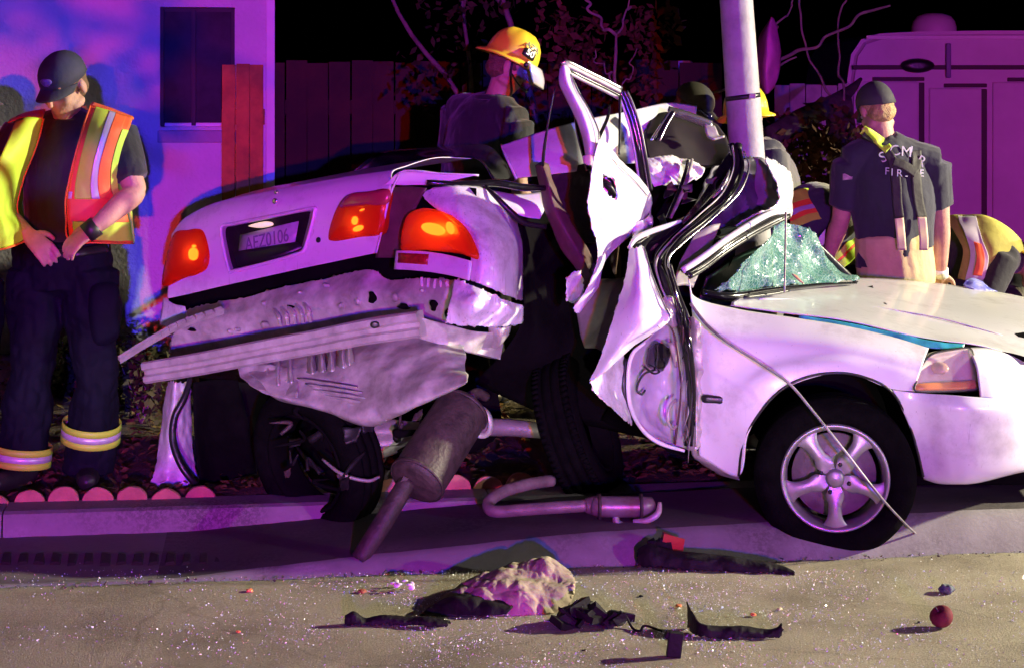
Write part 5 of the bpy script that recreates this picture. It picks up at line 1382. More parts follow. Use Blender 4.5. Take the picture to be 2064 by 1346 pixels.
# debris lying on the bonnet
for nm, x, y, w, lab in (("plastic_scrap", 1745, 588, 20, "larger dark plastic scrap lying on the bonnet"), ("plastic_scrap", 1774, 620, 16, "thin dark scrap lying nearer the bonnet crease"), ("plastic_scrap", 1688, 583, 7, "tiny black scrap on the bonnet beside the windscreen")):
    Y = 7.44 if y < 600 else 7.06
    Y = 7.35 if x < 1700 else Y
    o = patch(nm, [[P(x - w, y, Y + .015), P(x, y - w * .35, Y + .06), P(x + w * .7, y - w * .55, Y + .07)], [P(x - w * .8, y + 4, Y - .02), P(x, y + 4, Y), P(x + w, y + 1, Y + .02)]], black_plastic, None, 8, 6, 0.006, 0.006, 30, int(w))
    tag(o, lab, "scrap")
bluem = mat("blue_wrapper", (.03, .05, .45), .3, col2=(.5, .5, .8), scale=25)
o = patch("blue_rag", [[(1945, 566, 7.85), (1960, 562, 7.9), (1980, 570, 7.9)], [(1945, 576, 7.8), (1965, 572, 7.82), (1995, 582, 7.85)], [(1960, 584, 7.78), (1985, 586, 7.8), (2008, 590, 7.84)]], bluem, None, 16, 14, 0.004, 0.012, 22, 4)
tag(o, "crumpled blue and white wrapper at the far edge of the bonnet", "wrapper")
# loose cable hanging from the pillar over the wheel to the gutter
o = tube("loose_cable", [(1392, 612, 6.44), (1425, 655, 6.38), (1470, 692, 6.34), (1530, 730, 6.30), (1590, 772, 6.27), (1640, 830, 6.24), (1700, 905, 6.22), (1770, 995, 6.22), (1820, 1050, 6.30), (1858, 1086, 6.48)], [0.006, 0.006, 0.005, 0.005, 0.005, 0.005, 0.005, 0.0045, 0.004, 0.004], mat("cable_sheath", (.10, .09, .09), .35, col2=(.35, .33, .32), scale=12), None, 7, 90)
tag(o, "thin grey cable hanging across the front wheel down to the gutter", "cable")
# ================================================================== PEOPLE
skin = mat("skin", (0.50, 0.28, 0.20), 0.58, var=0.16, scale=18, bump=0.18, bscale=110, spec=.35, detail=8)
navy = mat("navy_cotton", (0.022, 0.024, 0.036), 0.85, var=0.25, scale=6, bump=0.35, bscale=30, sheen=0.2)
black_cloth = mat("black_cotton", (0.014, 0.014, 0.017), 0.85, var=0.25, scale=6, bump=0.35, bscale=30, sheen=0.2)
trouser_navy = mat("navy_turnout_trousers", (0.004, 0.005, 0.011), 0.8, spec=.15, var=0.35, scale=5, bump=0.5, bscale=18)
tan = mat("tan_turnout_cloth", (0.60, 0.49, 0.23), 0.85, var=0.12, scale=6, bump=0.5, bscale=20)
lime = mat("lime_hi_vis", (0.50, 0.78, 0.05), 0.6, var=0.08, scale=9, bump=0.2, bscale=25)
orange = mat("orange_hi_vis", (0.80, 0.13, 0.03), 0.6, var=0.1, scale=9, bump=0.2, bscale=25)
silver_tape = mat("silver_reflective_tape", (0.62, 0.60, 0.62), 0.35, metal=0.3, var=0.1, scale=40)
yellow_band = mat("yellow_reflective_band", (0.50, 0.85, 0.05), 0.5, var=0.1)
helmet_yellow = mat("yellow_helmet", (0.80, 0.62, 0.03), 0.35, coat=0.3, var=0.06, scale=6)
boot_m = mat("black_leather", (0.014, 0.013, 0.013), 0.45, var=.3, bump=.2)
hair_m = mat("short_hair", (0.16, 0.09, 0.045), 0.7, var=.4, scale=60, bump=.7, bscale=160)
hair_blond = mat("blond_hair", (0.42, 0.28, 0.12), 0.65, var=.4, scale=60, bump=.7, bscale=160)
eye_m = mat("eye_white", (0.7, 0.66, 0.62), 0.2)

def ell(bm, c, ax, ay, az, rx, ry, rz, seg=14):
    vs = []
    rings = []
    top = bm.verts.new(c + az * rz); bot = bm.verts.new(c - az * rz)
    n = seg // 2
    for i in range(1, n):
        th = math.pi * i / n
        rings.append([bm.verts.new(c + az * rz * math.cos(th) + (ax * rx * math.cos(2 * math.pi * k / seg) + ay * ry * math.sin(2 * math.pi * k / seg)) * math.sin(th)) for k in range(seg)])
    for k in range(seg):
        bm.faces.new((top, rings[0][k], rings[0][(k + 1) % seg]))
        bm.faces.new((bot, rings[-1][(k + 1) % seg], rings[-1][k]))
    for a, b in zip(rings, rings[1:]):
        for k in range(seg):
            bm.faces.new((a[k], b[k], b[(k + 1) % seg], a[(k + 1) % seg]))

def limb(bm, pts, ru, rv, hint, seg=16, n=None):
    """closed tapered tube with elliptical sections: ru along hint, rv across"""
    pts = [V(p) for p in pts]
    n = n or (len(pts) - 1) * 5 + 1
    A = [v.x for v in crom([V((a, 0, 0)) for a in ru], n)]
    B = [v.x for v in crom([V((a, 0, 0)) for a in rv], n)]
    pts = crom(pts, n)
    T_ = frame_along(pts)
    rings = []
    spec = []
    for s in (0.05, 0.55, 0.85):
        spec.append((pts[0] - T_[0] * A[0] * 0.5 * (1 - s) , T_[0], A[0] * s, B[0] * s))
    spec += list(zip(pts, T_, A, B))
    for s in (0.85, 0.55, 0.05):
        spec.append((pts[-1] + T_[-1] * A[-1] * 0.5 * (1 - s), T_[-1], A[-1] * s, B[-1] * s))
    for p, t, a, b in spec:
        u = hint - t * hint.dot(t)
        u = u.normalized() if u.length > 1e-4 else t.orthogonal().normalized()
        w = t.cross(u)
        rings.append([bm.verts.new(p + u * a * math.cos(2 * math.pi * k / seg) + w * b * math.sin(2 * math.pi * k / seg)) for k in range(seg)])
    for a, b in zip(rings, rings[1:]):
        for k in range(seg):
            bm.faces.new((a[k], a[(k + 1) % seg], b[(k + 1) % seg], b[k]))
    bm.faces.new(rings[0][::-1]); bm.faces.new(rings[-1])

def fuse(name, bm, voxel, m, parent, wrinkle=0.0, wf=(9, 9, 4), seed=0, smooth=2, cut=None):
    """fuse overlapping closed shapes into one continuous surface"""
    bmesh.ops.recalc_face_normals(bm, faces=bm.faces)
    me = bpy.data.meshes.new(name)
    bm.to_mesh(me); bm.free()
    t = bpy.data.objects.new("fuse_tmp", me)
    r = t.modifiers.new("r", 'REMESH'); r.mode = 'VOXEL'; r.voxel_size = voxel
    s = t.modifiers.new("s", 'SMOOTH'); s.iterations = smooth; s.factor = 0.5
    out = evaluated_mesh(t)
    out.name = name
    bpy.data.objects.remove(t); bpy.data.meshes.remove(me)
    if wrinkle:
        nor = [v.normal.copy() for v in out.vertices]
        for v, vn in zip(out.vertices, nor):
            p = v.co
            q = V((p.x * wf[0], p.y * wf[1], p.z * wf[2])) + V((seed * 7.1, seed, 0))
            k = noise.noise(q) + 0.6 * abs(noise.noise(q * 2.1 + V((3, 1, 2)))) - 0.15
            v.co = p + vn * k * wrinkle
    if cut:
        b2 = bmesh.new(); b2.from_mesh(out)
        bmesh.ops.delete(b2, geom=[v for v in b2.verts if cut(v.co)], context='VERTS')
        b2.to_mesh(out); b2.free()
    return link(name, out, m, parent)

def head_frame(fwd, up=V((0, 0, 1))):
    f = V(fwd).normalized()
    r = f.cross(up).normalized()
    u = r.cross(f).normalized()
    return r, f, u

def add_head(bm, c, fr, s=1.0):
    r, f, u = fr
    at = lambda a, b, d: c + (r * a + f * b + u * d) * s
    ell(bm, at(0, -.012, .032), r, f, u, .076 * s, .097 * s, .088 * s, 20)
    ell(bm, at(0, .022, -.045), r, f, u, .060 * s, .070 * s, .075 * s, 18)
    ell(bm, at(0, .060, -.098), r, f, u, .026 * s, .022 * s, .020 * s)
    ell(bm, at(0, .070, .030), r, f, u, .054 * s, .022 * s, .018 * s)
    limb(bm, [at(0, .086, .018), at(0, .104, -.012), at(0, .112, -.034)], [.007 * s, .009 * s, .013 * s], [.008 * s, .010 * s, .011 * s], r, 10)
    ell(bm, at(0, .082, -.068), r, f, u, .024 * s, .012 * s, .006 * s)
    ell(bm, at(0, .078, -.080), r, f, u, .020 * s, .012 * s, .007 * s)
    for sg in (-1, 1):
        ell(bm, at(sg * .036, .060, -.032), r, f, u, .024 * s, .024 * s, .022 * s)
        ell(bm, at(sg * .050, .010, -.072), r, f, u, .018 * s, .040 * s, .022 * s)
        ell(bm, at(sg * .079, -.012, -.012), r, (f + u * .2).normalized(), u, .010 * s, .020 * s, .032 * s)
    return at

def add_hand(bm, wrist, d, palm_n, s=1.0, curl=0.5, thumb=1):
    """palm and five fingers; d = hand direction, palm_n = normal out of the palm"""
    d = V(d).normalized(); n = V(palm_n); n = (n - d * n.dot(d)).normalized(); r = d.cross(n)
    limb(bm, [wrist - d * .02, wrist + d * .03 * s, wrist + d * .085 * s], [.026 * s, .036 * s, .042 * s], [.020 * s, .016 * s, .014 * s], r, 12)
    for k, (off, l) in enumerate(((-.034, .070), (-.0115, .082), (.0115, .078), (.033, .062))):
        b = wrist + d * .08 * s + r * off * s * thumb
        dd, p, pts = d.copy(), b, [b]
        for j in range(3):
            ang = curl * (0.6 + 0.25 * j)
            dd = (dd * math.cos(ang) + n * math.sin(ang)).normalized()
            p = p + dd * l * s * (.42, .33, .25)[j]
            pts.append(p)
        limb(bm, pts, [.0095 * s, .009 * s, .0085 * s, .0075 * s], [.0095 * s, .009 * s, .0085 * s, .0075 * s], r, 9)
    b = wrist + d * .025 * s - r * .030 * s * thumb
    t1 = b + (d * .6 - r * .7 * thumb + n * .3) * .035 * s
    t2 = t1 + (d * .85 - r * .25 * thumb + n * .5) * .032 * s
    limb(bm, [b, t1, t2], [.014 * s, .0115 * s, .009 * s], [.013 * s, .0105 * s, .0085 * s], r, 9)

class Person:
    """joints: pelvis, chest, neck, head, face, and per side sh, el, wr, hip, kn, an (world points)"""
    def __init__(s, label, base, joints, group="rescue workers at the wreck", voxel=0.0075):
        s.j = {k: (V(v) if isinstance(v, (V, tuple, list)) else v) for k, v in joints.items()}
        s.root = thing("person", label, "person", base, group)
        s.vox = voxel
        j = s.j
        ax = (j["shR"] - j["shL"]).normalized()
        s.ax = ax
        s.up = (j["neck"] - j["pelvis"]).normalized()
        s.fwd = s.up.cross(ax).normalized()
        if s.fwd.dot(V(j["face"])) < -0.2:
            s.fwd = -s.fwd
        s.frame = head_frame(j["face"], j.get("headup", V((0, 0, 1))))
        s.W = (j["shR"] - j["shL"]).length
    def torso(s, bm, g=0.0, lo=0.0, hi=1.0, depth=1.0):
        j, w = s.j, s.W
        waist = j["pelvis"].lerp(j["chest"], 0.45)
        up_ = j["chest"].lerp(j["neck"], 0.55)
        pts = [j["pelvis"] - s.up * .06, j["pelvis"] + s.up * .06, waist, j["chest"], up_, j["neck"] - s.up * .01]
        ru = [w * .40, w * .41, w * .39, w * .44, w * .40, w * .20]
        rv = [.115, .120, .115, .130 , .105, .065]
        a = int(lo * 5); b = 6 if hi >= 1 else int(hi * 5) + 1
        limb(bm, pts[a:b], [x + g for x in ru[a:b]], [(x + g) * depth for x in rv[a:b]], s.ax, 22)
        for sd in ("L", "R"):
            limb(bm, [j["neck"].lerp(j["sh" + sd], .1) - s.up * .02, j["neck"].lerp(j["sh" + sd], .6) - s.up * .012, j["sh" + sd]], [.055 + g, .058 + g, .060 + g], [.055 + g, .062 + g, .062 + g], s.up, 14)
    def arm(s, bm, sd, g=0.0, t1=1.0, r=1.0):
        j = s.j
        a, b, c = j["sh" + sd], j["el" + sd], j["wr" + sd]
        pts = [a, a.lerp(b, .35), a.lerp(b, .75), b, b.lerp(c, .3), b.lerp(c, .7), c]
        rr = [.062, .056, .048, .043, .045, .036, .028]
        n = 7 if t1 >= 1 else max(2, int(t1 * 7))
        q = [x * r + g for x in rr[:n]]
        limb(bm, pts[:n], q, q, V((0.3, 0.2, 1)), 14)
    def leg(s, bm, sd, g=0.0, t0=0, t1=7, flare=0.0):
        j = s.j
        a, b, c = j["hip" + sd], j["kn" + sd], j["an" + sd]
        pts = [a + s.up * .02, a.lerp(b, .35), a.lerp(b, .75), b, b.lerp(c, .3), b.lerp(c, .7), c]
        rr = [.098, .086, .068, .060, .060, .048, .040]
        rr = [x + g + flare * max(0, i - 3) / 3 for i, x in enumerate(rr)]
        limb(bm, pts[t0:t1], rr[t0:t1], rr[t0:t1], V((0.2, 1, 0)), 16)
    def body(s, hands=True, legs=True, m=None):
        bm = bmesh.new()
        j = s.j
        s.torso(bm)
        limb(bm, [j["neck"] - s.up * .05, j["neck"].lerp(j["head"], .45), j["head"] + s.frame[1] * -.012 - s.frame[2] * .02], [.062, .056, .056], [.060, .056, .056], s.ax, 14)
        s.at = add_head(bm, j["head"], s.frame)
        for sd in ("L", "R"):
            s.arm(bm, sd)
            if hands:
                d = j.get("hd" + sd, (j["wr" + sd] - j["el" + sd]))
                add_hand(bm, j["wr" + sd], d, j.get("hn" + sd, -s.fwd), 1.0, j.get("curl" + sd, .45), 1 if sd == "R" else -1)
            if legs:
                s.leg(bm, sd)
        o = fuse("body", bm, s.vox, m or skin, s.root, smooth=1)
        r, f, u = s.frame
        for sg in (-1, 1):
            bm = bmesh.new()
            ell(bm, s.at(sg * .032, .078, .006), r, f, u, .0125, .0125, .0105, 10)
            from_bm("eye", bm, eye_m, o)
        s.bodyo = o
        return o
    def shirt(s, m, sleeve=0.45, g=0.014, name="shirt", wr=0.010, cut=None):
        bm = bmesh.new()
        s.torso(bm, g, lo=0.0)
        for sd in ("L", "R"):
            s.arm(bm, sd, g + .003, sleeve)
        r, f, u = s.frame
        nk = s.j["neck"]; hd = (s.j["head"] - nk).normalized()
        return fuse(name, bm, s.vox, m, s.root, wr, (8, 8, 4), len(name) % 5 + s.W * 10, 2, cut)
    def trousers(s, m, g=0.02, flare=0.03, wr=0.014, name="trousers", top=.10):
        bm = bmesh.new()
        j = s.j
        limb(bm, [j["pelvis"] + s.up * top, j["pelvis"], j["pelvis"] - s.up * .08], [s.W * .41 + g, s.W * .43 + g, s.W * .38 + g], [.125 + g, .130 + g, .12 + g], s.ax, 20)
        for sd in ("L", "R"):
            s.leg(bm, sd, g, flare=flare)
        return fuse(name, bm, s.vox, m, s.root, wr * 1.5, (9, 9, 7), 2.5, 2)
    def boots(s, m=None):
        for sd in ("L", "R"):
            a = s.j["an" + sd]
            d = V(s.j.get("toe" + sd, s.fwd)); d.z = 0; d.normalize()
            gz = s.j.get("ground", 0.1)
            bm = bmesh.new()
            heel = V((a.x, a.y, gz + .045)) - d * .05
            limb(bm, [a + V((0, 0, .10)), V((a.x, a.y, gz + .10)), heel], [.058, .058, .045], [.058, .058, .045], d, 14)
            limb(bm, [heel, heel + d * .12, heel + d * .22], [.045, .047, .036], [.042, .042, .030], V((0, 0, 1)).cross(d), 14)
            fuse("boot", bm, .008, m or boot_m, s.root)
    def cap(s, m, backwards=False, emblem=None, low=0.0):
        r, f, u = s.frame
        at = s.at
        bm = bmesh.new()
        seg, n = 28, 9
        rings = []
        for i in range(n):
            th = math.pi / 2 * i / (n - 1)
            rings.append([bm.verts.new(at(.086 * math.cos(th) * math.cos(a), -.012 + .108 * math.cos(th) * math.sin(a), .030 - low * max(0, -math.sin(a)) * (1 - i / (n - 1)) ** 5 + .100 * math.sin(th) ** .9 - .006 * (1 if i == 0 else 0))) for a in [2 * math.pi * k / seg for k in range(seg)]])
        for a, b in zip(rings, rings[1:]):
            for k in range(seg):
                bm.faces.new((a[k], a[(k + 1) % seg], b[(k + 1) % seg], b[k]))
        bmesh.ops.remove_doubles(bm, verts=bm.verts, dist=1e-4)
        bmesh.ops.recalc_face_normals(bm, faces=bm.faces)
        cp = from_bm("cap", bm, m, s.root)
        so = cp.modifiers.new("cloth", 'SOLIDIFY'); so.thickness = .004
        sg = -1 if backwards else 1
        rows = []
        for i in range(5):
            t = i / 4
            rows.append([at(.080 * (1 - .12 * t) * math.sin(a), -.012 + sg * (.088 * math.cos(a) + .078 * t * math.cos(a) ** .5), .034 - .024 * t - .020 * abs(math.sin(a)) ** 2) for a in [(-1 + 2 * k / 8) * 1.35 for k in range(9)]])
        patch("brim", rows, m, cp, 24, 10, 0.005)
        if emblem:
            pillow("cap_badge", [at(.026 * math.cos(a), .098 - .010 * abs(math.cos(a)), .062 + .016 * math.sin(a)) for a in [k * math.pi / 5 for k in range(10)]], f, emblem, cp, .006, .004, 20, 3)
        return cp
    def hair(s, m, low=-.045):
        r, f, u = s.frame
        at = s.at
        bm = bmesh.new()
        ell(bm, at(0, -.020, .016), r, f, u, .079, .090, .066, 24)
        ell(bm, at(0, -.045, -.030), r, f, u, .066, .060, .055, 20)
        return fuse("hair", bm, .007, m, s.root, .004, (60, 60, 30), 1, 1)
    def helmet(s, m=None, face_shield=True, marks=True):
        r, f, u = s.frame
        at = s.at
        m = m or helmet_yellow
        seg = 40
        bm = bmesh.new()
        prof = [(1.22, -.006), (1.20, .002), (1.0, .012), (.98, .035), (.95, .065), (.87, .098), (.72, .126), (.50, .146), (.25, .156), (.02, .159)]
        rings = []
        for q, h in prof:
            ring = []
            for k in range(seg):
                a = 2 * math.pi * k / seg
                ca, sa = math.cos(a), math.sin(a)
                ext = 1 + (0.10 * max(0, -sa) ** 2 + 0.10 * max(0, sa) ** 2) * (1 if q > 1.1 else 0)
                drop = -.014 * abs(sa) ** 3 * (1 if q > 1.1 else 0)
                ridge = .004 * math.cos(6 * a) * (1 if .3 < q < .96 else 0)
                ring.append(bm.verts.new(at(.108 * q * ca * ext, -.006 + .132 * q * sa * ext, .028 + h + drop + ridge)))
            rings.append(ring)
        for a, b in zip(rings, rings[1:]):
            for k in range(seg):
                bm.faces.new((a[k], a[(k + 1) % seg], b[(k + 1) % seg], b[k]))
        bmesh.ops.recalc_face_normals(bm, faces=bm.faces)
        h = from_bm("helmet", bm, m, s.root)
        so = h.modifiers.new("shell", 'SOLIDIFY'); so.thickness = .005
        tube("chin_strap", [at(-.082, .0, .02), at(-.084, .02, -.04), at(-.05, .06, -.105), at(0, .066, -.122), at(.05, .06, -.105), at(.084, .02, -.04), at(.082, .0, .02)], .006, black_plastic, h, 6, 30)
        if face_shield:
            sh = mat("smoky_face_shield", (.55, .50, .50), .15, coat=.5)
            rows = [[at(.140 * math.sin(a), .0 + .150 * math.cos(a), .050) for a in [(-1 + 2 * k / 8) * 1.1 for k in range(9)]], [at(.142 * math.sin(a), .02 + .162 * math.cos(a), .010) for a in [(-1 + 2 * k / 8) * 1.1 for k in range(9)]],
                    [at(.130 * math.sin(a), .036 + .160 * math.cos(a), -.030) for a in [(-1 + 2 * k / 8) * .95 for k in range(9)]]]
            patch("face_shield", rows, sh, h, 26, 12, .003)
            for sg in (-1, 1):
                pillow("shield_pivot", [at(sg * .130, .062 + .014 * math.cos(a), .035 + .014 * math.sin(a)) for a in [k * math.pi / 4 for k in range(8)]], r * sg, black_plastic, h, .012, .006, 16, 3)
        if marks:
            sg = marks
            nrm = (r * sg * .82 + f * .38 + u * .42).normalized()
            c = at(sg * .088, .050, .098)
            xx = (f - nrm * f.dot(nrm)).normalized() * (1 if sg > 0 else -1); yy = nrm.cross(xx).normalized()
            c = c + nrm * .014
            text_mesh("helmet_letters", "AZA", .040, basis(c + yy * .020, xx, yy, nrm), black_plastic, h, .002)
            pl = pillow("number_patch", [c + xx * a + yy * b for a, b in ((-.032, -.034), (.032, -.034), (.032, .002), (-.032, .002))], nrm, black_plastic, h, .016, .001, smooth_curve=False, rings=2)
            text_mesh("helmet_number", "50", .046, basis(c - yy * .016 + nrm * .003, xx, yy, nrm), silver_tape, pl, .001)
        return h
    def band(s, name, sd, t0, t1, g, mats):
        """reflective rings round a trouser leg between two fractions of the shin"""
        j = s.j
        a, b = j["kn" + sd], j["an" + sd]
        ax = (b - a).normalized()
        u = ax.orthogonal().normalized(); w = ax.cross(u)
        n = len(mats)
        for i, m in enumerate(mats):
            f0, f1 = t0 + (t1 - t0) * i / n, t0 + (t1 - t0) * (i + 1) / n
            bm = bmesh.new()
            for k, f_ in enumerate((f0, f1)):
                pass
            lathe_bm(bm, [(g, 0), (g + .002, (f1 - f0) * (b - a).length)], a.lerp(b, f0), ax, 28)
            o = from_bm(name, bm, m, s.root)
            so = o.modifiers.new("tape", 'SOLIDIFY'); so.thickness = .004

# ------------------------------------------------------------------ man in the safety vest, far left
Y1 = 6.95
p1 = Person("man in navy cap and hi-vis safety vest looking down at his hands", (P(130, 0, Y1).x, Y1, .1),
            dict(pelvis=P(128, 535, Y1 + .02), chest=P(140, 335, Y1), neck=P(138, 238, Y1), head=P(128, 172, Y1 - .07), face=V((-.34, -.80, -.50)),
                 shL=P(45, 268, Y1 + .04), elL=P(-38, 390, Y1 - .02), wrL=P(56, 472, Y1 - .24), shR=P(238, 268, Y1 - .02), elR=P(272, 388, Y1 - .10), wrR=P(188, 462, Y1 - .27),
                 hdR=V((-.75, -.25, -.55)), hnR=V((0.1, .6, -.7)), curlR=.55, hdL=V((.7, -.2, -.6)), hnL=V((0, .7, -.6)), curlL=.55,
                 hipL=P(80, 560, Y1 + .02), knL=P(62, 760, Y1 - .02), anL=P(42, 938, Y1 - .02), hipR=P(178, 560, Y1), knR=P(192, 770, Y1 - .04), anR=P(178, 940, Y1 + .02), toeL=V((-.4, -1, 0)), toeR=V((.2, -1, 0)), ground=.11), voxel=.0055)
p1.fwd = V((-.15, -1, 0)).normalized()
p1.body(); p1.hair(hair_m); p1.cap(mat("navy_cap", (0.030, 0.030, 0.05), .8, var=.2, bump=.2), emblem=mat("purple_badge", (.12, .07, .30), .6))
p1.shirt(black_cloth, .46)
tr1 = p1.trousers(trouser_navy, .024, .035)
p1.boots()
for sd, t in (("L", .76), ("R", .46)):
    p1.band("reflective_band", sd, t, t + .22, .113, (yellow_band, silver_tape, yellow_band))
# cargo pocket
pillow("cargo_pocket", [P(x, y, Y1 - .10 - .03 * (x < 220)) for x, y in ((182, 585), (236, 575), (240, 625), (238, 680), (190, 690))], V((.4, -1, 0)).normalized(), trouser_navy, tr1, .03, .025, 30, 4)
tube("belt", [P(62, 515, Y1 - .06), P(95, 512, Y1 - .165), P(135, 512, Y1 - .18), P(170, 508, Y1 - .165), P(215, 500, Y1 - .06)], .018, boot_m, p1.root, 8, flat=.4)
watch = tube("wrist_watch", [p1.j["wrR"] + V((.012, .002, .012)), p1.j["wrR"] + V((-.026, -.008, -.018))], [.039, .038], boot_m, p1.root, 14, 3)
# open safety vest: two front panels and a back
vm = [lime, orange, silver_tape]
def vest_strip(name, rows, m, parent, thick=.004, amp=.007, nu=14, nv=40):
    return patch(name, rows, m, parent, nu, nv, thick, amp, 6, 5, soft=True)
vest = thing("vest", "", "vest")
for k in ("label", "category", "_base"):
    del vest[k]
vest.parent = p1.root
def lerp2(a, b, t): return tuple(a[i] + (b[i] - a[i]) * t for i in range(3))
VL = [(182, 212, 6.88), (170, 250, 6.80), (158, 290, 6.78), (147, 330, 6.77), (138, 370, 6.77), (133, 402, 6.76), (134, 440, 6.75), (140, 485, 6.76)]
VR = [(266, 236, 6.92), (258, 262, 6.84), (246, 300, 6.82), (236, 340, 6.82), (236, 375, 6.84), (246, 402, 6.86), (258, 440, 6.88), (268, 490, 6.90)]
def band_rows(f0, f1, i0, i1, dy=0.0):
    rows = []
    for i in range(i0, i1 + 1):
        a, b = VL[i], VR[i]
        rows.append([lerp2(a, b, f0 + (f1 - f0) * t) for t in (0, .5, 1)])
    rows = [[(x, y, Y - .03 * math.sin(math.pi * min(1, max(0, f0 + (f1 - f0) * t)))+ dy) for (x, y, Y), t in zip(r, (0, .5, 1))] for r in rows]
    return rows
vest_strip("front_panel", band_rows(0, 1, 0, 7, .006), orange, vest)
vest_strip("lime_stripe", band_rows(.14, .46, 0, 5), lime, vest)
vest_strip("silver_tape", band_rows(.46, .60, 0, 5, -.003), mat("lilac_tape", (.50, .44, .55), .4, metal=.2), vest)
vest_strip("orange_stripe", band_rows(.60, .84, 0, 5, -.004), orange, vest)
vest_strip("lime_edge", band_rows(.86, 1.0, 1, 5, -.004), lime, vest)
vest_strip("silver_band", [[lerp2(lerp2(VL[5], VL[4], t), lerp2(VR[5], VR[4], t), f) for f in (.02, .35, .7, .95)] for t in (.5, .25, 0)][::1], silver_tape, vest)
vest_strip("lime_hem_block", [[(x, y, Y - .014) for x, y, Y in ((146, 448, 6.75), (190, 450, 6.72), (262, 448, 6.88))], [(x, y, Y - .014) for x, y, Y in ((150, 480, 6.76), (190, 482, 6.73), (266, 486, 6.90))]], lime, vest)
vest_strip("front_panel", [[(34, 244, 6.80), (60, 238, 6.80), (88, 240, 6.85)], [(8, 300, 6.62), (38, 300, 6.68), (74, 294, 6.82)], [(-14, 360, 6.52), (14, 360, 6.62), (48, 360, 6.80)], [(-30, 420, 6.48), (0, 420, 6.60), (34, 424, 6.79)], [(-34, 460, 6.46), (4, 460, 6.56), (56, 458, 6.76)], [(-30, 502, 6.46), (8, 500, 6.55), (58, 480, 6.74)]], lime, vest, amp=.006)
tube("orange_binding", [(88, 240, 6.845), (74, 294, 6.815), (48, 360, 6.795), (34, 424, 6.785), (56, 458, 6.755), (59, 481, 6.735), (8, 502, 6.545), (-30, 504, 6.455)], .004, orange, vest, 6, 40)
tube("orange_binding", [(182, 214, 6.875), (170, 250, 6.795), (158, 290, 6.775), (147, 330, 6.765), (138, 370, 6.765), (132, 402, 6.755), (133, 440, 6.745), (140, 485, 6.755), (200, 490, 6.74), (268, 491, 6.895)], .0035, orange, vest, 6, 60)
vest_strip("back_panel", [[P(45, 240, Y1 + .10), P(140, 225, Y1 + .14), P(250, 235, Y1 + .08)], [P(20, 360, Y1 + .12), P(140, 360, Y1 + .19), P(262, 360, Y1 + .10)], [P(10, 490, Y1 + .12), P(140, 490, Y1 + .19), P(270, 490, Y1 + .08)]], lime, vest)
vest_strip("shoulder_panel", [[(182, 212, 6.88), (225, 222, 6.88), (268, 240, 6.92)], [(186, 206, 6.97), (225, 218, 6.98), (266, 236, 7.0)], [(186, 212, 7.06), (225, 222, 7.06), (256, 240, 7.06)]], orange, vest)
vest_strip("shoulder_panel", [[(88, 240, 6.84), (50, 238, 6.86), (14, 246, 6.92)], [(92, 222, 6.97), (55, 226, 6.98), (20, 240, 7.0)], [(92, 226, 7.06), (55, 230, 7.08), (24, 244, 7.08)]], orange, vest)

# ------------------------------------------------------------------ partly seen man at the left edge
Y8 = 7.3
p8 = Person("person in dark uniform almost out of frame at the left edge", (P(-95, 0, Y8).x, Y8, .1),
            dict(pelvis=P(-90, 560, Y8), chest=P(-90, 370, Y8), neck=P(-90, 245, Y8), head=P(-62, 200, Y8 - .03), face=V((.9, -.3, -.2)), shL=P(-150, 280, Y8 + .1), elL=P(-160, 390, Y8), wrL=P(-110, 440, Y8 - .2),
                 shR=P(-18, 285, Y8 - .1), elR=P(12, 318, Y8 - .28), wrR=P(-50, 372, Y8 - .3), hipL=P(-130, 580, Y8), knL=P(-130, 760, Y8), anL=P(-130, 930, Y8), hipR=P(-50, 580, Y8), knR=P(-45, 760, Y8), anR=P(-45, 930, Y8), ground=.11), voxel=.012)
p8.body(); p8.shirt(black_cloth, .8); p8.trousers(trouser_navy); p8.boots(); p8.cap(navy)

# ------------------------------------------------------------------ firefighter with yellow helmet, centre
Y2 = 8.5
p2 = Person("firefighter in black shirt and yellow helmet standing behind the trunk facing right", (P(960, 0, Y2).x, Y2 + .1, .13),
            dict(pelvis=P(955, 520, Y2 + .12), chest=P(972, 320, Y2 + .08), neck=P(996, 205, Y2 + .02), head=P(1026, 134, Y2 - .0), face=V((.86, .08, -.42)),
                 shL=P(925, 226, Y2 + .22), elL=P(905, 330, Y2 + .3), wrL=P(960, 420, Y2 + .3), shR=P(1040, 250, Y2 - .08), elR=P(1046, 370, Y2 - .1), wrR=P(1075, 470, Y2 - .1),
                 hipL=P(985, 545, Y2 + .25), knL=P(985, 700, Y2 + .25), anL=P(985, 850, Y2 + .25), hipR=P(945, 545, Y2), knR=P(950, 700, Y2), anR=P(950, 855, Y2), ground=.13), voxel=.008)
p2.ax = V((.72, -.69, 0)).normalized(); p2.W = .50
p2.body(); p2.hair(hair_m); p2.shirt(black_cloth, .55, .024, wr=.016); p2.trousers(trouser_navy); p2.boots(); p2.helmet(marks=1)
a_ = p2.at
tube("headset_microphone", [a_(.082, .02, -.03), a_(.075, .07, -.06), a_(.03, .125, -.075)], [.004, .004, .008], black_plastic, p2.root, 6)
tube("shirt_collar", [p2.j["neck"] + p2.ax * (.075 * math.sin(t)) + V((.9, .45, 0)).normalized() * (.072 * math.cos(t)) + V((0, 0, .012 - .01 * math.cos(t))) for t in [k * 2 * math.pi / 12 for k in range(13)]], .014, black_cloth, p2.root, 8)

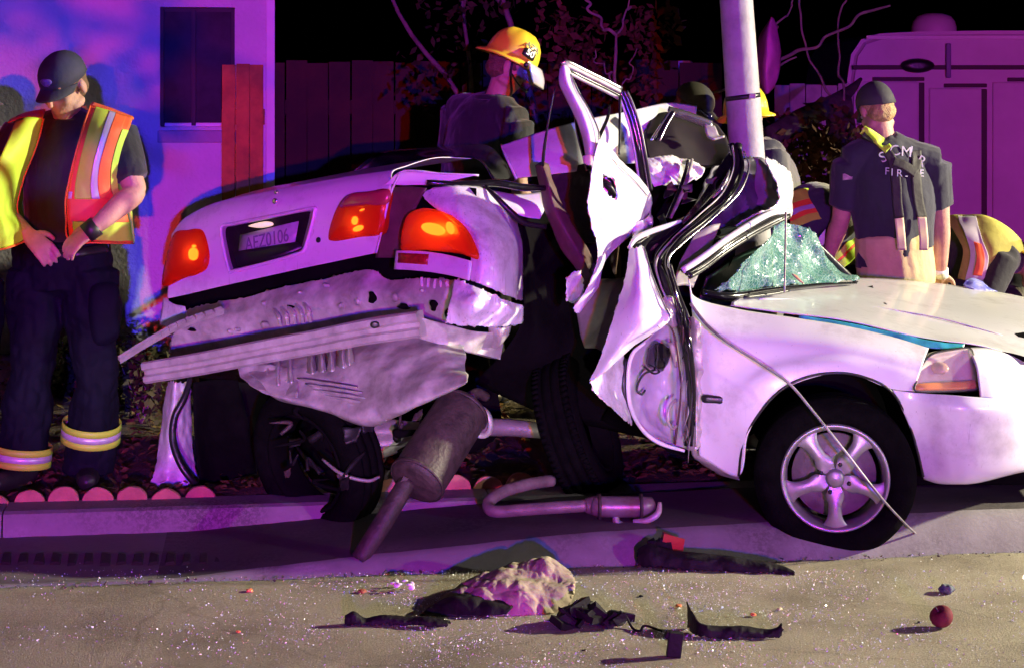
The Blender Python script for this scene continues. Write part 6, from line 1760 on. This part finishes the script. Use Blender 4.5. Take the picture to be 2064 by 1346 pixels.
# ------------------------------------------------------------------ firefighter with suspenders, right, seen from behind
Y3 = 8.3
p3 = Person("firefighter in navy shirt with black suspenders and tan trousers, back to camera", (P(1800, 0, Y3).x, Y3, .13),
            dict(pelvis=P(1806, 560, Y3), chest=P(1798, 400, Y3), neck=P(1782, 282, Y3 - .01), head=P(1766, 222, Y3 + .03), face=V((-.22, .86, -.46)), headup=V((-.1, 0, 1)),
                 shL=P(1712, 330, Y3), elL=P(1694, 444, Y3 + .04), wrL=P(1668, 522, Y3 + .12), shR=P(1884, 330, Y3), elR=P(1896, 444, Y3 + .03), wrR=P(1896, 550, Y3 + .1),
                 hdL=V((-.3, .5, -.8)), hdR=V((.05, .4, -.9)), hipL=P(1770, 590, Y3), knL=P(1765, 730, Y3), anL=P(1760, 850, Y3), hipR=P(1846, 590, Y3), knR=P(1850, 730, Y3), anR=P(1855, 850, Y3), ground=.13), voxel=.007)
p3.fwd = V((-.05, 1, 0)).normalized()
p3.body(); p3.hair(hair_blond); p3.cap(mat("charcoal_cap", (0.035, 0.034, 0.04), .8, var=.2, bump=.2), low=.05)
sh3 = p3.shirt(navy, .46, .022, wr=.014, cut=lambda c: c.z < .828 + (c.x - 1.632) * .30 and 1.58 < c.x < 2.0 or c.z < .77)
p3.trousers(tan, .012, .03, .005, top=.20); p3.boots()
# surface of the back, found by ray casting, carries straps and lettering
from mathutils.bvhtree import BVHTree
_bvh3 = BVHTree.FromPolygons([v.co.copy() for v in sh3.data.vertices], [tuple(p.vertices) for p in sh3.data.polygons])
def back_hit(x, y, off=.006):
    o = V((0, 0, EYE)); d = (P(x, y, 8) - o).normalized()
    loc, nrm, _, _ = _bvh3.ray_cast(o, d)
    if loc is None:
        return P(x, y, Y3 - .15), V((0, -1, 0))
    return loc + V((0, -1, 0)) * off, nrm
def strap(name, px, w, m, th=.004, off=.007):
    rows = []
    for i, (x, y) in enumerate(px):
        x0, y0 = px[max(0, i - 1)]; x1, y1 = px[min(len(px) - 1, i + 1)]
        l = math.hypot(x1 - x0, y1 - y0); nx, ny = -(y1 - y0) / l, (x1 - x0) / l
        rows.append([back_hit(x + nx * w * k, y + ny * w * k, off)[0] for k in (-.5, 0, .5)])
    return patch(name, rows, m, p3.root, 6, 30, th)
strap_m = mat("black_elastic", (0.022, 0.020, 0.018), .7, var=.2, bump=.3)
strap("suspender", [(1742, 268), (1765, 282), (1785, 303), (1800, 330), (1806, 370), (1808, 410), (1812, 440)], 20, strap_m)
strap("suspender", [(1846, 304), (1847, 320), (1846, 350), (1850, 400), (1858, 440)], 20, strap_m)
strap("suspender", [(1800, 326), (1822, 334), (1846, 350)], 18, strap_m, off=.011)
strap("lime_strap", [(1738, 262), (1752, 270), (1772, 285), (1790, 302)], 19, lime, .005, .013)
leather = mat("tan_leather", (.62, .50, .30), .6, var=.15)
for pts in ([(1812, 438), (1814, 458), (1816, 480), (1818, 505)], [(1858, 438), (1860, 460), (1862, 482), (1862, 505)]):
    rows = [[P(x - 9, y, Y3 - .155 - .02 * (i > 1)), P(x + 9, y, Y3 - .155 - .02 * (i > 1))] for i, (x, y) in enumerate(pts)]
    patch("suspender_tab", rows, leather, p3.root, 6, 16, .006)
white_ink = mat("white_print", (.55, .55, .58), .85)
def letter(ch, x, y, px, rot):
    p, n = back_hit(x, y, .010)
    n = V((n.x * .5, -1, n.z * .5)).normalized()
    xx = V((1, 0, 0)); xx = (xx - n * xx.dot(n)).normalized(); yy = n.cross(xx)
    xx, yy = xx * math.cos(rot) + yy * math.sin(rot), yy * math.cos(rot) - xx * math.sin(rot)
    text_mesh("shirt_letter", ch, px / FOC * Y3 * 1.35, basis(p, xx, yy, n), white_ink, sh3, .0012)
for ch, x, y, r_ in (("S", 1779, 318, .45), ("C", 1803, 305, .2), ("M", 1826, 307, -.1), ("I", 1836, 306, -.2), ("R", 1856, 326, -.5)):
    letter(ch, x, y, 22, r_)
for ch, x, y in (("F", 1787, 346), ("I", 1797, 348), ("R", 1812, 350), ("-", 1826, 354), ("E", 1857, 350)):
    letter(ch, x, y, 15, -.05)
fl = pillow("sleeve_flag", [p3.j["shL"] + V((-.012, -.078, 0)) + V((a, abs(a) * .2, b)) for a, b in ((-.032, -.075), (.012, -.07), (.012, -.040), (-.032, -.045))], V((-.2, -1, 0)).normalized(), mat("flag_patch", (.45, .32, .36), .7, var=.5, scale=60), sh3, .012, .001, smooth_curve=False, rings=2)
tube("wristband", [p3.j["wrR"] + V((0, -.0, .02)), p3.j["wrR"] + V((.002, .012, -.02))], [.036, .037], trim_white, p3.root, 14, 3)

# ------------------------------------------------------------------ firefighter hidden behind the post (yellow helmet)
Y4 = 9.0
p4 = Person("firefighter whose yellow helmet shows on both sides of the lamp post", (P(1530, 0, Y4).x, Y4, .14),
            dict(pelvis=P(1560, 540, Y4), chest=P(1545, 370, Y4), neck=P(1512, 300, Y4), head=P(1503, 246, Y4 - .02), face=V((-.45, .85, -.12)), shL=P(1545, 310, Y4 + .2), elL=P(1500, 400, Y4), wrL=P(1450, 430, Y4 - .1),
                 shR=P(1555, 315, Y4 - .2), elR=P(1560, 400, Y4 - .3), wrR=P(1500, 450, Y4 - .35), hipL=P(1580, 560, Y4 + .1), knL=P(1580, 700, Y4 + .1), anL=P(1580, 800, Y4 + .1), hipR=P(1560, 560, Y4 - .1), knR=P(1560, 700, Y4 - .1), anR=P(1560, 800, Y4 - .1), ground=.15), voxel=.012)
p4.W = .46; p4.ax = V((.1, -1, 0)).normalized()
p4.body(hands=False); p4.shirt(navy, .8, .03); p4.trousers(trouser_navy); p4.helmet(face_shield=False, marks=0)
pillow("helmet_disc", [P(1536 + 7 * math.cos(a), 208 + 8 * math.sin(a), Y4 - .10) for a in [k * math.pi / 5 for k in range(10)]], V((.6, -1, .2)).normalized(), silver_tape, p4.root, .05, .003, 20, 3)
# ------------------------------------------------------------------ head with dark cap and glasses beyond the roof
Y5 = 9.2
p5 = Person("person in dark cap and goggles bending behind the torn roof", (P(1390, 0, Y5).x, Y5, .15),
            dict(pelvis=P(1340, 500, Y5 + .2), chest=P(1360, 360, Y5 + .1), neck=P(1385, 268, Y5), head=P(1398, 218, Y5 - .03), face=V((.72, -.35, -.45)), shL=P(1350, 300, Y5 + .15), elL=P(1350, 390, Y5 + .1), wrL=P(1400, 420, Y5 - .1),
                 shR=P(1400, 310, Y5 - .2), elR=P(1420, 390, Y5 - .3), wrR=P(1450, 420, Y5 - .3), hipL=P(1320, 520, Y5 + .3), knL=P(1320, 650, Y5 + .3), anL=P(1320, 780, Y5 + .3), hipR=P(1360, 520, Y5 + .1), knR=P(1360, 650, Y5 + .1), anR=P(1360, 780, Y5 + .1), ground=.15), voxel=.012)
p5.W = .44; p5.ax = V((.5, -.85, 0)).normalized()
p5.body(hands=False); p5.hair(hair_m); p5.shirt(black_cloth, .8, .03); p5.trousers(trouser_navy); p5.cap(mat("olive_cap", (.07, .065, .045), .8, var=.3))
a_ = p5.at
gl = tube("goggles", [a_(-.07, .05, .02), a_(-.035, .10, .008), a_(0, .105, .006), a_(.035, .10, .008), a_(.07, .05, .02)], [.008, .018, .010, .018, .008], mat("goggle_glass", (.2, .22, .35), .06, metal=.8), p5.root, 10)
# ------------------------------------------------------------------ bending rescuer in lime vest right of the post
Y6 = 8.5
p6 = Person("rescuer in lime and orange vest bending into the car beside the windscreen", (P(1740, 0, Y6 + .2).x, Y6 + .2, .13),
            dict(pelvis=P(1752, 500, Y6 + .35), chest=P(1650, 432, Y6 + .10), neck=P(1588, 424, Y6 + .0), head=P(1548, 420, Y6 - .05), face=V((-.8, -.1, -.6)), headup=V((-.6, 0, .8)), shL=P(1612, 430, Y6 + .3), elL=P(1600, 510, Y6 + .25), wrL=P(1560, 560, Y6 + .1),
                 shR=P(1622, 442, Y6 - .06), elR=P(1648, 520, Y6 - .06), wrR=P(1600, 560, Y6 - .1), hipL=P(1770, 520, Y6 + .5), knL=P(1740, 660, Y6 + .5), anL=P(1750, 800, Y6 + .5), hipR=P(1765, 530, Y6 + .25), knR=P(1735, 680, Y6 + .25), anR=P(1745, 820, Y6 + .25), ground=.13), voxel=.009)
p6.W = .44; p6.ax = V((.35, -.93, .0)).normalized()
p6.body(); p6.hair(hair_m); p6.shirt(navy, .6, .02); p6.trousers(trouser_navy)
def v6(rows, m, n):
    patch(n, rows, m, p6.root, 30, 12, .006, .006, 8, 3, soft=True)
def yy6(x): return Y6 - .18 + (x - 1600) / 100 * .16
for n, m, t0, t1 in (("vest_back", lime, 0, .32), ("orange_stripe", orange, .32, .48), ("silver_stripe", mat("lilac_tape", (.5, .44, .55)), .48, .62), ("orange_stripe", orange, .62, .76), ("vest_hem", lime, .76, 1.0)):
    rows = []
    for t in (t0, (t0 + t1) / 2, t1):
        rows.append([P(x, yt + (yb - yt) * t, yy6(x) - .05 * math.sin(math.pi * (.15 + .7 * t)) + .16 * (1 - t)) for x, yt, yb in ((1592, 388, 468), (1620, 380, 452), (1660, 380, 440), (1700, 384, 432), (1740, 395, 436))])
    v6(rows, m, n)
for n, m, a0, a1 in (("vest_side", lime, 0, .35), ("orange_stripe", orange, .35, .5), ("vest_side", lime, .5, 1)):
    rows = []
    for t in (a0, (a0 + a1) / 2, a1):
        rows.append([P(x + 26 * t, y + 22 * t, Y6 + .0) for x, y in ((1740, 436), (1716, 480), (1690, 506), (1660, 530))])
    v6(rows, m, n)
o = patch("paper_sheet", [[P(1644, 486, Y6 - .2), P(1664, 462, Y6 - .18)], [P(1648, 512, Y6 - .2), P(1662, 490, Y6 - .18)]], trim_white, None, 6, 6, .002, .004, 12)
tag(o, "white sheet held by the rescuer in the lime vest", "paper")
# ------------------------------------------------------------------ crouching firefighter at the right edge
Y7 = 9.0
p7 = Person("firefighter in tan turnout coat with orange stripe crouching at the right edge", (P(1960, 0, Y7).x, Y7, .14),
            dict(pelvis=P(1915, 590, Y7 + .1), chest=P(1975, 500, Y7), neck=P(2050, 520, Y7 - .05), head=P(2092, 545, Y7 - .1), face=V((.8, -.3, -.6)), headup=V((.5, 0, .8)), shL=P(2030, 500, Y7 + .2), elL=P(2050, 590, Y7 + .1), wrL=P(2010, 640, Y7 - .1),
                 shR=P(2020, 520, Y7 - .2), elR=P(1990, 600, Y7 - .25), wrR=P(1940, 630, Y7 - .3), hipL=P(1905, 620, Y7 + .2), knL=P(1960, 680, Y7 + .1), anL=P(1920, 780, Y7 + .2), hipR=P(1910, 620, Y7), knR=P(1970, 690, Y7 - .15), anR=P(1920, 790, Y7), ground=.14), voxel=.012)
p7.W = .50; p7.ax = V((.2, -1, -.1)).normalized()
coat_m = mat("dusty_turnout_coat", (.34, .28, .10), .85, var=.2, bump=.4, bscale=20)
p7.body(hands=True); p7.shirt(black_cloth, .8, .02, name="jacket", wr=.006); p7.trousers(black_cloth, .03, wr=.006); p7.helmet(face_shield=False, marks=0)
coat_m = mat("olive_turnout_coat", (.36, .33, .06), .85, var=.25, scale=5, bump=.4, bscale=20)
cq = lambda n, rows, m: patch(n, rows, m, p7.root, 26, 26, .01, .006, 7, 4, soft=True)
cq("turnout_coat", [[(1938, 433, 8.98), (1985, 436, 8.90), (2030, 460, 8.88), (2072, 498, 8.92)], [(1972, 478, 8.78), (2006, 480, 8.76), (2040, 495, 8.80), (2064, 510, 8.86)], [(1990, 520, 8.74), (2005, 520, 8.74), (2022, 520, 8.76), (2038, 512, 8.82)], [(1980, 566, 8.74), (1988, 558, 8.75), (1998, 546, 8.77), (2010, 534, 8.80)]], coat_m)
cq("coat_panel", [[(1902, 440, 9.02), (1920, 434, 9.0), (1940, 433, 8.97)], [(1925, 468, 8.88), (1938, 470, 8.84), (1952, 478, 8.80)], [(1942, 505, 8.80), (1950, 510, 8.78), (1960, 516, 8.76)], [(1932, 562, 8.78), (1940, 564, 8.76), (1950, 566, 8.75)]], coat_m)
cq("silver_stripe", [[(1930, 436, 8.95), (1950, 436, 8.92), (1968, 437, 8.90)], [(1945, 474, 8.79), (1960, 477, 8.775), (1978, 479, 8.76)], [(1956, 514, 8.755), (1972, 518, 8.735), (1993, 520, 8.73)], [(1946, 566, 8.745), (1962, 567, 8.735), (1984, 566, 8.73)]], mat("dull_silver_tape", (.50, .46, .48), .5, var=.15))
cq("orange_stripe", [[(1962, 488, 8.755), (1970, 490, 8.745), (1978, 492, 8.74)], [(1968, 520, 8.72), (1976, 521, 8.715), (1985, 521, 8.715)], [(1962, 556, 8.72), (1970, 557, 8.715), (1979, 557, 8.715)]], orange)
# ================================================================== THINGS LYING ABOUT
mf = thing("exhaust_muffler", "torn off brown muffler with tail pipe leaning into the gutter", "muffler", G(722, 1128, .02))
A_, B_ = P(934, 822, 6.52), P(838, 972, 6.26)
ax = (B_ - A_).normalized(); L_ = (B_ - A_).length
bm = bmesh.new()
tube_bm(bm, [A_ - ax * .012, A_, A_ + ax * .03, A_ + ax * L_ * .5, B_ - ax * .03, B_, B_ + ax * .012], [.075, .094, .100, .101, .100, .094, .075], 32, 40)
from_bm("drum", bm, rust, mf)
for t in (.035, .965):
    bm = bmesh.new(); lathe_bm(bm, [(.100, -.008), (.1045, -.006), (.1045, .006), (.100, .008)], A_ + ax * L_ * t, ax, 32, True); from_bm("seam_ring", bm, rust, mf)
tube("tail_pipe", [P(822, 968, 6.27), P(800, 1005, 6.24), P(760, 1072, 6.19), P(722, 1128, 6.15)], [.030, .034, .034, .030], rust, mf, 18)
bm = bmesh.new(); lathe_bm(bm, [(.040, -.004), (.060, -.004), (.060, .006), (.040, .006)], P(968, 850, 6.5), V((.6, -.6, .3)), 24, True); from_bm("hanger_ring", bm, raw_metal, mf)
tube("inlet_pipe", [P(948, 800, 6.55), P(962, 792, 6.58), P(980, 800, 6.62)], [.022, .02, .018], rust, mf, 12)
box("hanger_tab", P(812, 972, 6.25), (.02, .02, .05), rust, mf, rot=Matrix.Rotation(.5, 3, 'Y'), bevel=.003)

up = thing("exhaust_pipe", "bent exhaust pipe with heat-blued converter lying along the gutter", "pipe", G(1100, 1062, 0))
tube("bent_pipe", [(1112, 968, 6.82), (1070, 974, 6.74), (1020, 988, 6.64), (992, 1004, 6.58), (984, 1020, 6.54), (1000, 1030, 6.50), (1060, 1026, 6.48), (1120, 1022, 6.46), (1185, 1018, 6.46)], .0225, mat("pinkish_steel_pipe", (.17, .125, .12), .5, metal=.3, col2=(.30, .23, .22), scale=14, bump=.3), up, 14, 60)
tube("converter", [(1180, 1018, 6.46), (1200, 1018, 6.46), (1215, 1020, 6.45), (1280, 1020, 6.45), (1300, 1018, 6.45), (1316, 1012, 6.46)], [.026, .036, .038, .038, .034, .022], mat("heat_blued_steel", (.16, .08, .07), .4, metal=.4, col2=(.28, .23, .27), scale=10), up, 16)
tube("clamp", [(1330, 1012, 6.44), (1326, 1034, 6.42), (1304, 1048, 6.42), (1276, 1050, 6.43)], [.008, .012, .012, .008], raw_metal, up, 8)
for k, x in enumerate((1208, 1292)):
    bm = bmesh.new(); lathe_bm(bm, [(.034, -.006), (.046, -.006), (.046, .006), (.034, .006)], P(x, 1020, 6.45), V((1, 0, 0)), 20, True); from_bm("flange", bm, rust, up)
tube("support_bracket", [(1240, 1030, 6.45), (1242, 1050, 6.44), (1250, 1058, 6.44)], [.012, .014, .016], dull_metal, up, 8)

# crumpled cloth on the road
cloth_m = mat("dirty_beige_cloth", (.50, .43, .28), .9, col2=(.20, .15, .11), scale=9, bump=.5, bscale=35)
def gp(x, y, z): return G(x, y, z)
def onroad(x, y, z=0.0):
    """point above the road spot whose ground pixel is (x,y)"""
    p = G(x, y, 0); p.z = z; return p
rg = random.Random(4)
g0 = lambda x, y, Y: P(x, y, Y)
o = patch("crumpled_cloth", [[(850, 1232, 5.66), (930, 1238, 5.62), (1010, 1240, 5.60), (1090, 1240, 5.60), (1150, 1215, 5.66)], [(870, 1222, 5.72), (930, 1196, 5.70), (1010, 1188, 5.66), (1090, 1205, 5.64), (1160, 1192, 5.70)],
                             [(900, 1195, 5.80), (950, 1168, 5.80), (1030, 1158, 5.76), (1100, 1170, 5.74), (1158, 1172, 5.78)], [(930, 1180, 5.9), (990, 1158, 5.92), (1045, 1132, 5.9), (1100, 1122, 5.86), (1145, 1150, 5.86)], [(940, 1178, 6.0), (1000, 1170, 6.02), (1050, 1158, 6.04), (1100, 1150, 6.0), (1140, 1160, 5.98)]], cloth_m, None, 90, 80, .004, .014, 11, 5, rag=.02, amp2=.004, soft=True)
tag(o, "crumpled dirty beige cloth lying on the road", "cloth")
o = patch("black_rag", [[(846, 1236, 5.60), (900, 1238, 5.59), (960, 1240, 5.58), (1020, 1238, 5.59)], [(880, 1214, 5.64), (925, 1204, 5.63), (975, 1210, 5.62), (1035, 1222, 5.61)], [(900, 1205, 5.72), (930, 1198, 5.72), (980, 1204, 5.70), (1030, 1216, 5.68)]], matte_black, None, 40, 24, .004, .010, 14, 2, soft=True)
tag(o, "flat black plastic rag tucked under the beige cloth", "rag")
# black lump of trim with a wire
lump = thing("black_debris", "jagged lump of black trim with a dangling wire beside the cloth", "debris", onroad(1190, 1268))
bm = bmesh.new()
for k in range(26):
    x, y = rg.uniform(1125, 1255), rg.uniform(1228, 1266)
    z = max(.012, .085 * (1 - abs(x - 1185) / 85) * rg.uniform(.3, 1.0))
    box_bm(bm, onroad(x, 1262 + rg.uniform(-12, 6), z), rg.uniform(.03, .08), rg.uniform(.02, .05), rg.uniform(.01, .03), Matrix.Rotation(rg.uniform(-.8, .8), 3, 'Y') @ Matrix.Rotation(rg.uniform(0, 3), 3, 'Z'), .006)
from_bm("trim_chunk", bm, matte_black, lump, False)
tube("wire", [onroad(1250, 1264, .05), onroad(1262, 1262, .03), onroad(1275, 1270, .008), onroad(1290, 1276, .008), onroad(1300, 1268, .012), onroad(1334, 1275, .006)], .004, matte_black, lump, 6)
def shell_piece(name, label, cat, pts, m=matte_black, amp=.006, seed=1):
    """broken strip of moulded plastic on the road: pts = (pixel x, ground pixel y, height, depth)"""
    rows = [[], [], [], []]
    for x, y, h, d in pts:
        p = onroad(x, y)
        rows[0].append(p + V((0, 0, .002)))
        rows[1].append(p + V((0, d * .12, h * .75)))
        rows[2].append(p + V((0, d * .55, h)))
        rows[3].append(p + V((0, d, h * .35)))
    o = patch(name, rows, m, None, 90, 14, .004, amp, 18, seed, rag=.010, amp2=.003)
    for v in o.data.vertices:
        v.co.z = max(v.co.z, .003)
    return tag(o, label, cat)
shell_piece("trim_strip", "ragged black trim strip left of the black rag on the road", "debris", [(694, 1262, .030, .03), (712, 1263, .040, .04), (735, 1262, .018, .05), (770, 1261, .028, .03), (820, 1262, .020, .05), (860, 1264, .026, .04), (905, 1264, .014, .03)], seed=2)
shell_piece("trim_strip", "curved dark trim strip with upturned end right of the black lump", "debris", [(1386, 1264, .075, .015), (1396, 1276, .060, .02), (1412, 1285, .038, .03), (1450, 1288, .034, .04), (1500, 1288, .030, .05), (1545, 1287, .022, .04), (1566, 1287, .030, .03), (1575, 1286, .045, .015)], seed=3)
shell_piece("bumper_trim", "long black bumper trim lying at the gutter edge before the wheel", "debris", [(1284, 1142, .05, .05), (1310, 1146, .075, .07), (1350, 1148, .060, .08), (1400, 1151, .050, .09), (1470, 1154, .046, .08), (1540, 1157, .034, .08), (1580, 1158, .022, .06), (1602, 1160, .010, .03)], seed=5)
lens_piece = thing("broken_lamp", "broken red lamp piece lying on the bumper trim", "lamp piece", onroad(1345, 1130))
bm = bmesh.new()
for k in range(4):
    box_bm(bm, onroad(1318 + k * 9, 1136, .055 + rg.uniform(-.01, .015)), .03, .03, .05, Matrix.Rotation(rg.uniform(-.6, .6), 3, 'Y'), .008)
from_bm("housing", bm, matte_black, lens_piece, False)
bm = bmesh.new()
box_bm(bm, onroad(1355, 1136, .068), .075, .03, .05, Matrix.Rotation(.25, 3, 'Y'), .01)
from_bm("red_lens", bm, mat("dull_red_lens", (.45, .06, .04), .35), lens_piece, False)
# square black piece
cube = thing("black_block", "small square black plastic block at the bottom of the picture", "block", onroad(1360, 1326))
box("block_body", onroad(1360, 1324, .038), (.042, .03, .072), matte_black, cube, rot=Matrix.Rotation(.12, 3, 'Y'), bevel=.004)
box("block_lip", onroad(1348, 1322, .062), (.022, .032, .02), matte_black, cube, rot=Matrix.Rotation(.5, 3, 'Y'), bevel=.003)
# apple
ap = thing("apple", "dark red apple lying on the road at the right", "apple", onroad(1898, 1262))
bm = bmesh.new()
prof = []
for k in range(15):
    th = math.pi * k / 14
    prof.append((max(.0008, .036 * math.sin(th) * (1 + .10 * math.cos(th))), .032 * math.cos(th) - .012 * math.exp(-(math.sin(th) / .25) ** 2) * (1 if th < 1.5 else -.6)))
c = onroad(1898, 1264, .033)
lathe_bm(bm, prof, c, V((-.5, -.3, .8)), 32)
from_bm("fruit", bm, mat("apple_skin", (.16, .028, .035), .75, spec=.15, var=.35, scale=25), ap)
tube("stem", [c + V((-.5, -.3, .8)).normalized() * .020, c + V((-.55, -.3, .85)).normalized() * .040], .002, bark, ap, 5)
def stone(name, label, x, y, r, m, cat, seed, flat=.7):
    bm = bmesh.new()
    bmesh.ops.create_icosphere(bm, subdivisions=3, radius=r)
    for v in bm.verts:
        v.co *= 1 + .35 * noise.noise(v.co / r * 1.4 + V((seed, 0, 0)))
        v.co.z *= flat
    bmesh.ops.translate(bm, vec=onroad(x, y, r * flat * .8), verts=bm.verts)
    return tag(from_bm(name, bm, m, None, False), label, cat)
stone("stone", "grey pebble above the apple on the road", 1908, 1194, .024, mat("grey_stone", (.13, .15, .15), .9, spec=.1, var=.5, scale=40, bump=.5), "stone", 2)
shard_o = mat("orange_lens_shard", (.85, .25, .08), .3)
shard_w = mat("pale_petal", (.8, .68, .75), .5)
for k, (x, y, r, m, lab) in enumerate(((503, 1192, .012, shard_o, "orange lens fragment far left of the cloth"), (480, 1274, .007, shard_o, "tiny red lens fragment on the left part of the road"), (1368, 1222, .010, shard_o, "orange lens fragment above the curved trim strip"), (1518, 1240, .010, shard_o, "orange lens fragment above the right end of the curved strip"),
                                       (1572, 1228, .008, mat("cream_shard", (.8, .7, .35), .4), "cream fragment right of the orange lens fragments"), (730, 1194, .014, mat("brown_leaf", (.35, .12, .05), .7), "small brown leaf beside the pale flower"),
                                       (1292, 1202, .007, matte_black, "black crumb on the road right of the cloth"), (1178, 1312, .007, matte_black, "black crumb below the black lump"), (1852, 1254, .005, matte_black, "black crumb left of the apple"))):
    stone("fragment", lab, x, y, r, m, "fragment", k + 3, .5)
fl = thing("fallen_flower", "small pale pink flower on the road left of the cloth", "flower", onroad(812, 1190))
for k in range(9):
    a = rg.uniform(0, 6.28); q = onroad(812 + 20 * math.cos(a), 1188 + 6 * math.sin(a), rg.uniform(.006, .03))
    bm = bmesh.new(); bmesh.ops.create_icosphere(bm, subdivisions=2, radius=.011)
    for v in bm.verts:
        v.co.z *= .4
    bmesh.ops.transform(bm, matrix=Matrix.Translation(q) @ Matrix.Rotation(rg.uniform(-1, 1), 4, 'X'), verts=bm.verts)
    from_bm("petal", bm, shard_w, fl)
tube("stem", [onroad(765, 1196, .004), onroad(785, 1194, .006), onroad(805, 1190, .008)], .003, mat("green_stem", (.15, .2, .04), .7), fl, 5)
tube("cable_end_dummy", [onroad(0, 1300, -.5), onroad(1, 1300, -.5)], .001, matte_black) if False else None
st = tube("thin_stick", [onroad(1866, 1088, .006), onroad(1900, 1082, .008), onroad(1930, 1074, .006)], .004, matte_black, None, 6)
tag(st, "thin dark stick at the end of the loose cable", "stick")

# crushed safety glass over road and gutter: thousands of crumbs
def glass_mat():
    m = bpy.data.materials.new("crushed_glass")
    m.use_nodes = True
    b = m.node_tree.nodes["Principled BSDF"]
    b.inputs["Base Color"].default_value = (0.92, 0.94, 0.93, 1)
    b.inputs["Roughness"].default_value = 0.12
    b.inputs["Specular IOR Level"].default_value = 0.9
    b.inputs["Coat Weight"].default_value = 0.6
    return m
rg = random.Random(77)
vs, fs = [], []
for k in range(26000):
    u = rg.random()
    x = rg.gauss(1250, 480) if u < .7 else rg.uniform(0, 2064)
    y = 1150 + 200 * rg.random() ** 1.15 if u < .85 else rg.uniform(1060, 1346)
    if x < -20 or x > 2090 or y < 1110 + (1000 - x) * .03:
        continue
    if noise.noise(V((x * .006, y * .02, 3))) + .25 * noise.noise(V((x * .02, y * .05, 9))) < rg.uniform(-.45, .35):
        continue
    r = rg.choice((.0013, .0016, .002, .0026, .0040)) * rg.uniform(.6, 1.1)
    c = onroad(x, y, r * .8 + .001)
    i = len(vs)
    q = [V((rg.uniform(-1, 1), rg.uniform(-1, 1), rg.uniform(-.6, .9))).normalized() for _ in range(4)]
    vs += [c + a * r * rg.uniform(.7, 1.3) for a in q]
    fs += [(i, i + 1, i + 2), (i, i + 2, i + 3), (i, i + 3, i + 1), (i + 1, i + 3, i + 2)]
o = mesh("crushed_glass", vs, fs, glass_mat(), None, False)
o["kind"] = "stuff"
tag(o, "glittering crumbs of crushed safety glass scattered over the road", "broken glass")
# dark grit swept into the gutter
vs, fs = [], []
for k in range(7000):
    s = rg.uniform(-2.2, 2.4); t = rg.choice((rg.gauss(0.03, .03), rg.gauss(.08, .06), rg.uniform(0, .6)))
    r = rg.uniform(.002, .004) + .008 * rg.random() ** 5
    c = RD(s, max(-.05, t), 0); c.z = (-.014 if t > 0 else 0) + r * .5
    i = len(vs)
    q = [V((rg.uniform(-1, 1), rg.uniform(-1, 1), rg.uniform(-.5, .8))).normalized() for _ in range(4)]
    vs += [c + a * r for a in q]
    fs += [(i, i + 1, i + 2), (i, i + 2, i + 3), (i, i + 3, i + 1), (i + 1, i + 3, i + 2)]
o = mesh("gutter_grit", vs, fs, mat("gutter_grit", (.05, .04, .04), .9, col2=(.16, .13, .11), scale=80), None, False)
o["kind"] = "stuff"
tag(o, "dark grit and dirt swept along the gutter edge", "grit")
# ================================================================== put every Empty at the base of its thing
for o in list(bpy.data.objects):
    if "_base" in o.keys():
        b = V(o["_base"])
        del o["_base"]
        o.location = b
        for ch in o.children:
            ch.matrix_parent_inverse = Matrix.Translation(-b)
bpy.data.scenes.remove(_lab)
